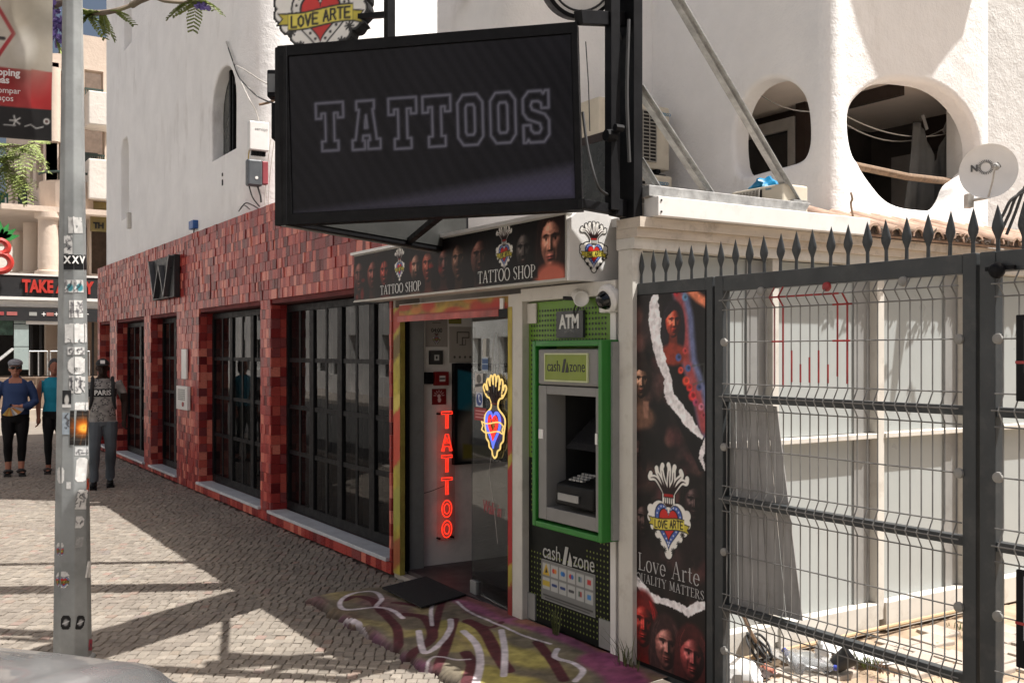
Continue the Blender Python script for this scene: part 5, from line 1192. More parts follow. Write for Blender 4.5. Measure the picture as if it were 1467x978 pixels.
A.poly([(fx(545) - .02, .02), (fx(605) + .02, .02), (fx(605) + .02, .085), (fx(545) - .02, .085)], (12, 11, 12), .85, soft=.02); A.poly([(fx(685) - .02, .02), (fx(768) + .02, .02), (fx(768) + .02, .10), (fx(685) - .02, .10)], (12, 11, 12), .85, soft=.02)
m_fprint = paintmat('gloss_print', .5, .18)
A.sheet('print', m_fprint, fs, (FXL + .01, FY0 - .004, FZ0 + .007), (1, 0, 0), (0, 0, 1))
for p0, p1, h in ((546, 604, .068), (686, 768, .075)):
    x0, x1 = FXL + fx(p0) + .01, FXL + fx(p1) + .01; n_ = sum(SERIF[c][0] + .1 for c in 'TATTOO SHOP') - .1
    serif('lettering', 'TATTOO SHOP', h, (x0, FY0 - .0055, FZ0 + .028), (1, 0, 0), (0, 0, 1), m_wl, fs, .001, sx=(x1 - x0) / (n_ * h), wgt=1.0)
MB().box(FXL - .006, FXR + .004, FY0 - .03, FY0 + .05, FZ1 + .001, FZ1 + .022).build('top_trim', m_plainwhite, fs)
MB().box(FXL, FXR, FY0 - .008, FY0 + .012, FZ0 - .008, FZ0 - .001).build('bottom_trim', m_cream, fs)
ep = MB(); pe = [(FXR, FY0, FZ0 - .01), (FXR, FY0 + .36, FZ0 - .01), (FXR, FY0 + .36, FZ1 + .045), (FXR, FY0 + .075, FZ1 + .03), (FXR, FY0 + .001, FZ1 - .03)]
ep.prism(pe, (.028, 0, 0)); ep.build('end_panel', m_plainwhite, fs, bevel=.004)
A = Art(.24, .32, .003); emblem(A, .12, .16, .295); mk = A.A > .5; A.sheet('emblem', paintmat('emblem_print', .4), fs, (FXR + .0305, FY0 + .045, FZ0 + .018), (0, 1, 0), (0, 0, 1), mk)

# ================================================================ big LED screen: two screens meeting in a wedge
L0, L1 = aT(404, 322, 5.40), aT(834, 300, 5.14); ht = .955
ld_ = (L1 - L0); ll = ld_.length; ld_.normalize(); lu = (UP - ld_ * UP.dot(ld_)).normalized(); ln = ld_.cross(lu).normalized()     # ln towards the camera
led = thing('led_screen', 'large black LED sign showing the outlined word TATTOOS, set out over the pavement', 'sign', (L0 + L1) / 2)
LP = lambda u, v, n=0.0: L0 + ld_ * u + lu * v + ln * n
fr = MB(); bw_ = .055
def lbox(mb, u0, u1, v0, v1, n0, n1): mb.hexa([LP(u0, v0, n0), LP(u1, v0, n0), LP(u1, v0, n1), LP(u0, v0, n1), LP(u0, v1, n0), LP(u1, v1, n0), LP(u1, v1, n1), LP(u0, v1, n1)])
lbox(fr, 0, ll, 0, bw_, -.10, 0); lbox(fr, 0, ll, ht - bw_, ht, -.10, 0); lbox(fr, 0, bw_, bw_, ht - bw_, -.10, -.001); lbox(fr, ll - .03, ll, bw_, ht - bw_, -.10, -.001)
fr.build('frame', m_black, led, bevel=.004)
sw, sh_ = ll - bw_ - .03 - .01, ht - 2 * bw_ - .01
A = Art(sw, sh_, .0060, (36, 34, 37))
g_ = np.sin((A.X * 1.0 + A.Y * .55) * 95 + 6 * vnoise(A.ny, A.nx, 3, 2, 2)) * .10 + np.sin(A.Y * 210) * .02 + (vnoise(A.ny, A.nx, 5, 3, 2) - .5) * .25
A.C *= (1 + g_[..., None])
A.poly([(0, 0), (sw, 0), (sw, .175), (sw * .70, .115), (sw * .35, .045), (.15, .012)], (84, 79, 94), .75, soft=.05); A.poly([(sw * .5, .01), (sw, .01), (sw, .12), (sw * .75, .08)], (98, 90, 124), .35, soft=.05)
A.C *= (1 + ((np.floor(A.X / .016) + np.floor(A.Y / .016)) % 2)[..., None] * -.05)
def vo(A, ch, x, y, w, h):
    q = {'T': [(0, 1), (1, 1), (1, .68), (.80, .68), (.80, .78), (.66, .78), (.66, .20), (.80, .20), (.80, 0), (.20, 0), (.20, .20), (.34, .20), (.34, .78), (.20, .78), (.20, .68), (0, .68)],
         'A': [(.14, 1), (.82, 1), (.82, .82), (.76, .82), (.90, .20), (1.04, .20), (1.04, 0), (.56, 0), (.56, .18), (.64, .18), (.62, .28), (.38, .28), (.36, .18), (.44, .18), (.44, 0), (-.04, 0), (-.04, .20), (.08, .20), (.24, .82), (.14, .82)],
         'O': [(.22, 1), (.78, 1), (1, .84), (1, .16), (.78, 0), (.22, 0), (0, .16), (0, .84)],
         'S': [(.22, 1), (.72, 1), (.80, .94), (.86, 1), (1, 1), (1, .66), (.72, .66), (.70, .76), (.58, .80), (.36, .80), (.30, .72), (.36, .64), (.84, .54), (1, .42), (1, .14), (.80, 0), (.26, 0), (.18, .06), (.12, 0), (0, 0), (0, .34), (.28, .34), (.30, .24), (.42, .18), (.62, .18), (.70, .26), (.64, .36), (.16, .46), (0, .58), (0, .86)]}[ch]
    iq = {'O': [(.38, .80), (.62, .80), (.68, .74), (.68, .26), (.62, .20), (.38, .20), (.32, .26), (.32, .74)], 'A': [(.45, .44), (.55, .44), (.50, .70)]}.get(ch)
    for pl in (q, iq):
        if pl:
            pp = [(x + a * w, y + b * h) for a, b in pl]; A.line(pp + pp[:1], .020, (104, 100, 112), .75, soft=.012); A.line(pp + pp[:1], .007, (150, 146, 154), .55, soft=.005)
def lsolve(px, py):
    d = ray(px, py); t = (L0 - Vector((0, 0, EYE))).dot(ln) / d.dot(ln); p = Vector((0, 0, EYE)) + d * t - L0; return p.dot(ld_) - bw_ - .005, p.dot(lu) - bw_ - .005
for ch, xa, xb, yt, yb_ in (('T', 451, 492, 147, 214), ('A', 504, 543, 144, 212), ('T', 555, 597, 140, 211), ('T', 604, 646, 137, 208), ('O', 654, 692, 135, 206), ('O', 701, 739, 132, 203), ('S', 748, 787, 130, 202)):
    u0, v1 = lsolve(xa, (yt + 1)); u1, v0 = lsolve(xb, yb_); vo(A, ch, u0, v0, u1 - u0, v1 - v0)
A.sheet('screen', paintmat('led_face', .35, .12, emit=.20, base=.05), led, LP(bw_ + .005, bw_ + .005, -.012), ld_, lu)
MB().hexa([LP(bw_, bw_, -.04), LP(ll - .03, bw_, -.04), LP(ll - .03, bw_, -.016), LP(bw_, bw_, -.016), LP(bw_, ht - bw_, -.04), LP(ll - .03, ht - bw_, -.04), LP(ll - .03, ht - bw_, -.016), LP(bw_, ht - bw_, -.016)]).build('screen_back', m_black, led)
# second screen: from the apex back to the wall
B0 = L0 + ln * -.02 - ld_ * .05; B1 = Vector((-6.22, WY + .02, B0.z)); bd = (B1 - B0).normalized(); bn_ = Vector((bd.y, -bd.x, 0)); bn_ = bn_ if bn_.dot(Vector((-1, -.3, 0))) > 0 else -bn_
q = [B0, B1, B1 - bn_ * .08, B0 - bn_ * .08]; MB().hexa([p for p in q] + [p + UP * ht for p in q]).build('rear_frame', m_black, led, bevel=.004)
q = [B0 + bd * .06, B1 - bd * .06]; MB().hexa([q[0] + bn_ * .001 + UP * .06, q[1] + bn_ * .001 + UP * .06, q[1] + bn_ * .006 + UP * .06, q[0] + bn_ * .006 + UP * .06] + [p + UP * (ht - .06) for p in (q[0] + bn_ * .001, q[1] + bn_ * .001, q[1] + bn_ * .006, q[0] + bn_ * .006)]).build('rear_screen', mat('dead_screen', (.02, .02, .022), .3), led)
# underside: inner tray with struts
un = MB(); C0, C1 = L1 - ln * .10, B1 - bn_ * .02
for (p, q) in ((L0 - ln * .06, L0 + (C1 - L0) * .98), (LP(.9, .02, -.06), B0 + bd * 1.2 - bn_ * .06)): un.bar(p + UP * .03, q + UP * .03, .04, .03)
un.build('bottom_strut', m_black, led)
q = [B0 + bd * .04 - bn_ * .081, B1 - bd * .04 - bn_ * .081]; MB().hexa([p + UP * .03 for p in (q[0], q[1], q[1] - bn_ * .004, q[0] - bn_ * .004)] + [p + UP * (ht - .03) for p in (q[0], q[1], q[1] - bn_ * .004, q[0] - bn_ * .004)]).build('rear_panel', mat('grey_tray', (.035, .036, .034), .5), led)
MB().bar(L0 - ln * .02 + UP * .004, B1 + UP * .004, .03, .02).build('edge_trim', m_alu, led)
# floodlights on the left edge
for k, (px, py, lab) in enumerate(((392, 122, 'small black floodlight on the left edge of the LED sign'), (398, 175, 'black cable box low on the left edge of the LED sign'))):
    c = aT(px, py, 5.6); f_ = thing('floodlight' if k == 0 else 'cable_box', lab, 'floodlight' if k == 0 else 'box', c)
    MB().obox(c, FWD * .04, RGT * .028, UP * (.075 if k == 0 else .10)).build('housing', m_black, f_, bevel=.008); MB().bar(c + RGT * .02, c + RGT * .10, .02, .02).build('bracket', m_black, f_)
    if k == 0: MB().obox(c - FWD * .041 , FWD * .003, RGT * .02, UP * .05).build('lens', mat('grey_lens', (.12, .12, .12), .2), f_)

# ================================================================ black support frame and galvanised braces
PXx = -4.26
sf = thing('sign_support', 'black steel post and beams holding the LED sign at the kiosk corner', 'support frame', (PXx, WY, 2.48))
def sbar(name, p, q, w, d, m=m_black, par=sf, up=(0, 0, 1)): return MB().bar(p, q, w, d, up).build(name, m, par, bevel=.003)
pz0 = aY(896, 315, WY - .03).z; xa, xb = aY(887, 200, WY - .06).x, aY(908, 200, WY - .06).x
MB().box(xa, xb, WY - .06, WY + .0, pz0, 4.6).build('post', m_black, sf, bevel=.003)
x2 = aY(873, 200, WY - .19).x
MB().box(x2 - .028, x2 + .028, WY - .20, WY - .14, L1.z + .02, 3.62).build('post', m_black, sf, bevel=.003)
for v, d in ((ht + .02, .07), (.03, .05)):
    p = L1 + UP * v; sbar('beam', p - ld_ * .02, Vector((xa + .02, WY - .03, p.z + .09 * (v > .5))), .05, d)
sbar('beam', Vector((xa + .03, WY - .03, L1.z + .04)), Vector((x2, WY - .17, L1.z + .04)), .05, .09)
for k_, (pA, pB) in enumerate((((-5.95, 3.98, 4.62), (-6.75, 2.45, 4.62)), ((-7.0, 3.98, 4.6), (-7.9, 2.3, 4.6)))): MB().bar(pA, pB, .26 - .16 * k_, .06).build('shadow_arm', m_black, sf)  # unseen arms added overhead to cast the dark bands on the pavement
kn = MB(); kn.lathe([(.03, -.03), (.034, 0), (.03, .03)], (x2 + .02, WY - .2, aY(873, 195, WY - .2).z), (0, -1, 0), 10); kn.lathe([(.02, -.02), (.02, .03)], (x2 + .06, WY - .17, aY(873, 185, WY - .2).z), (0, -1, 0), 8); kn.build('bolt', m_black, sf)
MB().tube(spline([L1 + UP * .5 + ln * -.03, L1 + UP * .3 + RGT * .03, L1 + UP * .12 + RGT * .08, Vector((x2, WY - .2, L1.z + .10))], 6), .008, 6).build('cable', m_cable, sf, smooth=True)
MB().tube(spline([Vector((x2 + .05, WY - .1, 3.5)), Vector((x2 + .06, WY - .12, 3.1)), Vector((x2 + .055, WY - .1, 2.75))], 6), .010, 6).build('cable', mat('grey_conduit', (.07, .07, .07), .4, .3), sf, smooth=True)
# dark panel hung behind the frame
p0, p1 = aY(833, 293, WY + .25), aY(868, 188, WY + .25)
dp = thing('dark_panel', 'dark grey glossy panel with brown top edge behind the sign frame', 'panel', (p0.x, WY + .25, p0.z))
MB().box(p0.x - .25, p1.x + .12, WY + .25, WY + .29, p0.z - .1, p1.z - .05).build('sheet', mat('slate_gloss', (.075, .08, .08), .25), dp); MB().box(p0.x - .25, p1.x + .12, WY + .245, WY + .295, p1.z - .049, p1.z).build('top_edge', mat('brown_edge', (.05, .035, .03), .6), dp)
RXx = -4.24
def brace(pa, pb, lab, ext=0.0):
    a, b = aX(*pa, RXx), aX(*pb, RXx); a = a + (a - b) * ext
    t = thing('brace', lab, 'brace', b, 'galvanised braces of the sign frame'); MB().bar(a, b, .034, .045, (1, 0, 0)).build('angle_bar', m_galv, t)
    MB().bar(a + Vector((.02, 0, 0)), b + Vector((.02, 0, 0)), .004, .06, (1, 0, 0)).build('flange', m_galv, t); MB().box(b.x - .05, b.x + .05, b.y - .06, b.y + .06, b.z - .012, b.z).build('foot_plate', m_galv, t)
brace((968, -2), (1138, 288), 'longest grey steel brace, crossing in front of the small oval opening', .40)
brace((913, 124), (1017, 281), 'grey steel brace of middle length, running down from the black post', .0)
brace((913, 228), (940, 272), 'shortest grey steel brace, low beside the black post', .0)
ch = MB(); y0, y1 = WY + .0, aX(1160, 298, KX + .06).y; zc_ = 2.575
ch.hexa([(KX - .02, y0, zc_ + .002), (KX + .07, y0, zc_ + .002), (KX + .07, y1 - .05, zc_ + .002), (KX - .02, y1 - .05, zc_ + .002), (KX - .02, y0, zc_ + .06), (KX + .07, y0, zc_ + .06), (KX + .07, y1, zc_ + .06), (KX - .02, y1, zc_ + .06)])
tag(ch.build('steel_channel', m_galv, bevel=.003), 'galvanised steel channel lying along the kiosk roof edge under the braces', 'steel channel')

# ================================================================ light-box hearts above
def lightbox(name, lab, c, xd, S, seed, depth=.13):
    xd = Vector(xd).normalized(); n = xd.cross(UP).normalized(); t = thing(name, lab, 'sign', c)
    A = Art(S * .74, S * 1.06, .006); emblem(A, S * .37, S * .53, S, True, (226, 222, 214), (30, 28, 28)); mk = A.A > .5
    A.sheet('print', paintmat('lightbox_print', .35, .5), t, c - xd * S * .37 - UP * S * .53 + n * .002, xd, UP, mk)
    pts = []; n_ = 120
    for k in range(n_):
        a = 2 * PI * k / n_; r = .05
        while r < .62:
            i, j = int((S * .53 + r * S * math.sin(a)) / A.h * (A.ny - 1)), int((S * .37 + r * S * math.cos(a)) / A.w * (A.nx - 1))
            if not (0 <= i < A.ny and 0 <= j < A.nx): break
            if mk[i, j]: last = r
            r += .008
        pts.append(c + xd * (last * S * math.cos(a)) + UP * (last * S * math.sin(a)))
    MB().prism([p + n * -.004 for p in pts], -n * depth).build('case', m_black, t); return t, n
cL = aT(459, 25, 5.9) ; S1 = .86; cL = cL + UP * (S1 * .125)
hsgn, hn = lightbox('heart_sign', 'thick heart light-box sign with LOVE ARTE banner above the left of the LED sign', cL, ld_, S1, 1)
q0 = aT(558, 46, 5.75); MB().bar(q0 - UP * .12, q0 + UP * 1.3, .05, .05).build('post', m_black, hsgn, bevel=.003); MB().bar(q0 + UP * .10, cL + ld_ * .1 - hn * .07 + UP * (-.10), .03, .03).build('arm', m_black, hsgn); MB().bar(q0 + UP * .62, cL + ld_ * .1 - hn * .07 + UP * (.38), .03, .03).build('arm', m_black, hsgn)
cR = aT(833, -30, 5.30); n2 = (ld_.cross(lu) + RGT * .35 - UP * .25).normalized(); R2 = .20
h2 = thing('round_sign', 'round black-rimmed light-box sign with white face at the very top beside the black post', 'sign', cR)
MB().lathe([(R2 * .98, -.14), (R2, -.13), (R2, -.005), (R2 * .97, 0)], cR, n2, 40).build('case', m_black, h2, smooth=True)
MB().lathe([(R2 * .90, .0005), (R2 * .90, .003)], cR, n2, 40).build('face', m_plainwhite, h2); xr_ = n2.orthogonal().normalized(); yr_ = n2.cross(xr_); MB().tube([cR + n2 * .004 + (xr_ * math.cos(t) + yr_ * math.sin(t)) * R2 * .8 for t in np.linspace(0, 2 * PI, 41)[:-1]], .006, 6, closed=True).build('ring', m_kl, h2)
MB().bar(Vector((xa + .03, WY - .03, 3.75)), cR - n2 * .10, .04, .04).build('arm', m_black, h2); MB().tube([Vector((xa + .02, WY - .05, 3.42)), cR + RGT * .12 - UP * .05 - n2 * .05], .006, 6).build('cable', m_cable, h2)
MB().tube([aY(839, 60, WY + .5), aY(843, 120, WY + .5), aY(845, 188, WY + .5)], .004, 5).build('cable', m_cable, sf)

# ================================================================ boxes and cables on the lit side wall
BX = LX + .005
def bpx(px, py, off=0.0): return aX(px, py, BX + off)
mb1 = thing('meter_box', 'white plastic service box above a row of fuses on the sunlit wall', 'box', bpx(365, 217))
a, b = bpx(354, 216), bpx(382, 178); MB().box(BX, BX + .09, a.y, b.y, a.z, b.z).build('housing', m_plainwhite, mb1, bevel=.012)
text('lettering', 'serviço', .035, (BX + .091, a.y + .06, b.z - .10), (0, 1, 0), (0, 0, 1), m_alu, mb1, .001)
mb_ = MB(); 
for k in range(9): y = a.y + .04 + k * (b.y - a.y - .06) / 9; mb_.box(BX, BX + .05, y, y + .010, a.z - .05, a.z - .001)
mb_.build('terminal', m_black, mb1)
mb2 = thing('junction_box', 'dark grey cable junction box with a red side on the sunlit wall', 'box', bpx(365, 266))
a, b = bpx(351, 267), bpx(381, 232); MB().box(BX, BX + .10, a.y, b.y - .07, a.z, b.z).build('housing', mat('slate_plastic', (.07, .078, .085), .45), mb2, bevel=.02); MB().box(BX, BX + .085, b.y - .069, b.y, a.z + .03, b.z - .01).build('side', mat('red_grey', (.25, .04, .05), .5), mb2, bevel=.01)
MB().lathe([(.018, 0), (.018, .004), (.0, .005)], (BX + .10, (a.y + b.y) / 2 - .02, a.z + .09), (1, 0, 0), 10).build('emblem', m_plainwhite, mb2)
def cable(pts, lab, r=.007, m=m_cable, nm='cable'): return tag(MB().tube(spline(pts, 7), r, 6).build(nm, m, smooth=True), lab, 'cable', None)
cable([bpx(357, 216, .03), bpx(356, 225, .04), bpx(356, 236, .03)], 'yellow short cable between the two boxes on the sunlit wall', .008, mat('yellow_cable', (.45, .30, .05), .5))
cable([bpx(357, 267, .05), bpx(362, 283, .06), bpx(372, 296, .05)], 'black cable hanging from the junction box to the tiles, left one', .009)
cable([bpx(369, 267, .05), bpx(373, 280, .06), bpx(374, 290, .05)], 'black cable hanging from the junction box to the tiles, right one', .011)
cable([bpx(344, 300, .02), bpx(352, 291, .10), bpx(362, 294, .08), bpx(372, 300, .05)], 'loose loop of black cable lying on top of the red tiles', .007)
cable([bpx(342, 303, .05), bpx(349, 294, .12), bpx(358, 300, .1)], 'thin second loop of black cable on top of the tiles near the corner', .006)
cc = [(324, 60), (332, 86), (343, 110), (360, 130), (378, 146), (398, 150)]
cable([aY(324, 60, LW - .02), aY(333, 86, LW - .03), aY(341, 108, LW - .02), bpx(352, 122, .15), bpx(372, 140, .2), bpx(402, 152, .5)], 'thin dark cable running round the white wall corner', .008)
cable([aY(324, 60, LW - .03), aY(335, 90, LW - .03), bpx(350, 100, .18), bpx(378, 118, .3), bpx(402, 128, .5)], 'upper pale cable running round the white wall corner', .006, m_wcable)
cable([aY(342, 110, LW - .02), bpx(356, 140, .02), bpx(366, 158, .02), bpx(372, 178, .02)], 'pale cable running down the sunlit wall to the white box', .006, m_wcable)
cable([bpx(371, 150, .25), bpx(385, 147, .3), bpx(402, 140, .5)], 'frayed brown rope end beside the LED sign', .014, m_wood)
for k, x in enumerate((388, 393)): cable([bpx(x, 200, .02), bpx(x - 6, 250, .02), bpx(x - 9, 296, .02)], 'thin white cable down the sunlit wall, ' + ('outer' if k else 'inner') + ' one by the LED sign', .005, m_wcable)
bx_ = MB(); p = aY(319, 255, LW); bx_.box(p.x - .02, p.x + .02, LW - .006, LW + .002, p.z - .09, p.z - .02); bx_.box(p.x - .02, p.x + .02, LW - .0062, LW + .002, p.z + .02, p.z + .06)
tag(bx_.build('wall_vent', m_dark), 'two small dark slots in the white wall under the arched window', 'vent')

# ================================================================ air conditioners, bag, dish
m_ac = mat('cream_ac_metal', (.60, .54, .43), .5, var=.06, dirt=.3, dirtcol=(.3, .24, .18))
def aircon(lab, O, U, N, w, h, dep, fan):
    '''O: lower left front corner, U: along the front, N: outward from the front'''
    O, U, N = map(Vector, (O, U, N)); t = thing('air_conditioner', lab, 'air conditioner', O + U * w / 2, 'air conditioner units on the kiosk roof')
    q = lambda u, v, n=0.0: O + U * u + Z_ * v + N * n
    MB().obox(q(w / 2, h / 2, -dep / 2), U * (w / 2), N * (dep / 2), Z_ * (h / 2)).build('casing', m_ac, t, bevel=.012)
    f0, f1 = fan[0] * w, fan[1] * w
    MB().obox(q((f0 + f1) / 2, h / 2, .003), U * ((f1 - f0) / 2), N * .002, Z_ * (h * .40)).build('fan_opening', m_dark, t)
    g = MB()
    for k in range(15): v = h * (.11 + .78 * k / 14); g.bar(q(f0 + .01, v, .011), q(f1 - .01, v, .011), .007, .007)
    for k in range(8): u = f0 + .01 + (f1 - f0 - .02) * k / 7; g.bar(q(u, .11 * h, .018), q(u, .89 * h, .018), .006, .006, N)
    g.build('grille', mat('pale_grille', (.34, .32, .28), .5), t)
    text('lettering', 'Fresco', h * .07, q(f1 + .03, h * .86, .002), U, (0, 0, 1), mat('blue_letters', (.05, .22, .38), .5), t, .001, sx=.9)
    return t
AXx_ = -6.06; a, b = aX(858, 240, AXx_), aX(959, 149, AXx_); w_ = b.y - a.y; h_ = aX(920, 148, AXx_).z - aX(920, 240, AXx_).z; O_ = Vector((AXx_, a.y, aX(920, 240, AXx_).z))
t = aircon('large cream air conditioner with wide fan grille, raised on a bracket behind the braces', O_, (0, 1, 0), (1, 0, 0), w_, h_, .30, (.10, .80))
br = MB(); br.box(AXx_ - .34, AXx_ + .01, O_.y + .1, O_.y + .14, O_.z - .03, O_.z - .001); br.box(AXx_ - .34, AXx_ + .01, b.y - .14, b.y - .10, O_.z - .03, O_.z - .001); br.bar((AXx_, b.y - .12, O_.z - .03), (AXx_ - .34, b.y - .12, O_.z - .22), .03, .03); br.box(AXx_ - .2, AXx_ - .02, O_.y + .05, b.y - .02, O_.z - .05, O_.z - .031); br.build('bracket', m_black, t)
AX2 = -5.9; a, b = aX(890, 278, AX2), aX(963, 253, AX2); aircon('small cream air conditioner low behind the shortest brace', (AX2, a.y, 2.566), (0, 1, 0), (1, 0, 0), b.y - a.y, b.z - 2.566, .28, (.06, .60))
yC = 4.55; a, b = aY(1047, 300, yC), aY(1121, 262, yC); aircon('cream air conditioner lying under the blue bag by the longest brace', (a.x, yC, 2.566), (1, 0, 0), (0, -1, 0), b.x - a.x, b.z - 2.566, .22, (.12, .62)); bt = b.z
p = aY(1097, 258, yC + .12); bg_ = MB(); bg_.ell((0, 0, 0), .10, .09, .045, 18, 10)
for i, v in enumerate(bg_.v): k = 1 + .35 * math.sin(v.x * 60 + v.y * 31) * math.sin(v.y * 50 + v.z * 40); bg_.v[i] = Vector((v.x * k, v.y * k, max(v.z * (k if v.z > 0 else .2) * 1.25, -.01))) + Vector((p.x, p.y, bt + .012))
tag(bg_.build('plastic_bag', mat('blue_bag_film', (.005, .18, .36), .35, var=.35, scale=22, bump=.5, bscale=40), smooth=True, angle=40), 'crumpled bright blue plastic bag on top of an air conditioner', 'bag')
# satellite dish
dcx = aT(1416, 245, 6.55); dn = (Vector((0, 0, EYE + .2)) - dcx).normalized(); dn = (dn + RGT * -.10 + UP * .12).normalized()
ds = thing('satellite_dish', 'round white satellite dish with NOS lettering on the end wall', 'satellite dish', dcx)
rr = .172; xr = dn.cross(UP).normalized() * -1; yr = dn.cross(xr).normalized(); yr = yr if yr.z > 0 else -yr
prof = [(0.0, -.035)] + [(rr * k / 8, -.035 * (1 - (k / 8) ** 2)) for k in range(1, 9)] + [(rr + .004, .004), (rr + .002, -.006)] + [(rr * k / 6, -.045 * (1 - (k / 6) ** 2) - .006) for k in range(5, -1, -1)]
MB().lathe(prof, dcx, dn, 36).build('reflector', mat('dish_white', (.80, .79, .77), .45, var=.04), ds, smooth=True)
dgrey = mat('dish_grey_letters', (.10, .10, .10), .5)
surf = lambda u, v: dcx + xr * u + yr * v + dn * (-.035 * (1 - (u * u + v * v) / (rr * rr)) + .0025)
text('lettering', 'N', .040, surf(-.108, .008), xr, yr, dgrey, ds, .0015, offset=.003); text('lettering', 'S', .038, surf(.048, .022), xr, yr, dgrey, ds, .0015, offset=.003)
mb = MB()
for k in range(26):
    a = 2 * PI * k / 26; mb.bar(surf(-.018 + .030 * math.cos(a), .030 + .030 * math.sin(a)), surf(-.018 + .048 * math.cos(a), .030 + .048 * math.sin(a)), .004, .003, dn)
mb.build('emblem', dgrey, ds)
fpt = surf(.05, .01) + dn * .16
mb = MB(); mb.tube([surf(.0, -.165) , surf(.03, -.08) + dn * .09, fpt], .006, 8); mb.build('arm', m_galv, ds); MB().lathe([(.012, 0), (.022, .02), (.024, .05), (.012, .06)], fpt, -dn, 12).build('receiver', m_alu, ds, smooth=True)
wpt = aT(1388, 288, 6.75); mb = MB(); mb.tube([dcx - dn * .05 - yr * .12, dcx - dn * .10 - yr * .155, wpt], .011, 8); mb.obox(wpt, FWD * .03, RGT * .02, UP * .045); mb.build('mount', m_galv, ds)
for k, (x0, x1, s_) in enumerate(((1432, 1467, 0), (1440, 1475, 1), (1448, 1470, 2))):
    pts = [aT(x0 - 6, 328 + 4 * k, 6.6), aT(x0 + 6, 306, 6.6), aT(x0 + 18, 285 - 6 * k, 6.6), aT(x1 + 10, 270 - 12 * k, 6.6)]
    cable(pts, ('lowest', 'middle', 'highest')[k] + ' black cable looping at the right beside the satellite dish', .010)
cable([aX(1222, 310, KX + .05), aX(1219, 292, KX + .04), aX(1221, 285, KX + .05), aX(1219, 276, KX + .04)], 'thin rusty rod standing up at the end of the kiosk roof edge', .007, m_wood)

# ================================================================ gates
GY = WY
GP = lambda px, py: aY(px, py, GY)
spear = None
def make_gate(name, lab, xs, zt, parts):
    return thing(name, lab, 'gate', ((xs[0] + xs[1]) / 2, GY, .08), 'leaves of the steel gate')
GT, GB = 2.118, .12
gxa, gxb, gxc, gxd = GP(905, 400).x, GP(1026, 400).x, GP(1029, 400).x, GP(1404, 370).x
gxe = GP(1409, 370).x; gxf = gxe + 1.75
def frame(t, x0, x1, pw, tw):
    for n_, a in (('post', (x0, x0 + pw, GY - .025, GY + .025, GB - .06, GT)), ('post', (x1 - pw, x1, GY - .025, GY + .025, GB - .06, GT)), ('top_rail', (x0 + pw, x1 - pw, GY - .024, GY + .024, GT - tw, GT - .001)), ('bottom_rail', (x0 + pw, x1 - pw, GY - .024, GY + .024, GB - .05, GB - .01))):
        MB().box(*a).build(n_, m_gate, t, bevel=.004)
def spears(t, px):
    global spear
    for p_ in px:
        x = aY(p_, 390, GY).x if p_ < 1475 else gxe + (p_ - 1440) / 1000
        if spear is None:
            mb = MB(); mb.tube([(0, 0, 0), (0, 0, .06)], .008, 8); mb.lathe([(.008, .045), (.012, .058), (.020, .076), (.0225, .088), (.020, .104), (.011, .136), (.004, .160), (.0, .172)], (0, 0, 0), (0, 0, 1), 12)
            for i, v in enumerate(mb.v):
                if v.z > .045: mb.v[i] = Vector((v.x, v.y * .55, v.z))
            spear = mb.build('spear_finial', m_gate, t, smooth=True); o = spear; o.location = Vector((x, GY, GT)) - ORG[t]; spear.data.transform(Matrix.Translation(ORG[t]))
        else: o = inst('spear_finial', spear, t, (x, GY, GT))
        o.rotation_euler = (random.uniform(-.02, .02), random.uniform(-.02, .02), random.uniform(-.3, .3))
RZ = [1.542, 1.055, .54]
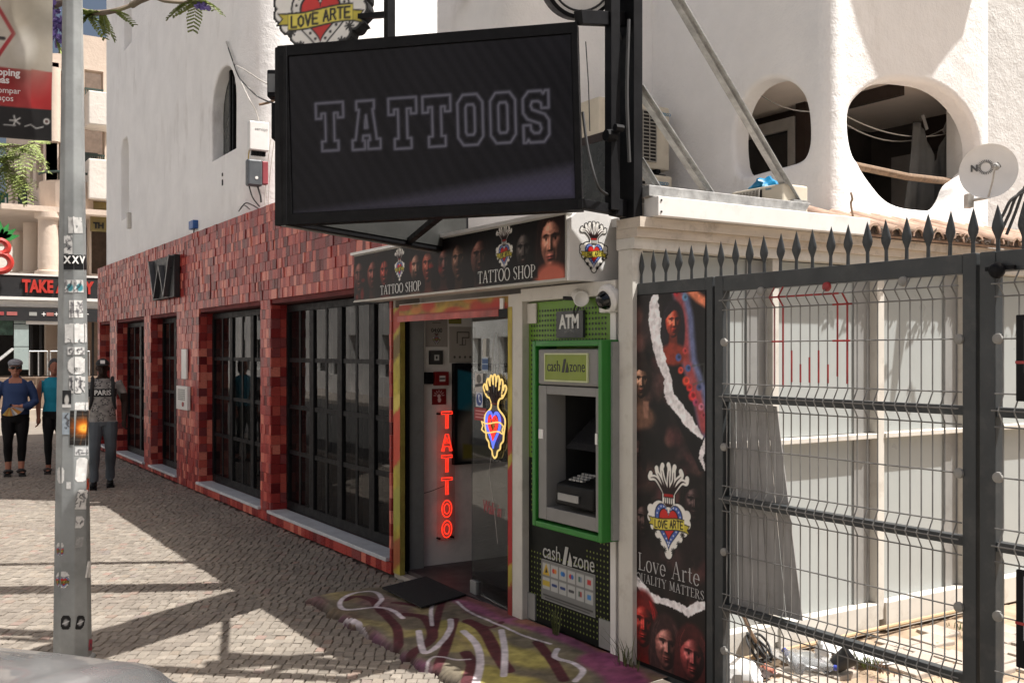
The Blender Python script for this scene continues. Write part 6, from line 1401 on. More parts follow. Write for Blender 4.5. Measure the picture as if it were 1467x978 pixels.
def meshfill(t, x0, x1, n, red=False):
    top, bot = GT - .075, GB
    zs = []
    fold = .032
    def prof(x):
        pts = [Vector((x, GY - .022, bot))]
        for zr in sorted(RZ): pts += [Vector((x, GY - .022, zr - .055)), Vector((x, GY - .022 - fold, zr)), Vector((x, GY - .022, zr + .055))]
        pts += [Vector((x, GY - .022, top - .085)), Vector((x, GY - .022 - fold, top - .045)), Vector((x, GY - .022, top - .0))]; return pts
    w0 = None
    for k in range(n):
        x = x0 + (x1 - x0) * (k + .5) / n
        if w0 is None: w0 = MB().tube(prof(0.0), .0030, 5).build('wire', m_wire, t, smooth=True); w0.data.transform(Matrix.Translation(ORG[t])); w0.location = Vector((x, 0, 0)) - ORG[t]
        else: inst('wire', w0, t, (x + random.uniform(-.002, .002), random.uniform(-.0015, .0015), 0))
    hz = [(bot + .05, 0), (top - .045, fold), (top - .09, 0), (1.80, 0), (1.30, 0), (.80, 0), (.33, 0)]
    for zr in RZ: hz += [(zr, fold), (zr + .06, 0), (zr - .06, 0)]
    for z, f in hz: MB().tube([(x0, GY - .0275 - f + (.010 if f else 0), z), (x1, GY - .0275 - f + (.010 if f else 0), z + .001)], .0031, 5).build('wire', m_wire, t, smooth=True)
    for zr in RZ: MB().box(x0, x1, GY - .020, GY + .02, zr - .026, zr + .010).build('rail', m_gate, t, bevel=.003)
    for x, sg in ((x0, 1), (x1, -1)):
        for z in (1.80, 1.30, .80, .33):
            MB().lathe([(.017, 0), (.020, .005), (.019, .016), (.012, .020)], (x + sg * .012, GY - .018, z), (0, -1, 0), 14).build('clip', m_clip, t, smooth=True)
    for f in (.2, .5, .8): MB().lathe([(.018, 0), (.021, .005), (.019, .016), (.012, .020)], (x0 + (x1 - x0) * f, GY - .022, GT - .088), (0, -1, 0), 14).build('clip', m_redwire if (red and f == .5) else m_clip, t, smooth=True)
    if red:
        top_ = top
        for k in (6, 7, 13, 14):
            x = x0 + (x1 - x0) * (k + .5) / n; P = prof(x); MB().tube([p + Vector((0, -.0008, 0)) for p in P[-4:]][:4] if k in (6, 7) else [Vector((x, GY - .0228, 1.62 if k == 14 else 1.65))] + P[-3:-1], .0042, 5).build('red_wire', m_redwire, t, smooth=True)
        for k in (6, 8, 9, 10, 11, 12, 14):
            x = x0 + (x1 - x0) * (k + .5) / n; MB().tube([(x, GY - .0228, 1.62), (x, GY - .0228, 1.70 + .03 * (k % 3))], .0042, 5).build('red_wire', m_redwire, t, smooth=True)
        for z, f, k0, k1 in ((top - .045, fold - .010, 6, 13.6), (top - .09, 0, 12.6, 14.6), (1.80, 0, 5.8, 7.2), (1.80, 0, 12.6, 14.4)): MB().tube([(x0 + (x1 - x0) * (k0 + .5) / n, GY - .0283 - f, z), (x0 + (x1 - x0) * (k1 + .5) / n, GY - .0283 - f, z)], .0042, 5).build('red_wire', m_redwire, t, smooth=True)
m_clip = mat('grey_white_clip', (.25, .24, .22), .6, var=.1, dirt=.4)
ga = make_gate('banner_gate', 'narrow spiked gate leaf filled with a dark printed tattoo banner', (gxa, gxb), GT, 0); frame(ga, gxa, gxb, .052, .065); spears(ga, (919, 936.5, 954, 972, 991, 1011))
gb = make_gate('mesh_gate', 'wide spiked wire mesh gate leaf partly sprayed red, beside the banner leaf', (gxc, gxd), GT, 0); frame(gb, gxc, gxd, .056, .075); spears(gb, (1033, 1054, 1074, 1095, 1118, 1141, 1164, 1190, 1215, 1243, 1270, 1299, 1330, 1361, 1394)); meshfill(gb, gxc + .056, gxd - .056, 25, True)
gc = make_gate('mesh_gate', 'wire mesh gate leaf cut by the right edge, with black panels hung on it', (gxe, gxf), GT, 0); frame(gc, gxe, gxf, .062, .075); spears(gc, [1430, 1467] + [1440 + 260 + 100 * k for k in range(14)]); meshfill(gc, gxe + .062, gxf - .056, 28)
# grey sheet tied behind the wide leaf
pz1, pz0 = 1.515, .53; q = [(gxc + .05, GY + .030, pz1), (GP(1106, 580).x, GY + .030, pz1 - .01), (GP(1143, 880).x, GY + .030, pz0 + .03), (gxc + .05, GY + .030, pz0)]
mb = MB(); nst = 9
for k in range(nst):
    f0, f1 = k / nst, (k + 1) / nst; L_ = lambda f: (Vector(q[3]).lerp(Vector(q[2]), f), Vector(q[0]).lerp(Vector(q[1]), f))
    (a0, b0), (a1, b1) = L_(f0), L_(f1); dy = Vector((0, .006 if k % 2 else 0, 0))
    mb.hexa([a0 + dy, a1 + dy, a1 + dy + Vector((0, .004, 0)), a0 + dy + Vector((0, .004, 0)), b0 + dy, b1 + dy, b1 + dy + Vector((0, .004, 0)), b0 + dy + Vector((0, .004, 0))])
mb.build('grey_sheet', mat('dull_grey_sheet', (.29, .28, .27), .8, var=.2, scale=4, dirt=.4, stretch=(5, 5, .5)), gb)
# black panels on the right leaf and the latch
for bi, (z0, z1, px) in enumerate(((aY(1455, 573, GY).z, aY(1455, 452, GY).z, 1456), (aY(1455, 945, GY).z, aY(1455, 808, GY).z, 1456))):
    x = aY(px, 500, GY - .07).x; o = MB().box(x, x + .45, GY - .075, GY - .06, z0, z1).build('notice_board', m_black, gc, bevel=.004); MB().box(x + .03, x + .42, GY - .0765, GY - .0751, z0 + .10, z1 - .02).build('print', m_kl if bi == 0 else mat('pale_print', (.35, .36, .38), .5), o); MB().box(x - .0, x + .45, GY - .0768, GY - .0755, (z0 + z1) / 2 - .02, (z0 + z1) / 2 - .01).build('red_line', m_redl, o)
lt = MB(); p = GP(1440, 388); lt.ell((p.x, GY - .05, p.z), .03, .025, .03, 12, 8); lt.box(p.x - .05, p.x + .06, GY - .045, GY - .03, p.z + .0, p.z + .015); lt.build('padlock', m_black, gc, smooth=True)
# the banner
bx0_, bx1_ = gxa + .050, gxb - .050; bz0_, bz1_ = .12, GT - .067; bwid, bhei = bx1_ - bx0_, bz1_ - bz0_
def bc(px, py): p = aY(px, py, GY - .026); return (p.x - bx0_, p.z - bz0_)
z5 = lambda x, y: bc(880 + x / 3.26, 380 + y / 3.26)
z6 = lambda x, y: bc(880 + x / 2.894, 640 + y / 2.894)
A = Art(bwid, bhei, .0036, (16, 12, 12)); A.mottle(24, .9, 31)
g = np.random.default_rng(5)
for _ in range(70):   # dark collage of faces and roses
    x, y = g.uniform(0, bwid), g.uniform(.25, bhei); r = g.uniform(.02, .07); c = [(64, 42, 38), (44, 30, 30), (80, 52, 46), (26, 18, 18), (56, 28, 30)][g.integers(5)]; A.ell(x, y, r, r * g.uniform(.5, 1.3), [v * 1.35 for v in c], .9, .6, g.uniform(0, 3))
for _ in range(60): x, y = g.uniform(0, bwid), g.uniform(.3, bhei * .75); a = g.uniform(0, 6.28); A.line([(x, y), (x + .03 * math.cos(a), y + .03 * math.sin(a)), (x + .05 * math.cos(a + .7), y + .05 * math.sin(a + .7))], .006, (66, 46, 42), .35, soft=.006)
for (fx_, fy_, s, c, sd_) in ((z5(110, 860), 0, .14, (56, 36, 34), 41), (z6(120, 300), 0, .20, (44, 28, 28), 42), (z6(330, 230), 0, .20, (40, 26, 28), 43)): face(A, fx_[0], fx_[1], s, c, (14, 10, 10), sd_, longhair=.5, dark=.6)
c = z5(125, 540); face(A, c[0], c[1], .19, (150, 106, 84), (24, 16, 14), 44, beard=.3, longhair=0, dark=.5)
c = z5(125, 470); A.ell(c[0], c[1], .105, .022, (30, 22, 20), .15, rot=-.22); A.poly([(c[0] - .06, c[1]), (c[0] + .055, c[1] - .01), (c[0] + .04, c[1] + .065), (c[0] - .05, c[1] + .075)], (34, 24, 22), soft=.012)
c = z5(145, 660); A.poly([(c[0] - .02, c[1] + .03), (c[0] + .03, c[1] + .03), (c[0] + .025, c[1] - .06), (c[0] - .01, c[1] - .06)], (120, 86, 72), soft=.01)
# right of the tear: tattooed arm with a red face
A.poly([z5(230, 100), z5(440, 100), z5(440, 960), z5(400, 960), z5(250, 640), z5(215, 380)], (12, 10, 11), soft=.01)
arm = [z5(300, 90), z5(335, 250), z5(350, 450), z5(400, 600), z5(432, 760)]; A.line(arm, .11, (90, 96, 128), soft=.03); A.line([(p[0] - .02, p[1]) for p in arm], .06, (150, 52, 46), .8, soft=.03)
c = z5(275, 265); face(A, c[0], c[1], .165, (206, 76, 52), (24, 18, 24), 46, turn=.35, longhair=.9, red=(150, 20, 24), dark=.35)
for (x, y, r, cc) in ((300, 430, .022, (60, 80, 130)), (330, 400, .018, (170, 60, 60)), (310, 490, .020, (210, 70, 50)), (335, 540, .026, (222, 74, 48)), (350, 570, .022, (190, 40, 36)), (365, 610, .028, (205, 50, 54)), (380, 640, .020, (160, 60, 90)), (405, 660, .02, (190, 110, 130)), (345, 480, .02, (60, 90, 140)), (395, 570, .018, (56, 70, 110)), (290, 130, .02, (170, 40, 50)), (330, 150, .02, (90, 130, 160)), (415, 700, .016, (150, 60, 70))):
    p = z5(x, y); A.ell(p[0], p[1], r, r * .9, cc, .5, .95); A.ell(p[0] + r * .2, p[1] + r * .1, r * .45, r * .4, np.array(cc) * .5, .8, .8)
p = z5(395, 130); A.line([z5(340, 100), z5(390, 150), z5(432, 175)], .05, (196, 112, 80), soft=.02)
A.line([z5(365, 470), z5(420, 460), z5(415, 540), z5(370, 555)], .010, (70, 74, 70), .6, soft=.008)
tear = [(185, 118), (165, 180), (160, 260), (175, 360), (200, 460), (235, 530), (230, 590), (250, 650), (290, 690), (340, 760), (410, 812), (415, 795), (350, 690), (310, 640), (275, 590), (268, 530), (240, 430), (215, 340), (218, 250), (205, 170), (208, 118)]
A.poly([z5(*p) for p in tear], (206, 200, 200), rough=.010, seed=3); A.poly([z5(*p) for p in ((425, 800), (400, 860), (395, 900), (425, 965), (432, 960), (415, 900), (432, 850), (440, 800))], (200, 194, 194), rough=.006, seed=4)
tear2 = [(76, 515), (110, 550), (150, 600), (200, 625), (260, 640), (300, 665), (340, 640), (380, 638), (380, 672), (340, 688), (310, 707), (270, 678), (220, 657), (160, 642), (110, 602), (76, 548)]
A.poly([(p[0], p[1]) for p in [z6(60, 560), z6(110, 590), z6(200, 640), z6(300, 690), z6(400, 660)]] + [(bwid + .02, -.02), (-.02, -.02)], (18, 12, 12), soft=.01)
A.poly([z6(*p) for p in tear2], (204, 198, 198), rough=.008, seed=6)
for (x, y, s, cc, hr, sd_, lh) in ((118, 730, .26, (160, 34, 28), (90, 16, 16), 51, 0), (215, 825, .25, (150, 92, 84), (48, 30, 30), 52, .9), (322, 870, .25, (140, 58, 58), (60, 24, 24), 53, .1)):
    p = z6(x, y); face(A, p[0], p[1], s, cc, hr, sd_, longhair=lh, dark=.6, turn=.2)
A.C = np.clip(A.C * 1.2, 0, 1); A.mottle(90, .22, 77)
p = z6(225, 268); eh = z6(225, 62)[1] - z6(225, 482)[1]; emblem(A, p[0], p[1], eh)
A.sheet('banner', paintmat('banner_vinyl', .45, .35), ga, (bx0_, GY - .0262, bz0_), (1, 0, 0), (0, 0, 1))
MB().box(bx0_ - .01, bx1_ + .01, GY - .0255, GY - .012, bz0_ - .02, bz1_ + .005).build('backing', m_black, ga)
def serif_words(s, size, o, m, parent, sx, wgt):
    x = 0.0
    for wd in s.split(' '):
        serif('lettering', wd, size, (o[0] + x * size * sx, o[1], o[2]), (1, 0, 0), (0, 0, 1), m, parent, .001, sx=sx, wgt=wgt); x += sum(SERIF[c][0] + .1 for c in wd + ' ')
m_bl = mat('banner_lettering', (.46, .45, .44), .5)
a, b = bc(915, 818), bc(1002.5, 836); n_ = sum(SERIF[c][0] + .1 for c in 'Love Arte') - .1; zb = (a[1] + b[1]) / 2
serif_words('Love Arte', .090, (bx0_ + a[0], GY - .0275, bz0_ + zb), m_bl, ga, (b[0] - a[0]) / (n_ * .090), .7)
a, b = bc(912, 834), bc(1009, 856); n_ = sum(SERIF[c][0] + .1 for c in 'QUALITY MATTERS') - .1; zb2 = (a[1] + b[1]) / 2
serif_words('QUALITY MATTERS', .046, (bx0_ + a[0], GY - .0275, bz0_ + zb2), m_bl, ga, (b[0] - a[0]) / (n_ * .046), .8)

# ================================================================ painted step and door mat
SX0, SX1, SY0, SY1 = -7.05, -3.95, 2.50, WY - .02
A = Art(SX1 - SX0, SY1 - SY0, .0065, (112, 100, 78)); ww, hh = SX1 - SX0, SY1 - SY0
def sc_(px, py): p = aZ(px, py, .06); return (p.x - SX0, p.y - SY0)
z3 = lambda x, y: sc_(430 + x / 3.121, 800 + y / 3.121)
rg = np.random.default_rng(9)
for _ in range(60): A.ell(rg.uniform(0, ww), rg.uniform(0, hh), rg.uniform(.06, .25), rg.uniform(.04, .14), [(128, 112, 80), (150, 132, 62), (96, 84, 66), (120, 60, 78)][rg.integers(4)], .8, .5)
for pts, w, c in (([z3(280, 110), z3(340, 85), z3(450, 80), z3(560, 90)], .12, (92, 44, 66)), ([z3(700, 180), z3(900, 270), z3(1100, 330), z3(1350, 430), z3(1440, 480)], .20, (150, 66, 110)), ([z3(640, 170), z3(800, 200), z3(950, 270)], .16, (126, 70, 62)),
                  ([z3(1000, 300), z3(1200, 340), z3(1380, 430)], .13, (150, 92, 60)), ([z3(1330, 470), z3(1430, 530), z3(1480, 590)], .22, (146, 52, 100)), ([z3(190, 250), z3(300, 330), z3(400, 400), z3(540, 470)], .14, (120, 52, 96)), ([z3(100, 210), z3(230, 240), z3(300, 310)], .09, (110, 90, 66)),
                  ([z3(640, 300), z3(760, 330), z3(860, 400), z3(980, 440), z3(1060, 470)], .20, (168, 152, 62)), ([z3(480, 330), z3(600, 330), z3(700, 400)], .14, (160, 142, 70)), ([z3(820, 500), z3(900, 540), z3(1000, 560)], .20, (172, 156, 58)), ([z3(260, 270), z3(380, 290), z3(440, 330)], .10, (150, 134, 76))):
    A.line(spline([(*p, 0) for p in pts], 5), w, c, .85, soft=.05)
MRN = (88, 34, 40)
for pts, w in (([z3(330, 190), z3(360, 230), z3(430, 300), z3(440, 370)], .06), ([z3(470, 250), z3(560, 270), z3(590, 350), z3(500, 410)], .07), ([z3(600, 320), z3(640, 200), z3(700, 190)], .05), ([z3(690, 280), z3(640, 420), z3(600, 480)], .06), ([z3(750, 290), z3(820, 330), z3(880, 430), z3(930, 500)], .075), ([z3(740, 420), z3(770, 470), z3(740, 540)], .07), ([z3(1060, 390), z3(1130, 470), z3(1180, 550)], .06), ([z3(200, 180), z3(260, 165), z3(340, 190)], .07), ([z3(420, 200), z3(520, 215)], .05), ([z3(750, 290), z3(850, 320), z3(900, 300)], .04)):
    A.line(spline([(*p, 0) for p in pts], 5), w, MRN, .95, soft=.008)
WT = (196, 182, 186)
for pts, w in (([z3(340, 210), z3(365, 180), z3(330, 145), z3(240, 150), z3(180, 185), z3(200, 220), z3(320, 215), z3(400, 225), z3(460, 265)], .026), ([z3(200, 252), z3(260, 275), z3(300, 330)], .030), ([z3(320, 110), z3(370, 88), z3(450, 82)], .020), ([z3(600, 195), z3(585, 240), z3(590, 300)], .020), ([z3(530, 320), z3(555, 410), z3(620, 380), z3(670, 320), z3(672, 280)], .030), ([z3(730, 330), z3(790, 390), z3(805, 470), z3(780, 560)], .034), ([z3(900, 335), z3(915, 420), z3(910, 520)], .030), ([z3(700, 205), z3(760, 255), z3(900, 315), z3(1000, 360), z3(1120, 400)], .016), ([z3(1150, 420), z3(1140, 455), z3(1220, 480), z3(1265, 515), z3(1230, 556)], .026), ([z3(560, 465), z3(600, 430), z3(700, 445), z3(760, 445)], .014)):
    A.line(spline([(*p, 0) for p in pts], 6), w * 1.3, WT, 1.0, soft=.004)
gy_ = A.C.mean(-1, keepdims=True); A.C = np.clip((A.C * .70 + gy_ * .30) * 1.08, 0, 1); A.mottle(70, .22, 15); A.mottle(12, .2, 16)
X, Y = A.X, A.Y
edge = .065 + .030 * np.interp(X, np.linspace(0, ww, 40), rg.uniform(-1, 1, 40)) + .015 * np.interp(X, np.linspace(0, ww, 160), rg.uniform(-1, 1, 160))   # ragged front
le = .22 * np.clip(1 - Y / hh * 1.2, 0, 1) ** 1.5 * 0 + .27 + .04 * np.interp(Y, np.linspace(0, hh, 12), rg.uniform(-1, 1, 12))
d = np.minimum(Y - edge, (X - le) * .8)
Z = np.clip(d / .045, 0, 1) ** .6 * .040 + np.clip(d / hh, 0, 1) * .040 + (vnoise(A.ny, A.nx, 30, 3, 4) - .5) * .008 + np.clip(Y / hh, 0, 1) * .012 - .012 * (d < .0)
Z = np.where(d < -.004, -.03, Z)
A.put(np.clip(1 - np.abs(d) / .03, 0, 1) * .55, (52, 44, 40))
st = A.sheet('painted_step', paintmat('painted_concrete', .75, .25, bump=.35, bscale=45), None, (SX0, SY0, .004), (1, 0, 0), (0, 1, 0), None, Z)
tag(st, 'low cracked concrete step sprayed with purple, maroon and yellow graffiti before the doorway', 'step')
mp = [aZ(x, y, .10) for x, y in ((547, 840), (610, 824), (668, 850), (604, 868))]
mz = .098; mb = MB(); mb.hexa([p.xy.to_3d() + Z_ * (mz - .012) for p in mp] + [p.xy.to_3d() + Z_ * mz for p in mp])
tag(mb.build('door_mat', mat('black_rubber', (.006, .006, .006), .9, var=.3, scale=60, bump=.6, bscale=220), bevel=.004), 'black door mat lying on the graffiti step', 'door mat')

# weeds at the foot of the gate post and the bay
def weeds(lab, c, n, h, sp, m=None):
    mb = MB()
    for i in range(n):
        b = Vector(c) + Vector((random.gauss(0, sp), random.gauss(0, sp * .4), 0)); a = random.uniform(0, 6.28); l = h * random.uniform(.4, 1); k = random.uniform(.15, .5); dv = Vector((math.cos(a), math.sin(a), 0)); w = Vector((-dv.y, dv.x, 0)) * .003
        p = [b, b + dv * l * k * .3 + Z_ * l * .6, b + dv * l * k + Z_ * l * random.uniform(.75, 1)]
        mb.add([p[0] - w, p[0] + w, p[1] + w * .8, p[1] - w * .8, p[2]], [(0, 1, 2, 3), (3, 2, 4)])
    o = mb.build('weed', m or m_weed, fix=False); return tag(o, lab, 'weed')
m_weed = mat('dry_grass', (.10, .11, .035), .8, var=.4, scale=12)
weeds('tuft of thin grass at the foot of the cream corner post beside the banner', (-4.22, WY - .08, .02), 34, .30, .04)
weeds('single thin stalks of grass in front of the lower black board', (-4.9, WY - .06, .07), 16, .26, .018)

# ================================================================ yard behind the gate
yd = Art(3.4, 5.2, .03, (196, 172, 146)); yd.mottle(40, .25, 3); yd.mottle(6, .2, 4)
yz = (vnoise(yd.ny, yd.nx, 60, 8, 3) - .5) * .03
yo = yd.sheet('yard', paintmat('yard_dirt', .9, .2, bump=.6, bscale=40, base=.6), None, (-4.3, WY + .05, -.035), (1, 0, 0), (0, 1, 0), None, yz); yo['kind'] = 'structure'
m_pv = mat('worn_paver', (.36, .31, .26), .85, var=.2, scale=6, bump=.4, bscale=30, dirt=.4, dirtcol=(.22, .18, .14))
pvs = None
for i in range(11):
    for j in range(13):
        if random.random() < .16: continue
        x, y = -4.0 + i * .205 + (j % 2) * .1, WY + .22 + j * .205
        if x > -2.0: continue
        if pvs is None:
            mb = MB(); mb.box(-.095, .095, -.095, .095, -.05, 0); pvs = mb.build('paver', m_pv, yo, bevel=.008); pvs.location = (x, y, -.012); ORG[yo] = Vector((0, 0, 0))
        else: inst('paver', pvs, yo, (x, y, -.014 + random.uniform(-.008, .008)), (random.uniform(-.03, .03), random.uniform(-.03, .03), random.uniform(-.06, .06)))
g0 = lambda px, py: aZ(px, py, .0)
# bucket on its side
c = g0(1206, 962); bk = thing('bucket', 'small black plastic plant pot tipped over among the litter', 'pot', c); ax = Vector((.35, .45, .42)).normalized()
MB().lathe([(.0, 0), (.040, 0), (.044, .01), (.058, .10), (.065, .10), (.065, .118), (.059, .118), (.055, .10), (.038, .02), (.0, .018)], c + Z_ * .06 - ax * .05, ax, 24).build('body', m_blackmatte, bk, smooth=True)
# stick, cable coil
a, b = aT(1058, 868, 5.0), g0(1090, 938); tag(MB().tube([a, (a + b) / 2 + Vector((.005, 0, .0)), b + Z_ * .03], [.008, .010, .009], 8).build('stick', m_wood, smooth=True), 'brown wooden stick leaning into the cable coil', 'stick')
c = g0(1088, 948) + Z_ * .085; mb = MB()
for k in range(5):
    r = .075 + .008 * (k % 3); t = R(20 + k * 14); n_ = Vector((.7 * math.cos(t), .7 * math.sin(t), .5)).normalized(); x = n_.orthogonal().normalized(); y = n_.cross(x); o = Vector((random.uniform(-.02, .02), random.uniform(-.02, .02), random.uniform(-.01, .02)))
    mb.tube([c + o + x * r * math.cos(q_) + y * r * math.sin(q_) for q_ in np.linspace(0, 2 * PI, 26)[:-1]], .0075, 7, closed=True)
tag(mb.build('cable_coil', m_cable, smooth=True), 'coil of dark cable standing against the skirting in the yard', 'cable coil')
m_film = glassmat('clear_plastic', (.82, .83, .84), .9, 1.4, .12, .30, (.55, .56, .57))
def bottle(lab, c, d, l, r, m):
    d = Vector(d).normalized(); t = thing('bottle', lab, 'bottle', c); p = Vector(c) + Z_ * (r + .005)
    MB().lathe([(.0, 0), (r * .8, 0), (r, l * .06), (r * .94, l * .2), (r, l * .3), (r * .95, l * .5), (r, l * .6), (r * .8, l * .72), (r * .36, l * .88), (r * .36, l)], p - d * l / 2, d, 18).build('body', m, t, smooth=True)
    MB().lathe([(r * .42, l * .96), (r * .42, l * 1.04), (0, l * 1.04)], p - d * l / 2, d, 14).build('cap', mat('blue_cap', (.03, .05, .30), .4), t, smooth=True); return t
bottle('crushed clear plastic bottle with blue label and cap', g0(1135, 955), (-.9, .5, .08), .26, .038, m_film)
MB_ = MB(); 
bt2 = bottle('clear plastic bottle lying nearest the tipped pot', g0(1165, 962), (.8, .45, 0), .24, .036, m_film)
def crumple(name, lab, cat, c, rx, ry, rz, m, seed):
    rn = random.Random(seed); mb = MB(); mb.ell((0, 0, 0), rx, ry, rz, 20, 12); ph = [rn.uniform(0, 6) for _ in range(6)]
    for i, v in enumerate(mb.v):
        k = 1 + .28 * math.sin(v.x / rx * 5 + ph[0]) * math.sin(v.y / ry * 4 + ph[1]) + .16 * math.sin(v.x / rx * 9 + ph[2] + v.z / rz * 7); mb.v[i] = Vector((v.x * k + c[0], v.y * k + c[1], max(v.z * k, -rz * .3) + c[2] + rz * .3))
    return tag(mb.build(name, m, smooth=True, angle=30), lab, cat)
m_bagw = mat('white_bag_film', (.66, .65, .63), .5, var=.08, scale=10, bump=.5, bscale=30)
crumple('plastic_bag', 'crumpled white bag at the foot of the gate post in the yard', 'bag', g0(1052, 975), .16, .12, .09, m_bagw, 1)
crumple('plastic_bag', 'small upright white plastic wrapper behind the clear bottles', 'bag', g0(1180, 938), .045, .045, .085, m_bagw, 2)
crumple('plastic_bag', 'flat pale plastic sheet crumpled behind the tipped pot', 'bag', g0(1228, 938), .20, .12, .025, m_bagw, 3)
crumple('plastic_bag', 'large transparent crumpled plastic film among the litter', 'bag', g0(1150, 945), .22, .12, .028, m_film, 4)
crumple('rag', 'dark crumpled rag by the cable coil', 'rag', g0(1080, 965), .11, .06, .03, mat('dark_rag', (.05, .035, .03), .9, var=.4), 5)
crumple('can', 'crushed rusty red can beside the cable coil', 'can', g0(1098, 962), .04, .035, .03, mat('rusty_red', (.30, .10, .06), .6, var=.4), 6)
mb = MB()
for i in range(520):
    c = Vector((random.uniform(-4.05, -2.2), WY + .15 + abs(random.gauss(0, .7)), .008)); s = random.uniform(.004, .015); a = random.uniform(0, 6.3); u = Vector((math.cos(a), math.sin(a), random.uniform(-.3, .3))) * s; v = Vector((-math.sin(a), math.cos(a), random.uniform(-.3, .3))) * s * random.uniform(.3, .9); mb.m = random.choice((0, 0, 1, 2, 2, 3))
    c.z += abs(u.z) + abs(v.z); mb.add([c - u, c - v, c + u, c + v], [(0, 1, 2, 3)])
lit = mb.build('litter', [mat('paper_scrap', (.6, .58, .55), .8), mat('purple_petals', (.20, .10, .12), .8), mat('brown_leaf', (.20, .13, .07), .9), mat('dull_green', (.12, .13, .05), .9)], fix=False); lit['kind'] = 'stuff'
for k, (px, py, lab) in enumerate(((1237, 952, 'low green weed just right of the tipped pot'), (1390, 905, 'low green weed by the double gate post in the yard'), (1258, 960, 'flat reddish weed patch right of the pot'))):
    weeds(lab, g0(px, py), 70, .07, .06, mat('yard_weed', (.09, .12, .03) if k < 2 else (.16, .10, .07), .8))
tag(MB().tube([(KX + .035, WY + .2, .012), (KX + .045, 4.6, .014), (KX + .05, 6.3, .02)], .014, 8).build('pipe', mat('tan_pipe', (.40, .28, .16), .6), smooth=True), 'thin tan pipe running along the foot of the glazed wall', 'pipe')

# ================================================================ lamp post with stickers, hanging street banner
PT0 = 5.78; pc = aT(104, 505, PT0); pc = Vector((pc.x, pc.y, 0))
def prad(z): return .1045 - (.1045 - .055) * (z / 3.75)
po = thing('lamp_post', 'tapered eight-sided zinc lamp post covered with torn stickers', 'lamp post', pc)
ANG = [R(-5.4 + 45 * k) for k in range(8)]
tocam = Vector((-pc.x, -pc.y, 0)).normalized(); rt = Vector((tocam.y, -tocam.x, 0)) * -1
rt = rt if rt.dot(RGT) > 0 else -rt
pv = lambda k, z, e=0.0: pc + (rt * math.cos(ANG[k % 8]) + tocam * math.sin(ANG[k % 8])) * (prad(z) + e) + Z_ * z
mb = MB(); lv = (-.02, 1.2, 2.4, 3.75, 5.6); mb.add([pv(k, z) for z in lv for k in range(8)], [(r * 8 + k, r * 8 + (k + 1) % 8, (r + 1) * 8 + (k + 1) % 8, (r + 1) * 8 + k) for r in range(4) for k in range(8)] + [tuple(32 + k for k in range(8))])
mb.build('shaft', m_pole, po, bevel=.006)
MB().lathe([(.125, -.02), (.125, .012), (.115, .02)], pc, (0, 0, 1), 8).build('base_plate', m_pole, po)
ha = MB(); ha.tube([pc + Z_ * 5.55, pc + Z_ * 5.8 + Vector((0, -.2, 0)), pc + Z_ * 5.95 + Vector((0, -.9, 0))], .04, 8); ha.build('arm', m_pole, po, smooth=True)
MB().hexa([pc + Vector((x, y, z)) for z in (5.9, 6.0) for x, y in ((-.12, -1.5), (.12, -1.5), (.12, -.85), (-.12, -.85))]).build('lamp_head', m_alu, po, bevel=.03)
def facet(px):
    for k, (a, b) in enumerate(((0, 1), (1, 2), (2, 3), (3, 4))):
        pass
def sticker(px0, px1, y0, y1, col, paint=None, shape=None):
    m0, m1 = (px0 + px1) / 2, (y0 + y1) / 2
    best = None
    for k in range(4):   # split over the facets the sticker covers
        z = EYE + (HY - m1) * PT0 / F
        xa = CX + F * (pv(k, z) - Vector((0, 0, EYE))).dot(RGT) / (pv(k, z)).dot(FWD); xb = CX + F * (pv(k + 1, z)).dot(RGT) / (pv(k + 1, z)).dot(FWD)
        lo, hi = max(px0, min(xa, xb) + .4), min(px1, max(xa, xb) - .4)
        if hi - lo < 2.5: continue
        n = ((pv(k + 1, z) - pv(k, z)).cross(Z_)).normalized(); n = n if n.dot(tocam) > 0 else -n
        tl = (pv(k, z + .2) - pv(k, z - .2)).normalized(); n = (n - tl * n.dot(tl)).normalized()
        def hit(px, py): d = ray(px, py); t = (pv(k, z) - Vector((0, 0, EYE))).dot(n) / d.dot(n); return Vector((0, 0, EYE)) + d * t
        P0, P1, P2 = hit(lo, y1), hit(hi, y1), hit(lo, y0); xd = (P1 - P0); w = xd.length; xd.normalize(); yd = n.cross(xd).normalized(); h = (P2 - P0).dot(yd)
        A = Art(w, h, .0045, col); A.mottle(6, .12, int(y0) + k)
        fr = ((lo - px0) / (px1 - px0), (hi - px0) / (px1 - px0))
        if paint: paint(A, fr)
        mk = None
        if shape == 'oval':
            u = fr[0] + (fr[1] - fr[0]) * A.X / w; mk = ((u - .5) / .5) ** 2 + ((A.Y / h - .5) / .5) ** 2 < 1
        elif shape == 'torn': mk = vnoise(A.ny, A.nx, 5, int(y0), 2) > .30 + .25 * (np.maximum(np.abs(A.X / w - .5), np.abs(A.Y / h - .5)) > .42)
        A.sheet('sticker', m_stk, po, P0 + n * (.0016 + .0003 * (int(y0) % 5)), xd, yd, mk)
        best = (P0, xd, yd, n, w, h) if best is None or w > best[4] else best
    return best
m_stk = paintmat('sticker_paper', .5, .3, grain=.15)
def scrib(seed, cols=((40, 40, 44), (90, 88, 90)), n=7):
    def f(A, fr):
        g = random.Random(seed)
        for _ in range(n):
            x, y = g.uniform(.1, .9) * A.w, g.uniform(.15, .85) * A.h; A.line([(x, y), (x + g.uniform(-.3, .3) * A.w, y + g.uniform(-.2, .2) * A.h), (x + g.uniform(-.3, .3) * A.w, y + g.uniform(-.3, .3) * A.h)], .0055, g.choice(cols), .85)
    return f
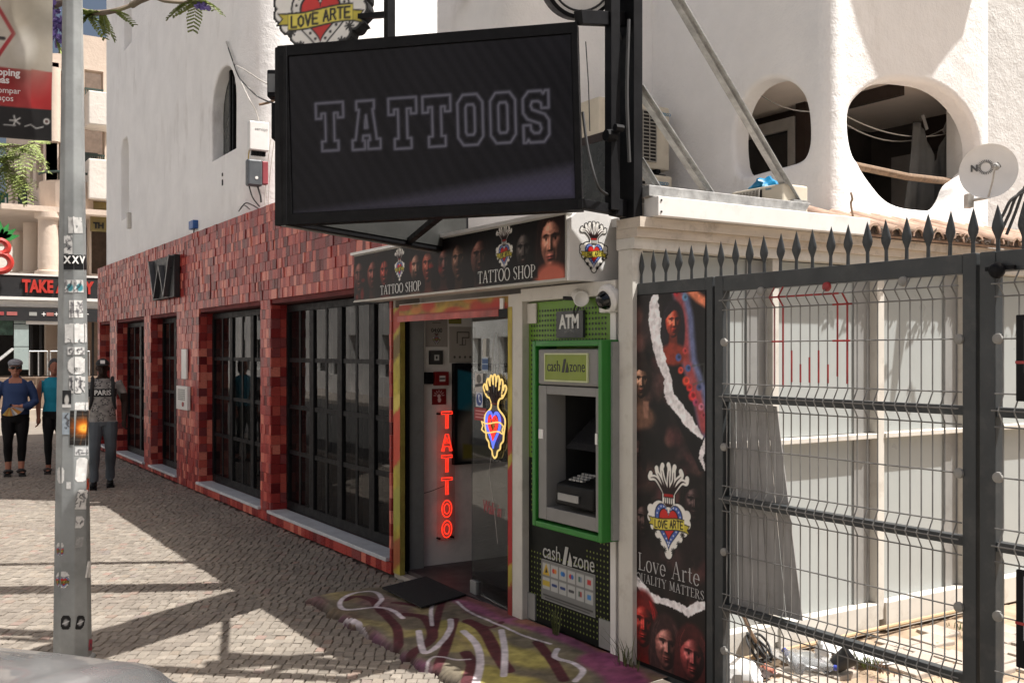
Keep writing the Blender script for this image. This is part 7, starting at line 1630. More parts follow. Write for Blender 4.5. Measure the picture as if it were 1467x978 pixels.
def p_fire(A, fr):
    cx = ((.72 - fr[0]) / (fr[1] - fr[0])) * A.w; A.ell(cx, A.h * .52, .07, .05, (170, 84, 20), .9); A.ell(cx, A.h * .50, .03, .022, (250, 190, 70), .9)
    for k in range(9): a = k * .7; A.line([(cx, A.h * .5), (cx - .10 * math.cos(a), A.h * .5 + .10 * math.sin(a))], .003, (190, 120, 60), .5)
    for y in (.15, .28, .8, .9): A.line([(0, A.h * y), (A.w, A.h * y)], .004, (120, 112, 100), .5)
def p_photo(A, fr): A.ell(A.w * .5, A.h * .45, A.w * .25, A.h * .3, (190, 186, 180), .4); A.line([(0, A.h * .1), (A.w, A.h * .1)], .02, (210, 208, 204))
def p_emb(A, fr): emblem(A, A.w * (.5 - fr[0]) / max(.1, fr[1] - fr[0]) if False else A.w * .35, A.h * .55, A.h * 1.5, False)
def p_oval(A, fr): A.ell(A.w / 2, A.h / 2, A.w * .25, A.h * .25, (150, 150, 150), .5); A.line([(A.w * .2, A.h * .4), (A.w * .8, A.h * .6)], .006, (200, 200, 200))
def p_teal(A, fr): A.ell(A.w * .6, A.h * .4, A.w * .35, A.h * .3, (60, 130, 140), .4); scrib(5)(A, fr)
WS = (206, 204, 200)
LST = [(92, 104, 337, 364, (196, 194, 190), scrib(1), 'torn'), (98, 119, 310, 334, (190, 188, 184), None, 'torn'), (93, 122, 401, 419, (200, 198, 194), p_teal, None), (99, 119, 430, 455, WS, scrib(2, n=12), None), (93, 124, 463, 491, WS, None, 'torn'), (97, 122, 497, 508, WS, scrib(3), None), (97, 124, 511, 536, WS, None, 'oval'), (106, 124, 526, 533, (36, 36, 40), None, None), (99, 124, 538, 563, (196, 194, 190), scrib(4, n=10), 'torn'), (88, 102, 559, 584, (30, 30, 32), p_photo, None), (104, 126, 576, 587, WS, None, 'torn'), (100, 126, 588, 637, (34, 30, 28), p_fire, None), (88, 99.5, 591, 622, (150, 160, 168), scrib(6), None), (104, 126, 640, 652, (190, 190, 188), scrib(7), None), (104, 126, 655, 690, WS, None, 'oval'), (83, 92, 669, 692, WS, None, 'oval'), (104, 123, 701, 729, WS, scrib(8, ((60, 60, 64), (20, 20, 22))), 'torn'), (121, 127, 685, 703, (196, 70, 40), scrib(9), None), (104, 119, 739, 756, WS, scrib(10, n=3), 'oval'), (82, 91, 777, 796, WS, p_emb, 'oval'), (81.5, 99, 818, 842, WS, p_emb, 'oval'), (87, 101, 881, 901, (20, 20, 22), p_oval, 'oval'), (104.5, 119, 881, 901, (20, 20, 22), p_oval, 'oval'), (121.5, 129, 803, 827, WS, None, None), (125, 131, 915, 931, (150, 40, 60), scrib(11), None), (95, 101.5, 690, 700, WS, None, 'torn'), (107, 118, 768, 784, (150, 150, 148), None, 'torn')]
for a in LST: sticker(*a)
b = sticker(91, 123.5, 365, 386, (16, 16, 18))
for px, s in ((96.6, 'X'), (107.6, 'X'), (117.4, 'V')):
    for k in range(4):
        z = EYE + (HY - 378) * PT0 / F; xa, xb = [CX + F * pv(j, z).dot(RGT) / pv(j, z).dot(FWD) for j in (k, k + 1)]
        if min(xa, xb) < px < max(xa, xb):
            n = ((pv(k + 1, z) - pv(k, z)).cross(Z_)).normalized(); n = n if n.dot(tocam) > 0 else -n; d = ray(px, 377); t = (pv(k, z) - Vector((0, 0, EYE))).dot(n) / d.dot(n); P0 = Vector((0, 0, EYE)) + d * t; xd = Z_.cross(n).normalized(); yd = n.cross(xd)
            serifless = text('lettering', s, .040, P0 + n * .004, xd, yd, m_wl, po, .0008, 'CENTER', sx=.85, offset=.002)
# street banner on two arms
bo = thing('street_banner', 'pale, red and black street banner hanging on the lamp post', 'banner', pc + Z_ * 3.0)
PBt = 5.9; br_, bl_ = aT(74.5, 203, PBt), aT(-82, 192, PBt - .06); xd = (br_ - bl_); bwid = xd.length; xd.normalize(); yd = UP.copy(); bh = 1.75
A = Art(bwid, bh, .006, (178, 170, 158)); pxu = lambda px: bwid * (px + 82) / 156.5; pyv = lambda py: (203 - py) * PBt / F
A.poly([(0, 0), (bwid, 0), (bwid, pyv(157)), (0, pyv(155))], (38, 36, 36)); A.poly([(0, pyv(156)), (bwid, pyv(158)), (bwid, pyv(104)), (0, pyv(98))], (150, 56, 56))
A.poly([(pxu(44), pyv(156)), (bwid, pyv(158)), (bwid, pyv(104)), (pxu(44), pyv(101))], (164, 44, 44), .8)
dm = [(pxu(-40), pyv(-40)), (pxu(18), pyv(52)), (pxu(-40), pyv(140)), (pxu(-98), pyv(52))]
A.line(dm[:3], .022, (150, 50, 54)); A.line([(pxu(-5), pyv(60)), (pxu(4), pyv(60))], .02, (60, 56, 56))
for (x, y, r, c) in ((60, 40, .10, (196, 190, 178)), (50, 80, .12, (150, 140, 124)), (30, 10, .10, (140, 130, 112)), (65, 10, .09, (150, 142, 126)), (35, 70, .06, (206, 202, 194))): A.ell(pxu(x), pyv(y), r, r * 1.6, c, .9, .55)
cs_ = (pxu(22), pyv(177))
for k in range(5): a = PI / 2 + 2 * PI * k / 5 + .3; A.line([cs_, (cs_[0] + .030 * math.cos(a), cs_[1] + .030 * math.sin(a))], .008, (190, 188, 184))
A.line([(pxu(6), pyv(184)), (pxu(22), pyv(184))], .008, (150, 148, 146)); A.line([(pxu(36), pyv(184)), (pxu(44), pyv(181)), (pxu(52), pyv(186)), (pxu(62), pyv(183))], .007, (180, 178, 174))
A.mottle(9, .14, 7); A.ell(pxu(67), pyv(175), .018, .018, (200, 196, 190)); A.ell(pxu(67), pyv(175), .010, .010, (90, 70, 66))
A.sheet('print', paintmat('banner_cloth', .6, .2, bump=.15, bscale=12), bo, bl_, xd, yd, None, (vnoise(A.ny, A.nx, 3, 5, 2) - .5) * .05)
m_bt = mat('banner_white_text', (.62, .58, .57), .6); zn = xd.cross(yd)
for s, px, py in (('shopping', 31, 115), ('areas', 16, 126), ('compar', 32, 140), ('espaços', 22, 151)):
    text('lettering', s, .040 if py < 130 else .034, bl_ + xd * pxu(px) + yd * pyv(py) + zn * .03, xd, yd, m_bt, bo, .001, 'RIGHT', offset=.0015 if py < 130 else 0)
for v in (.0, bh): 
    p = bl_ + yd * v; MB().tube([p, p + xd * bwid, Vector((pc.x, pc.y, (p + xd * bwid).z))], .010, 8).build('arm', m_galv, bo) if v else None

# ================================================================ take-away at the end of the street and the flats above
TXx = -29.4
def bX(px, py, X=TXx): return aX(px, py, X)
tk = thing('takeaway_shop', 'dark glazed take-away shop front with pink stone steps at the end of the street', 'shop', (TXx, 4.5, 0))
y0, y1 = bX(-60, 500).y, bX(215, 500).y; zfl = bX(60, 540).z
m_pinkwall = stucco('pink_stucco', (.60, .49, .40), (.38, .29, .22), .4, .8); m_palewall = stucco('pale_stucco', (.66, .61, .55), (.42, .36, .3), .4, .8)
st_ = mat('pink_stone', (.20, .14, .10), .8, var=.15, scale=2, bump=.2)
ns = 6; xs0 = aZ(40, 602, 0).x
for k in range(ns):
    z1 = zfl * (k + 1) / ns; x0 = xs0 + (TXx + .3 - xs0) * k / ns; MB().box(TXx + .3, x0, y0, y1, zfl * k / ns - .02, z1 - .002).build('step', st_, tk)
MB().box(xs0 + .1, xs0 + .5, y0, bX(84, 600, xs0).y, -.01, .30).build('planter_wall', mat('tan_wall', (.42, .36, .29), .9), tk)
MB().box(TXx - 4, TXx + .299, y0, y1, -.1, zfl - .002).build('platform', st_, tk)
z = lambda py: bX(60, py).z
MB().box(TXx - 3.0, TXx - 2.9, y0, y1, zfl, z(395)).build('back_wall', m_dark, tk)
MB().box(TXx - 2.9, TXx + .02, y0, y1, z(440), z(431)).build('soffit', m_plainwhite, tk)
MB().box(TXx - .02, TXx + .10, y0, y1, z(460), z(441)).build('black_band', m_blackmatte, tk)
for a, b, c in ((-20, 5, (.30, .05, .05)), (9, 24, (.34, .10, .09)), (41, 52, (.30, .30, .28)), (66, 76, (.34, .12, .10))):
    MB().box(TXx + .101, TXx + .11, bX(a, 450).y, bX(b, 450).y, z(452.5), z(447.5)).build('band_sign', mat('band_sign_paint', c, .5), tk)
cr_ = MB()
for px in (62, 80, 123): p = bX(px, 450); cr_.box(TXx + .101, TXx + .112, p.y - .05, p.y + .05, p.z - .012, p.z + .012); cr_.box(TXx + .1011, TXx + .1125, p.y - .012, p.y + .012, p.z - .05, p.z + .05)
cr_.build('cross_mark', m_plainwhite, tk)
MB().box(TXx - .05, TXx + .06, bX(37, 450).y, bX(88, 450).y, z(448.5 + 0) - .30, z(445) - .20).build('awning_rail', m_plainwhite, tk)
dg = mat('pale_green_glass', (.30, .36, .35), .3, var=.1, scale=1.5)
for k, (pa, pb) in enumerate(((450, 464), (465, 496), (497, 529))): MB().box(TXx - .02, TXx + .02, bX(20, 500).y, bX(41, 500).y, z(pb), z(pa)).build('door_panel', dg, tk)
MB().box(TXx - .3, TXx - .25, bX(-20, 500).y, bX(20, 500).y, z(480), z(458)).build('drinks_fridge', mat('green_display', (.07, .13, .10), .4, var=.6, scale=9), tk)
rl = MB(); 
for (pa, pb) in ((42, 68), (72, 128)):
    rl.tube([bX(pa, 503, TXx + .6), bX(pb, 503, TXx + .6)], .018, 6)
    for q in np.linspace(pa, pb, 3): rl.tube([bX(q, 503, TXx + .6), bX(q, 538, TXx + .6)], .015, 6)
rl.tube([bX(-2, 516, TXx + .9), bX(18, 500, TXx + .3)], .04, 6); rl.build('railing', m_galv, tk)
for k, px in enumerate((-30, 47, 60, 100, 136)): MB().box(TXx - .5, TXx - .42, bX(px, 500).y, bX(px + 3, 500).y, zfl, z(460)).build('door_post', m_blackmatte, tk)
sgn = thing('takeaway_sign', 'long black sign with red block letters TAKE AWAY over the far shop front', 'sign', (TXx + .1, 4.5, z(431)))
MB().box(TXx - .2, TXx + .12, y0, y1, z(426), z(396)).build('board', m_blackmatte, sgn); MB().box(TXx - .2, TXx + .14, y0, y1, z(430.5), z(426.2)).build('trim', m_plainwhite, sgn); MB().box(TXx - .2, TXx + .14, y0, y1, z(395.8), z(393)).build('trim', m_plainwhite, sgn)
p0, p1 = bX(31, 418), bX(133, 418); m_tr = mat('red_block_letters', (.42, .025, .015), .5)
o = text('lettering', 'TAKE AWAY', (bX(31, 401).z - p0.z), (TXx + .15, p0.y, p0.z), (0, 1, 0), (0, 0, 1), m_tr, sgn, .03, offset=.02); wx = max(v.co.y for v in o.data.vertices) + ORG[sgn].y - p0.y; sc_k = (p1.y - p0.y) / wx
o.data.transform(Matrix.Translation((0, p0.y - ORG[sgn].y, 0)) @ Matrix.Diagonal((1, sc_k, 1, 1)) @ Matrix.Translation((0, -(p0.y - ORG[sgn].y), 0)))
fsn = thing('fruit_sign', 'red figure shaped sign with green leaves on top above the take-away board', 'sign', bX(5, 390, TXx + .5))
mb = MB()
for (px, py, r) in ((-1, 354, .20), (0, 376, .25)):
    c = bX(px, py, TXx + .4); mb.tube([c + Vector((0, r * math.cos(t), r * .9 * math.sin(t))) for t in np.linspace(0, 2 * PI, 20)[:-1]], .085, 8, closed=True)
mb.build('figure', mat('red_sign_plastic', (.42, .03, .02), .4), fsn, smooth=True)
mb = MB()
for a in (-.9, -.45, 0, .45, .9, 1.3): c = bX(0, 343, TXx + .4); d = Vector((0, math.sin(a), math.cos(a))); s_ = Vector((0, d.z, -d.y)); mb.prism([c - s_ * .03, c + d * .22 - s_ * .09, c + d * .48, c + d * .22 + s_ * .09, c + s_ * .03], (.05, 0, 0))
mb.build('leaf', mat('green_sign_plastic', (.03, .22, .05), .4), fsn)

ap_ = thing('apartment_building', 'pink and cream apartment block with balconies and round columns beyond the take-away', 'building', (-31, 7, 0))
AXx = -31.2
aXp = lambda px, py: aX(px, py, AXx)
zt_ = aXp(100, 62).z; ycor = aXp(66, 300).y; yR = 14.0
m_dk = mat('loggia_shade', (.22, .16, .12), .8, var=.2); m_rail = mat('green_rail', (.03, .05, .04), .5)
wall_ = MB(); op = []
def aop(px0, px1, py0, py1): a, b = aXp(px0, py1), aXp(px1, py0); return [(a.y, a.z), (b.y, a.z), (b.y, b.z), (a.y, b.z)]
holes = [aop(82, 118, 106, 172), aop(121, 148, 103, 142), aop(82, 118, 208, 262), aop(121, 150, 186, 236), aop(72, 128, 300, 392), aop(131, 170, 292, 392)]
wallplate(wall_, [(ycor, zfl), (yR, zfl), (yR, zt_ + .3), (aXp(118, 66).y, zt_ + .3), (aXp(117, 66).y, aXp(117, 78).z), (ycor, aXp(80, 78).z)], holes, (AXx, 0, 0), (0, 1, 0), (0, 0, 1), (1, 0, 0), .35, 0)
wall_.build('front_wall', m_pinkwall, ap_)
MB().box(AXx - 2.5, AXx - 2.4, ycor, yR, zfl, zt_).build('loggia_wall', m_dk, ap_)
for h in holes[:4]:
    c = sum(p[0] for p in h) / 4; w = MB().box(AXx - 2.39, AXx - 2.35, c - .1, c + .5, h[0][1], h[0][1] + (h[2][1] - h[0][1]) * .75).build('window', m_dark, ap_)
    r_ = MB(); zb = h[0][1]
    for k in range(9): y = h[0][0] + (h[1][0] - h[0][0]) * (k + .5) / 9; r_.box(AXx + .0, AXx + .03, y - .015, y + .015, zb - .05, zb + .28)
    r_.box(AXx - .0, AXx + .04, h[0][0], h[1][0], zb + .28, zb + .33); r_.build('railing', m_rail, ap_)
for (pa, pb, ya, yb_) in ((119, 160, 144, 186), (119, 165, 238, 290)):
    a, b = aXp(pa, yb_), aXp(pb, ya); MB().box(AXx + .0, AXx + .9, a.y, b.y, a.z, b.z).build('balcony_parapet', m_palewall, ap_, bevel=.03)
mb = MB(); c = aXp(92, 265); n_ = 14; yc_ = c.y + .1; R_ = .75   # curved balcony
pts_ = [(AXx + R_ * 1.1 * math.sin(t), yc_ - R_ * math.cos(t)) for t in np.linspace(0, PI, n_)]
for (p, q) in zip(pts_[:-1], pts_[1:]): mb.hexa([(p[0], p[1], c.z - .75), (q[0], q[1], c.z - .75), (q[0] - .1, q[1], c.z - .75), (p[0] - .1, p[1], c.z - .75), (p[0], p[1], c.z + .02), (q[0], q[1], c.z + .02), (q[0] - .1, q[1], c.z + .02), (p[0] - .1, p[1], c.z + .02)])
mb.build('curved_balcony', m_pinkwall, ap_); MB().tube([(p[0], p[1], c.z + .25) for p in pts_], .035, 6).build('railing', m_rail, ap_)
pl_ = MB(); 
for px, w_, pt_, pb_ in ((75, 4.5, 100, 205),): a = aXp(px, pb_); pl_.lathe([(.20, 0), (.20, aXp(px, pt_).z - a.z)], (AXx + .15, a.y, a.z), (0, 0, 1), 16)
pl_.build('pilaster', m_pinkwall, ap_, smooth=True)
def col(px, X, r): a = aX(px, 394, X); b = aX(px, 305, X); MB().lathe([(r * 1.3, 0), (r * 1.3, .1), (r, .12), (r * .95, b.z - a.z - .2), (r * 1.3, b.z - a.z - .15), (r * 1.3, b.z - a.z)], a, (0, 0, 1), 18).build('column', m_pinkwall, ap_, smooth=True)
col(69, AXx + .6, .27); col(47, AXx - 2.2, .27); col(31, AXx - 4.6, .27); 
SY = ycor - .02; aSp = lambda px, py: aY(px, py, SY)    # left wing, facing the street
holes = []
def sop(px0, px1, py0, py1): a, b = aSp(px0, py1), aSp(px1, py0); m_ = aSp((px0 + px1) / 2, py1); return [(a.x, m_.z), (b.x, m_.z), (b.x, aSp((px0 + px1) / 2, py0).z), (a.x, aSp((px0 + px1) / 2, py0).z)]
holes = [sop(52, 62, 205, 268), sop(43, 47, 232, 262), sop(28, 38, 245, 300), sop(18, 22, 270, 292)]
wl_ = MB(); zl = aSp(40, 300).z
wallplate(wl_, [(aSp(9, 300).x, aSp(62, 305).z), (AXx, aSp(62, 305).z), (AXx, aXp(66, 88).z), (aSp(9, 300).x, aXp(66, 88).z)], holes, (0, SY, 0), (1, 0, 0), (0, 0, 1), (0, -1, 0), .35, 0); wl_.build('side_wall', m_pinkwall, ap_)
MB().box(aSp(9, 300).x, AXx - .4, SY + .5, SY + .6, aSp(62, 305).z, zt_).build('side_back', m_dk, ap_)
MB().box(aSp(9, 300).x, AXx + .9, SY - 1.2, SY + 3, aX(69, 305, AXx + .6).z, aX(69, 300, AXx + .6).z + .05).build('floor_slab', m_pinkwall, ap_)
rr_ = MB(); a, b = aSp(28, 300), aSp(39, 283)
for k in range(9): x = a.x + (b.x - a.x) * k / 8; rr_.box(x - .02, x + .02, SY - .05, SY, a.z - .1, a.z + .55)
rr_.box(a.x, b.x, SY - .06, SY + .0, a.z + .55, a.z + .62); rr_.build('railing', m_rail, ap_)
ys_ = thing('yellow_sign', 'yellow shop sign partly hidden behind the lamp post with black letters TH', 'sign', aX(135, 328, AXx + .4))
a, b = aX(129, 331, AXx + .4), aX(160, 291, AXx + .4); MB().box(AXx + .4, AXx + .5, a.y, b.y, a.z, b.z).build('board', mat('shaded_yellow', (.22, .17, .06), .6), ys_); [text('lettering', c_, .16, (AXx + .52, aX(132.5 + 6.5 * k, 326, AXx + .4).y, aX(132, 327, AXx + .4).z), (0, 1, 0), (0, 0, 1), m_kl, ys_, .01, offset=.01) for k, c_ in enumerate('TH')]  # the board's yellow is darkened to stand for the shade it hangs in
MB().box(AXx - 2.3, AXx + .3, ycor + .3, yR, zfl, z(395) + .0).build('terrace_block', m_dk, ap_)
gs_ = thing('green_sign', 'dark green box sign far at the left edge under the palm-like leaves', 'sign', aX(2, 300, -33)); a, b = aX(-30, 306, -33), aX(12, 277, -33); MB().box(-33.2, -33, a.y, b.y, a.z, b.z).build('board', mat('bottle_green', (.01, .09, .06), .5), gs_); text('lettering', 'I', .3, (-32.98, aX(5, 297, -33).y, aX(5, 297, -33).z), (0, 1, 0), (0, 0, 1), m_wl, gs_, .01)
fh = thing('far_house', 'small white house low at the far left edge behind the columns', 'house', (-48, 2, 0)); MB().box(-50, -48, -4, 6.2, 0, aX(5, 318, -48).z).build('wall', m_palewall, fh); MB().box(-50.2, -47.8, -4.1, 6.3, aX(5, 318, -48).z + .001, aX(5, 312, -48).z).build('roof', m_terra, fh)

# across the street (seen mirrored in the shop windows)
ob = thing('opposite_building', 'pale rendered building across the street, mirrored in the shop windows', 'building', (-40, -11, 0))
ow = MB(); hs_ = []
for i in range(24):
    for j in range(3): x = -92 + i * 4.2; zz = .8 + j * 2.7; hs_.append([(x, zz), (x + 1.5, zz), (x + 1.5, zz + 1.7), (x, zz + 1.7)])
wallplate(ow, [(-96, 0), (6, 0), (6, 11), (-96, 11)], hs_, (0, -10, 0), (1, 0, 0), (0, 0, 1), (0, 1, 0), .3); ow.build('wall', mat('white_render', (.74, .725, .70), .9, var=.2, scale=.6), ob); MB().box(-96, 6, -13, -10.31, 0, 10.9).build('core', m_dark, ob)

# ================================================================ people
def person(label, foot, face_to, H, parts, colour, vox=.0085):
    """parts(mb): limbs in local axes (x = own left, y = forward, z up), joined into one skin; colour(x, y, z) in sRGB"""
    f = Vector(foot); d = (Vector(face_to) - f); ang = math.atan2(d.y, d.x) - PI / 2
    t = thing('person', label, 'person', f); t.rotation_euler = (0, 0, ang)
    mb = MB(); parts(mb); me = bpy.data.meshes.new('body'); me.from_pydata(mb.v, [], mb.f); o = bpy.data.objects.new('tmp', me); COL.objects.link(o)
    r = o.modifiers.new('r', 'REMESH'); r.mode = 'VOXEL'; r.voxel_size = vox; s = o.modifiers.new('s', 'SMOOTH'); s.factor = .5; s.iterations = 3
    m2 = bpy.data.meshes.new_from_object(o.evaluated_get(bpy.context.evaluated_depsgraph_get())); bpy.data.objects.remove(o)
    n = len(m2.vertices); co = np.zeros(n * 3, np.float32); m2.vertices.foreach_get('co', co); co = co.reshape(-1, 3)
    C = np.array([colour(*p) for p in co]) / 255.0; C = np.where(C <= .04045, C / 12.92, ((C + .055) / 1.055) ** 2.4)
    at = m2.color_attributes.new('Col', 'FLOAT_COLOR', 'POINT'); at.data.foreach_set('color', np.concatenate([C, np.ones((n, 1))], 1).reshape(-1).astype(np.float32))
    m2.materials.clear(); m2.materials.append(m_skin); m2.shade_smooth(); m2.name = 'body'
    b = bpy.data.objects.new('body', m2); COL.objects.link(b); b.parent = t; return t
m_skin = paintmat('cloth_and_skin', .75, .25, bump=.25, bscale=70)
def child(t, name, mb, m, smooth=True):
    me = bpy.data.meshes.new(name); me.from_pydata(mb.v, [], mb.f)
    ms = m if isinstance(m, (list, tuple)) else [m]
    for x in ms: me.materials.append(x)
    me.polygons.foreach_set('material_index', mb.mi)
    bm = bmesh.new(); bm.from_mesh(me); bmesh.ops.recalc_face_normals(bm, faces=bm.faces); bm.to_mesh(me); bm.free()
    if smooth: me.shade_smooth(); me.set_sharp_from_angle(angle=R(50))
    o = bpy.data.objects.new(name, me); COL.objects.link(o); o.parent = t; return o
def head(mb, c, s=1.0):
    x, y, z = c; mb.ell((x, y - .004, z + .015), .073 * s, .090 * s, .105 * s, 18, 12); mb.ell((x, y + .022 * s, z - .055 * s), .055 * s, .062 * s, .060 * s, 14, 9)
    mb.ell((x, y + .098 * s, z - .022 * s), .013 * s, .016 * s, .022 * s, 8, 6); mb.ell((x, y + .083 * s, z - .062 * s), .024 * s, .010 * s, .010 * s, 8, 6)
    for e in (-1, 1): mb.ell((x + e * .075 * s, y - .005, z - .01), .012 * s, .02 * s, .03 * s, 8, 6)
def hand(mb, w, d, up, curl=.4, s=1.0):
    w, d, up = Vector(w), Vector(d).normalized(), Vector(up).normalized(); sd_ = d.cross(up).normalized(); p = w + d * .045 * s
    mb.tube([w, w + d * .03 * s, w + d * .085 * s], [.026 * s, .034 * s, .030 * s], 8)
    for k, l in enumerate((.062, .072, .068, .054)):
        b = w + d * .085 * s + sd_ * (.024 - .016 * k) * s; q = b + (d * math.cos(curl) - up * math.sin(curl)) * l * .5 * s; e = q + (d * math.cos(curl * 2) - up * math.sin(curl * 2)) * l * .5 * s
        mb.tube([b, q, e], [.0105 * s, .0098 * s, .0085 * s], 6)
    b = w + d * .035 * s + sd_ * .026 * s; mb.tube([b, b + (d * .6 + sd_ * .7) * .035 * s, b + (d * .95 + sd_ * .6) * .062 * s], [.013 * s, .011 * s, .009 * s], 6)
def torso(mb, rings):
    """rings (z, half width, half depth, y offset)"""
    n = 20; b = len(mb.v)
    for z, rx, ry, y in rings:
        for k in range(n): a = 2 * PI * k / n; mb.v.append(Vector((rx * math.copysign(abs(math.cos(a)) ** .85, math.cos(a)), y + ry * math.sin(a), z)))
    for i in range(len(rings) - 1):
        for k in range(n): mb.f.append((b + i * n + k, b + i * n + (k + 1) % n, b + (i + 1) * n + (k + 1) % n, b + (i + 1) * n + k)); mb.mi.append(0)
    mb.f.append(tuple(b + k for k in reversed(range(n)))); mb.f.append(tuple(b + (len(rings) - 1) * n + k for k in range(n))); mb.mi += [0, 0]
def leg(mb, hip, knee, ank, rt_=.088, rk=.056, ra=.038, toe=None):
    mb.tube(spline([hip, (Vector(hip) + Vector(knee)) / 2 + Vector((0, .012, 0)), knee, (Vector(knee) + Vector(ank)) * .5 + Vector((0, -.022, .04)), ank], 3), [rt_ * 1.05, rt_, rt_ * .97, rt_ * .9, rt_ * .78, rk * 1.1, rk, rk * 1.0, rk * 1.02, rk * .95, rk * .8, ra * 1.05, ra], 12)
    a = Vector(ank); toe = Vector(toe) if toe else Vector((a.x * 1.15, a.y + .17, a.z - .055)); d = (toe - a); d.z = 0; h = a - d.normalized() * .05
    z0 = a.z - .05; mb.tube([Vector((h.x, h.y, z0)), Vector((a.x, a.y, z0 + .012)), Vector((a.x, a.y, z0)) + d * .55, Vector((toe.x, toe.y, z0 - .008))], [.036, .044, .040, .026], 10)
# woman in the blue top
F1, F2, F3 = aZ(22, 681, 0), aZ(78, 677, 0), aZ(147, 698, 0)
def w1(mb):
    torso(mb, [(.76, .16, .125, -.01), (.84, .182, .135, -.015), (.92, .185, .140, .0), (1.0, .170, .145, .012), (1.10, .160, .130, .012), (1.20, .165, .125, .012), (1.29, .160, .105, .0), (1.35, .145, .085, -.01), (1.39, .085, .06, -.012), (1.41, .06, .055, -.01)])
    mb.tube([(0, -.012, 1.36), (0, .0, 1.45)], [.058, .052], 12); head(mb, (0, .015, 1.52))
    leg(mb, (.085, 0, .82), (.095, .035, .46), (.09, -.03, .085), .098, .062, .040, (.11, .15, .03)); leg(mb, (-.085, 0, .82), (-.085, .03, .46), (-.075, .0, .085), .098, .062, .040, (-.10, .17, .03))
    mb.tube([(.155, -.01, 1.33), (.215, -.015, 1.22), (.255, -.02, 1.06), (.262, .02, .93), (.265, .04, .83)], [.062, .062, .058, .060, .036], 12); hand(mb, (.265, .045, .82), (.0, .15, -1), (-1, .1, 0), .5)
    mb.tube([(-.155, -.01, 1.33), (-.22, -.01, 1.20), (-.25, .0, 1.05), (-.17, .14, .99), (-.06, .20, .985)], [.062, .062, .060, .056, .034], 12); hand(mb, (-.055, .205, .985), (.95, .25, .05), (0, .5, 1), .9)
def c1(x, y, z):
    sk = (168, 116, 96)
    if z > 1.43: return sk
    if z > 1.30 and abs(x) < .085 and y > .03 and z > 1.32 - 0: return sk
    if (abs(x - .265) < .08 and z < .835 and x > .2): return sk
    if y > .17 and -.09 < x < .16 and .90 < z < 1.08: return sk
    if z > .875 or (x > .2 and z > .82) : return (48, 66, 104)
    if z > .20: return (15, 14, 16)
    if z > .055: return sk
    return (18, 16, 16) if y < .30 else sk
wo = person('woman in blue long-sleeved top and grey cap with sunglasses, holding a patterned fan', F1, (0, 0, 0), 1.62, w1, c1)
mb = MB(); mb.ell((0, -.015, 1.55), .088, .105, .115, 18, 12); 
for i, v in enumerate(mb.v): mb.v[i] = Vector((v.x, v.y, max(v.z, 1.42)))
mb.v = [Vector((v.x, min(v.y, .055 if v.z < 1.57 else v.y), v.z)) for v in mb.v]; child(wo, 'hair', mb, mat('dark_brown_hair', (.03, .018, .012), .6, var=.3, scale=60))
mb = MB(); mb.ell((0, .0, 1.60), .098, .118, .062, 20, 10); mb.ell((0, .10, 1.582), .066, .055, .012, 14, 6); child(wo, 'cap', mb, mat('grey_tweed', (.22, .22, .24), .9, var=.3, scale=80, bump=.4))
mb = MB()
for e in (-1, 1): mb.ell((e * .034, .100, 1.535), .030, .012, .022, 12, 8); mb.bar((e * .062, .095, 1.542), (e * .080, .0, 1.542), .006, .008)
mb.bar((-.03, .108, 1.545), (.03, .108, 1.545), .006, .006); child(wo, 'sunglasses', mb, mat('black_gloss', (.008, .008, .008), .1))
fan = thing('hand_fan', 'half-open orange, white and grey hand fan held by the woman in blue', 'fan', F1 + Z_ * .9); fan.rotation_euler = wo.rotation_euler; fan.location = F1
mb = MB(); n = 10
for k in range(n):
    a0, a1 = R(-165 + 105 * k / n), R(-165 + 105 * (k + 1) / n); c = Vector((.07, .245 + .002 * (k % 2), 1.00)); rr1, rr0 = .19, .03; mb.m = (0, 0, 1, 1, 2, 0, 1, 3, 1, 3)[k]
    p = lambda a, r, y=0: c + Vector((r * math.cos(a + 1.75) * -1 if False else r * math.cos(a), y, r * math.sin(a) * .72))
    mb.hexa([p(a0, rr0), p(a1, rr0, .004), p(a1, rr1, .004), p(a0, rr1), p(a0, rr0, .003), p(a1, rr0, .007), p(a1, rr1, .007), p(a0, rr1, .003)])
mb2 = mb; me = bpy.data.meshes.new('fan_leaf'); me.from_pydata(mb.v, [], mb.f)
for m in (mat('fan_grey', (.28, .27, .30), .7), mat('fan_orange', (.50, .22, .04), .7), mat('fan_white', (.6, .58, .54), .7), mat('fan_yellow', (.52, .38, .10), .7)): me.materials.append(m)
me.polygons.foreach_set('material_index', mb.mi); o = bpy.data.objects.new('fan_leaf', me); COL.objects.link(o); o.parent = fan
mb = MB(); mb.tube([(.07, .243, 1.01), (.05, .235, 1.03)], .012, 8); o = child(fan, 'fan_rivet', mb, m_black)
mb = MB()
for x in (.09, -.075): mb.tube([(x - .055, .10, .062), (x - .02, .115, .088), (x + .02, .115, .088), (x + .055, .10, .062)], [.02, .024, .024, .02], 8)
for x in (.10, -.09): mb.obox((x, .055, .014), (.048, 0, 0), (0, .125, 0), (0, 0, .014))
child(wo, 'sandals', mb, mat('black_sandal', (.012, .011, .011), .6))
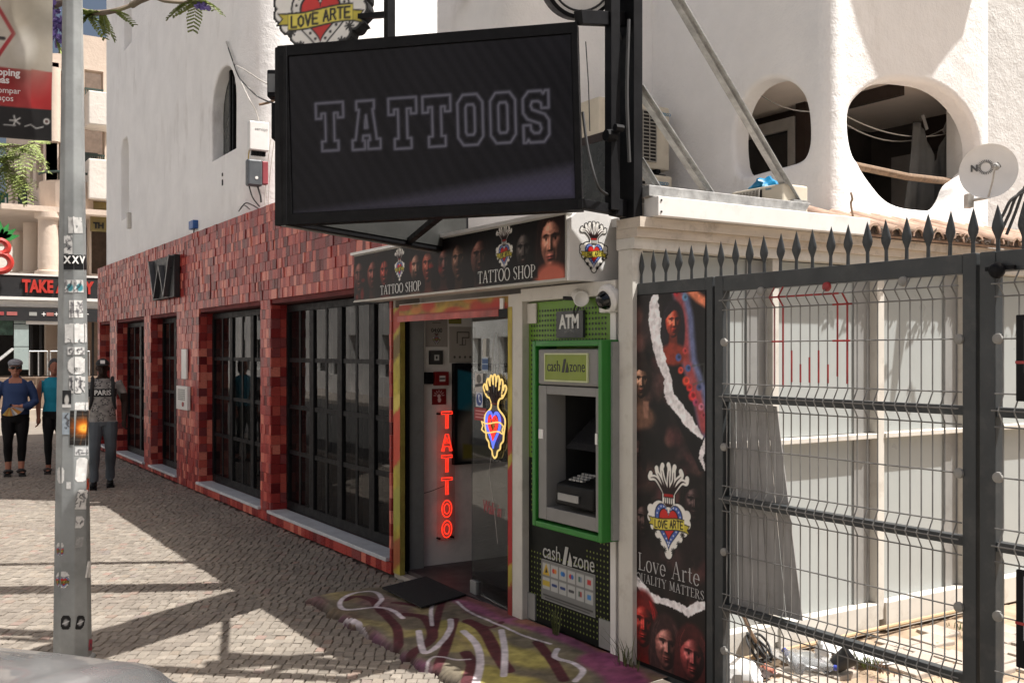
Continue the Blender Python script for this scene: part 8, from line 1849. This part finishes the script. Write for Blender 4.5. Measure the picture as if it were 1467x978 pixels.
# woman in the turquoise top, mostly behind the post
def w2(mb):
    torso(mb, [(.78, .145, .11, -.01), (.86, .165, .125, -.01), (.94, .155, .115, 0), (1.04, .135, .10, .01), (1.14, .145, .11, .012), (1.24, .150, .11, .01), (1.32, .145, .09, 0), (1.37, .13, .07, -.01), (1.40, .07, .055, -.01), (1.42, .055, .05, -.01)])
    mb.tube([(0, -.012, 1.38), (0, .0, 1.46)], [.052, .048], 12); head(mb, (0, .015, 1.53), .97)
    leg(mb, (.075, 0, .82), (.085, .05, .46), (.08, .02, .085), .088, .056, .038, (.09, .18, .03)); leg(mb, (-.075, 0, .82), (-.085, .0, .46), (-.075, -.08, .095), .088, .056, .038, (-.09, .08, .03))
    mb.tube([(.15, -.01, 1.34), (.20, -.02, 1.20), (.215, -.01, 1.05), (.21, .03, .82)], [.052, .046, .040, .028], 12); hand(mb, (.21, .035, .81), (0, .15, -1), (-1, .1, 0), .5)
    mb.tube([(-.15, -.01, 1.34), (-.21, -.02, 1.20), (-.235, -.015, 1.05), (-.20, .08, .84)], [.056, .050, .044, .028], 12); hand(mb, (-.20, .085, .83), (.1, .15, -1), (1, .1, 0), .5)
def c2(x, y, z):
    sk = (150, 100, 82)
    if z > 1.395: return sk
    if abs(x) > .135 + max(0, z - 1.2) * .16 and z > .68 and abs(x) > .17: return sk
    if z > .90: return (28, 128, 152)
    if z > .13: return (14, 13, 15)
    return sk if z > .05 else (30, 26, 26)
wt = person('person in a sleeveless turquoise top and black trousers half hidden behind the lamp post', F2, (0, 0, 0), 1.62, w2, c2)
mb = MB(); mb.ell((0, -.015, 1.56), .086, .102, .11, 18, 12); mb.v = [Vector((v.x, min(v.y, .05 if v.z < 1.58 else v.y), max(v.z, 1.45))) for v in mb.v]; mb.ell((0, -.10, 1.50), .05, .05, .09, 12, 8); child(wt, 'hair', mb, mat('black_hair', (.012, .010, .009), .5))
mb = MB()
for x, y in ((.09, .07), (-.085, -.02)): mb.obox((x, y, .014), (.046, 0, 0), (0, .12, 0), (0, 0, .014)); mb.tube([(x - .05, y + .05, .05), (x, y + .06, .08), (x + .05, y + .05, .05)], .02, 8)
child(wt, 'sandals', mb, mat('dark_sandal', (.02, .016, .014), .6))
# man in the PARIS shirt
def w3(mb):
    torso(mb, [(.80, .15, .105, -.01), (.88, .165, .115, -.01), (.97, .160, .112, 0), (1.08, .160, .110, .005), (1.18, .172, .115, .008), (1.28, .180, .112, .0), (1.36, .165, .085, -.01), (1.41, .10, .065, -.012), (1.44, .06, .055, -.01)])
    mb.tube([(0, -.012, 1.40), (0, .005, 1.49)], [.058, .054], 12); head(mb, (0, .02, 1.555), 1.0)
    leg(mb, (.085, 0, .86), (.10, .07, .48), (.105, .06, .09), .098, .070, .058, (.13, .24, .035)); leg(mb, (-.085, 0, .86), (-.10, -.01, .48), (-.09, -.14, .10), .098, .070, .058, (-.10, .04, .03))
    mb.tube([(.17, -.01, 1.37), (.235, -.02, 1.24), (.26, -.03, 1.10), (.27, .03, .86)], [.066, .058, .046, .032], 12); hand(mb, (.27, .035, .85), (0, .2, -1), (-1, .1, 0), .7)
    mb.tube([(-.17, -.01, 1.37), (-.235, -.02, 1.24), (-.27, -.04, 1.10), (-.26, .05, .88)], [.066, .058, .046, .032], 12); hand(mb, (-.26, .055, .87), (0, .2, -1), (1, .1, 0), .7)
STAR = [(.06, 1.36), (-.10, 1.34), (.09, 1.04), (-.03, 1.12), (.14, 1.20), (-.12, .98), (.02, .92)]
def c3(x, y, z):
    sk = (44, 30, 25)
    if z > 1.415: return sk
    if abs(x) > .215 and z < 1.22 and z > .7: return sk
    if z > .855:
        if 1.185 < z < 1.285 and y > .03 and abs(x) < .17: return (34, 34, 36)
        for sx_, sz_ in STAR:
            d = math.hypot(x - sx_, z - sz_); a = math.atan2(z - sz_, x - sx_); rs_ = .034 * (1 + .45 * math.cos(5 * (a - PI / 2)))
            if y > 0 and d < rs_ + .012: return (66, 64, 66) if d > rs_ - .004 else (150, 146, 142)
        m_ = .5 + .5 * math.sin(x * 40 + 3 * math.sin(z * 23)) * math.sin(z * 37); return (118 + 34 * m_, 115 + 33 * m_, 112 + 32 * m_)
    if z > .085: return (84, 90, 96)
    return (14, 14, 15)
mn = person('man in black cap and grey star-patterned PARIS shirt with jeans beside the lamp post', F3, (0, 0, 0), 1.70, w3, c3)
mb = MB(); mb.ell((0, .005, 1.60), .084, .102, .075, 18, 10); mb.v = [Vector((v.x, v.y, max(v.z, 1.585))) for v in mb.v]; mb.ell((0, .115, 1.588), .066, .062, .010, 14, 6); child(mn, 'cap', mb, mat('black_cap', (.012, .012, .013), .8))
mb = MB(); mb.obox((0, .103, 1.628), (.028, 0, 0), (0, .006, .002), (0, -.006, .022)); child(mn, 'cap_badge', mb, m_plainwhite, False)
cu = text('lettering', 'PARIS', .062, (0, 0, 0), (1, 0, 0), (0, 1, 0), m_wl, None, .002, 'CENTER', offset=.002, sx=.92)
cu.data.transform(Matrix.Translation((0, .128, 1.205)) @ Matrix.Rotation(PI, 4, 'Z') @ Matrix.Rotation(PI / 2, 4, 'X'))
for v in cu.data.vertices: v.co.y -= 1.9 * v.co.x ** 2 * 1.2
cu.parent = mn
mb = MB()
for e in (-1, 1): mb.tube([(e * .115, -.10, 1.36), (e * .12, .0, 1.425), (e * .125, .085, 1.34), (e * .13, .10, 1.15), (e * .15, .03, 1.02)], [.022] * 5, 8)
mb.ell((0, -.17, 1.20), .14, .08, .20, 14, 10); child(mn, 'backpack', mb, mat('black_canvas', (.016, .016, .017), .85))
mb = MB()
for x, y in ((.115, .10), (-.095, -.10)): mb.obox((x, y + .02, .012), (.048, 0, 0), (0, .145, 0), (0, 0, .012))
child(mn, 'shoe_soles', mb, m_black)

# ================================================================ silver car parked nose-in, only the corner of its bonnet in the picture
car = thing('silver_car', 'silver car cut off at the lower left, its curved bonnet reflecting the sky', 'car', (-2.2, -.9, -.12))
CA = .828; cz = -.12; cc0 = Vector((-3.251, .934, 0)); chd = Vector((-math.cos(CA), math.sin(CA), 0)); csd = Vector((math.sin(CA), math.cos(CA), 0))
def cpt(s, w, z): return cc0 + chd * (s - 4.0) + csd * (w - .70) + Z_ * (z + cz)
ST = [(.0, .66, .70, .50, .98, .52, 1.00), (.10, .76, .80, .60, 1.00, .56, 1.05), (.30, .80, .85, .62, 1.02, .60, 1.30), (.52, .82, .87, .66, 1.02, .615, 1.40), (.9, .83, .88, .70, 1.01, .63, 1.44), (1.6, .83, .88, .72, 1.0, .64, 1.45), (2.2, .83, .88, .74, .99, .63, 1.40), (2.6, .83, .88, .78, .98, .60, 1.25), (3.0, .82, .87, .80, .92, .64, 1.02), (3.3, .82, .87, .78, .90, .62, 1.00), (3.65, .80, .86, .72, .87, .60, .96), (3.98, .76, .82, .66, .80, .54, .88), (4.15, .68, .74, .55, .65, .48, .73)]
rings = []
for s, wsill, wmid, wsh_, zsh, wr, zr in ST:
    half = [(wsill, .22), (wmid, .55), (wmid * .985, zsh - .06), (wmid * .94, zsh)] 
    crn = min(.07, (zr - zsh) * .6); 
    half += [(wr + (wmid * .94 - wr) * .5, zsh + (zr - crn - zsh) * .5), (wr + .012, zr - crn), (wr - .012, zr - crn * .38), (wr - .06, zr - crn * .12), (wr - .11, zr + .004), (wr - .135, zr - .004), (wr * .55, zr + .004), (0, zr + .012)]
    rings.append((s, half))
mb = MB(); n = len(rings[0][1]) * 2 - 1; b = 0
for s, half in rings:
    full_ = half + [(-w, z) for w, z in half[-2::-1]]
    mb.v += [cpt(s, w, z) for w, z in full_]
for i in range(len(rings) - 1):
    for k in range(n - 1):
        gl = k in (3, 4, n - 5, n - 6) and 1 <= i <= 7; mb.m = 1 if gl else 0; mb.f.append((i * n + k, i * n + k + 1, (i + 1) * n + k + 1, (i + 1) * n + k)); mb.mi.append(mb.m)
mb.f += [tuple(range(n)), tuple((len(rings) - 1) * n + k for k in reversed(range(n)))]; mb.mi += [0, 0]
m_car = mat('silver_paint', (.25, .25, .25), .3, .6, var=.03, scale=2, coat=.4)
body = mb.build('body', [m_car, mat('car_glass', (.012, .013, .014), .06)], car, smooth=True, angle=40)
ss = body.modifiers.new('sub', 'SUBSURF'); ss.levels = 1; ss.render_levels = 1
for s in (.75, 2.95):
    for e in (1, -1):
        w = MB().lathe([(.20, -.10), (.30, -.10), (.315, -.07), (.315, .07), (.30, .10), (.20, .10)], cpt(s, e * .80, .315), csd, 24).build('wheel', mat('tyre_rubber', (.02, .02, .02), .9), car, smooth=True)
        MB().lathe([(.0, -.09), (.20, -.085), (.21, .085), (.0, .09)], cpt(s, e * .80, .315), csd, 20).build('rim', m_alu, w, smooth=True)
for e in (1, -1):
    MB().obox(cpt(.06, e * .62, .80), csd * .10, chd * .05, Z_ * .12).build('tail_light', m_redl, car, bevel=.02); MB().obox(cpt(4.02, e * .60, .64), csd * .13, chd * .08, Z_ * .06).build('headlight', m_clear, car, bevel=.02)
    MB().obox(cpt(2.45, e * .95, .98), csd * .09, chd * .06, Z_ * .07).build('wing_mirror', m_car, car, bevel=.02)
MB().obox(cpt(-.01, 0, .45), csd * .66, chd * .05, Z_ * .13).build('bumper', m_car, car, bevel=.03)

# ================================================================ jacaranda whose branch tips reach into the picture
tr = thing('jacaranda_tree', 'jacaranda tree with feathery leaves and purple blossom reaching in from the upper left', 'tree', (-9.4, -.55, 0))
m_bark = mat('grey_bark', (.20, .16, .12), .9, var=.3, scale=10, bump=.5, bscale=40)
tz = lambda x, y, t: aT(x / 2.9625, y / 2.9625, t)
brs = [[Vector((-9.4, -.55, -.12)), Vector((-9.3, -.5, 1.5)), Vector((-9.1, -.45, 3.2)), Vector((-8.6, -.3, 4.6))]]
tk_ = MB(); tk_.tube(spline(brs[0], 6), [.17 - .005 * i for i in range(19)], 12); tk_.build('trunk', m_bark, tr, smooth=True)
main = [[Vector((-8.6, -.3, 4.6)), Vector((-8.0, .1, 4.9)), tz(60, 40, 6.6), tz(215, 22, 6.5), tz(275, 8, 6.4), tz(330, 40, 6.4), tz(385, 55, 6.4), tz(470, 50, 6.3), tz(560, 22, 6.3), tz(650, -12, 6.3)], [tz(560, 22, 6.3), tz(640, -14, 6.2), tz(700, 4, 6.2), tz(780, 11, 6.2), tz(835, 4, 6.2), tz(900, -8, 6.2)],
        [Vector((-8.6, -.3, 4.6)), Vector((-9.2, .2, 4.6)), tz(-120, 560, 8.6), tz(40, 620, 8.6), tz(150, 605, 8.5)], [tz(-120, 560, 8.6), tz(-40, 650, 8.6), tz(30, 700, 8.6), tz(70, 740, 8.5)], [Vector((-8.6, -.3, 4.6)), Vector((-8.2, -.9, 5.4)), Vector((-7.4, -1.2, 6.0))], [Vector((-8.6, -.3, 4.6)), Vector((-9.4, -.9, 5.6)), Vector((-10.4, -1.2, 6.2))], [Vector((-8.6, -.3, 4.6)), Vector((-8.4, .3, 5.8)), Vector((-8.0, .8, 6.6))]]
bm_ = MB(); ends = []
for br_i, b in enumerate(main):
    P = spline(b, 5); r0, r1 = (.05, .010) if br_i in (0, 4, 5, 6) else (.022, .006); bm_.tube(P, [r0 + (r1 - r0) * (i / (len(P) - 1)) ** .6 for i in range(len(P))], 8); ends.append(P)
bm_.build('branch', m_bark, tr, smooth=True)
lv_, bl_ = MB(), MB(); rn = random.Random(3)
def frond(mb, p, d, l):
    d = d.normalized(); sd_ = d.cross(UP).normalized() if abs(d.z) < .95 else Vector((1, 0, 0)); up_ = sd_.cross(d)
    for k in range(9):
        f = (k + 1) / 10; c = p + d * l * f - UP * l * .35 * f * f
        for e in (-1, 1):
            q = c; dd_ = (sd_ * e + d * .5 - UP * .15).normalized(); ll_ = l * .30 * (1 - abs(f - .45) * .9)
            for j in range(5):
                c2 = q + dd_ * ll_ * (j + .6) / 5; a = d * .011; w_ = (dd_ * .008 + up_ * rn.uniform(-.004, .004))
                mb.add([c2 - w_, c2 + a * e + w_ * .2, c2 + w_, c2 - a * e], [(0, 1, 2, 3)])
def leafy(P, i0, i1, n, l):
    for _ in range(n):
        p = P[rn.randint(i0, min(i1, len(P) - 1))]; frond(lv_, p, Vector((rn.uniform(-1, 1), rn.uniform(-1, 1), rn.uniform(-.9, .35))), l * rn.uniform(.7, 1.2))
leafy(ends[0], 13, 20, 5, .14); leafy(ends[0], 26, 31, 7, .15); leafy(ends[0], 33, 36, 5, .15); leafy(ends[1], 16, 22, 10, .16); leafy(ends[2], 12, 20, 26, .26); leafy(ends[3], 8, 15, 26, .26)
for i in (4, 5, 6): leafy(ends[i], 4, 10, 40, .45)
leafy(ends[0], 0, 8, 16, .4)
def blossom(c, n, s):
    for _ in range(n):
        p = c + Vector((rn.gauss(0, s), rn.gauss(0, s), rn.gauss(0, s * 1.4))); d = Vector((rn.uniform(-1, 1), rn.uniform(-1, 1), rn.uniform(-1, .2))).normalized()
        bl_.lathe([(.004, 0), (.010, .018), (.014, .032), (.019, .036)], p, d, 6)
blossom(tz(240, 85, 6.45), 34, .040); blossom(tz(250, 130, 6.45), 22, .03); blossom(tz(853, 18, 6.2), 9, .016)
for c in ((-7.6, -1.0, 5.9), (-8.1, .6, 6.4)): blossom(Vector(c), 30, .12)
frond(lv_, tz(235, 145, 6.45), Vector((.2, .3, -1)), .10)
lv_.build('leaves', mat('jacaranda_leaf', (.20, .25, .06), .6, var=.35, scale=4), tr, fix=False); bl_.build('blossom', mat('purple_blossom', (.19, .14, .42), .6, var=.25, scale=12), tr, smooth=True)
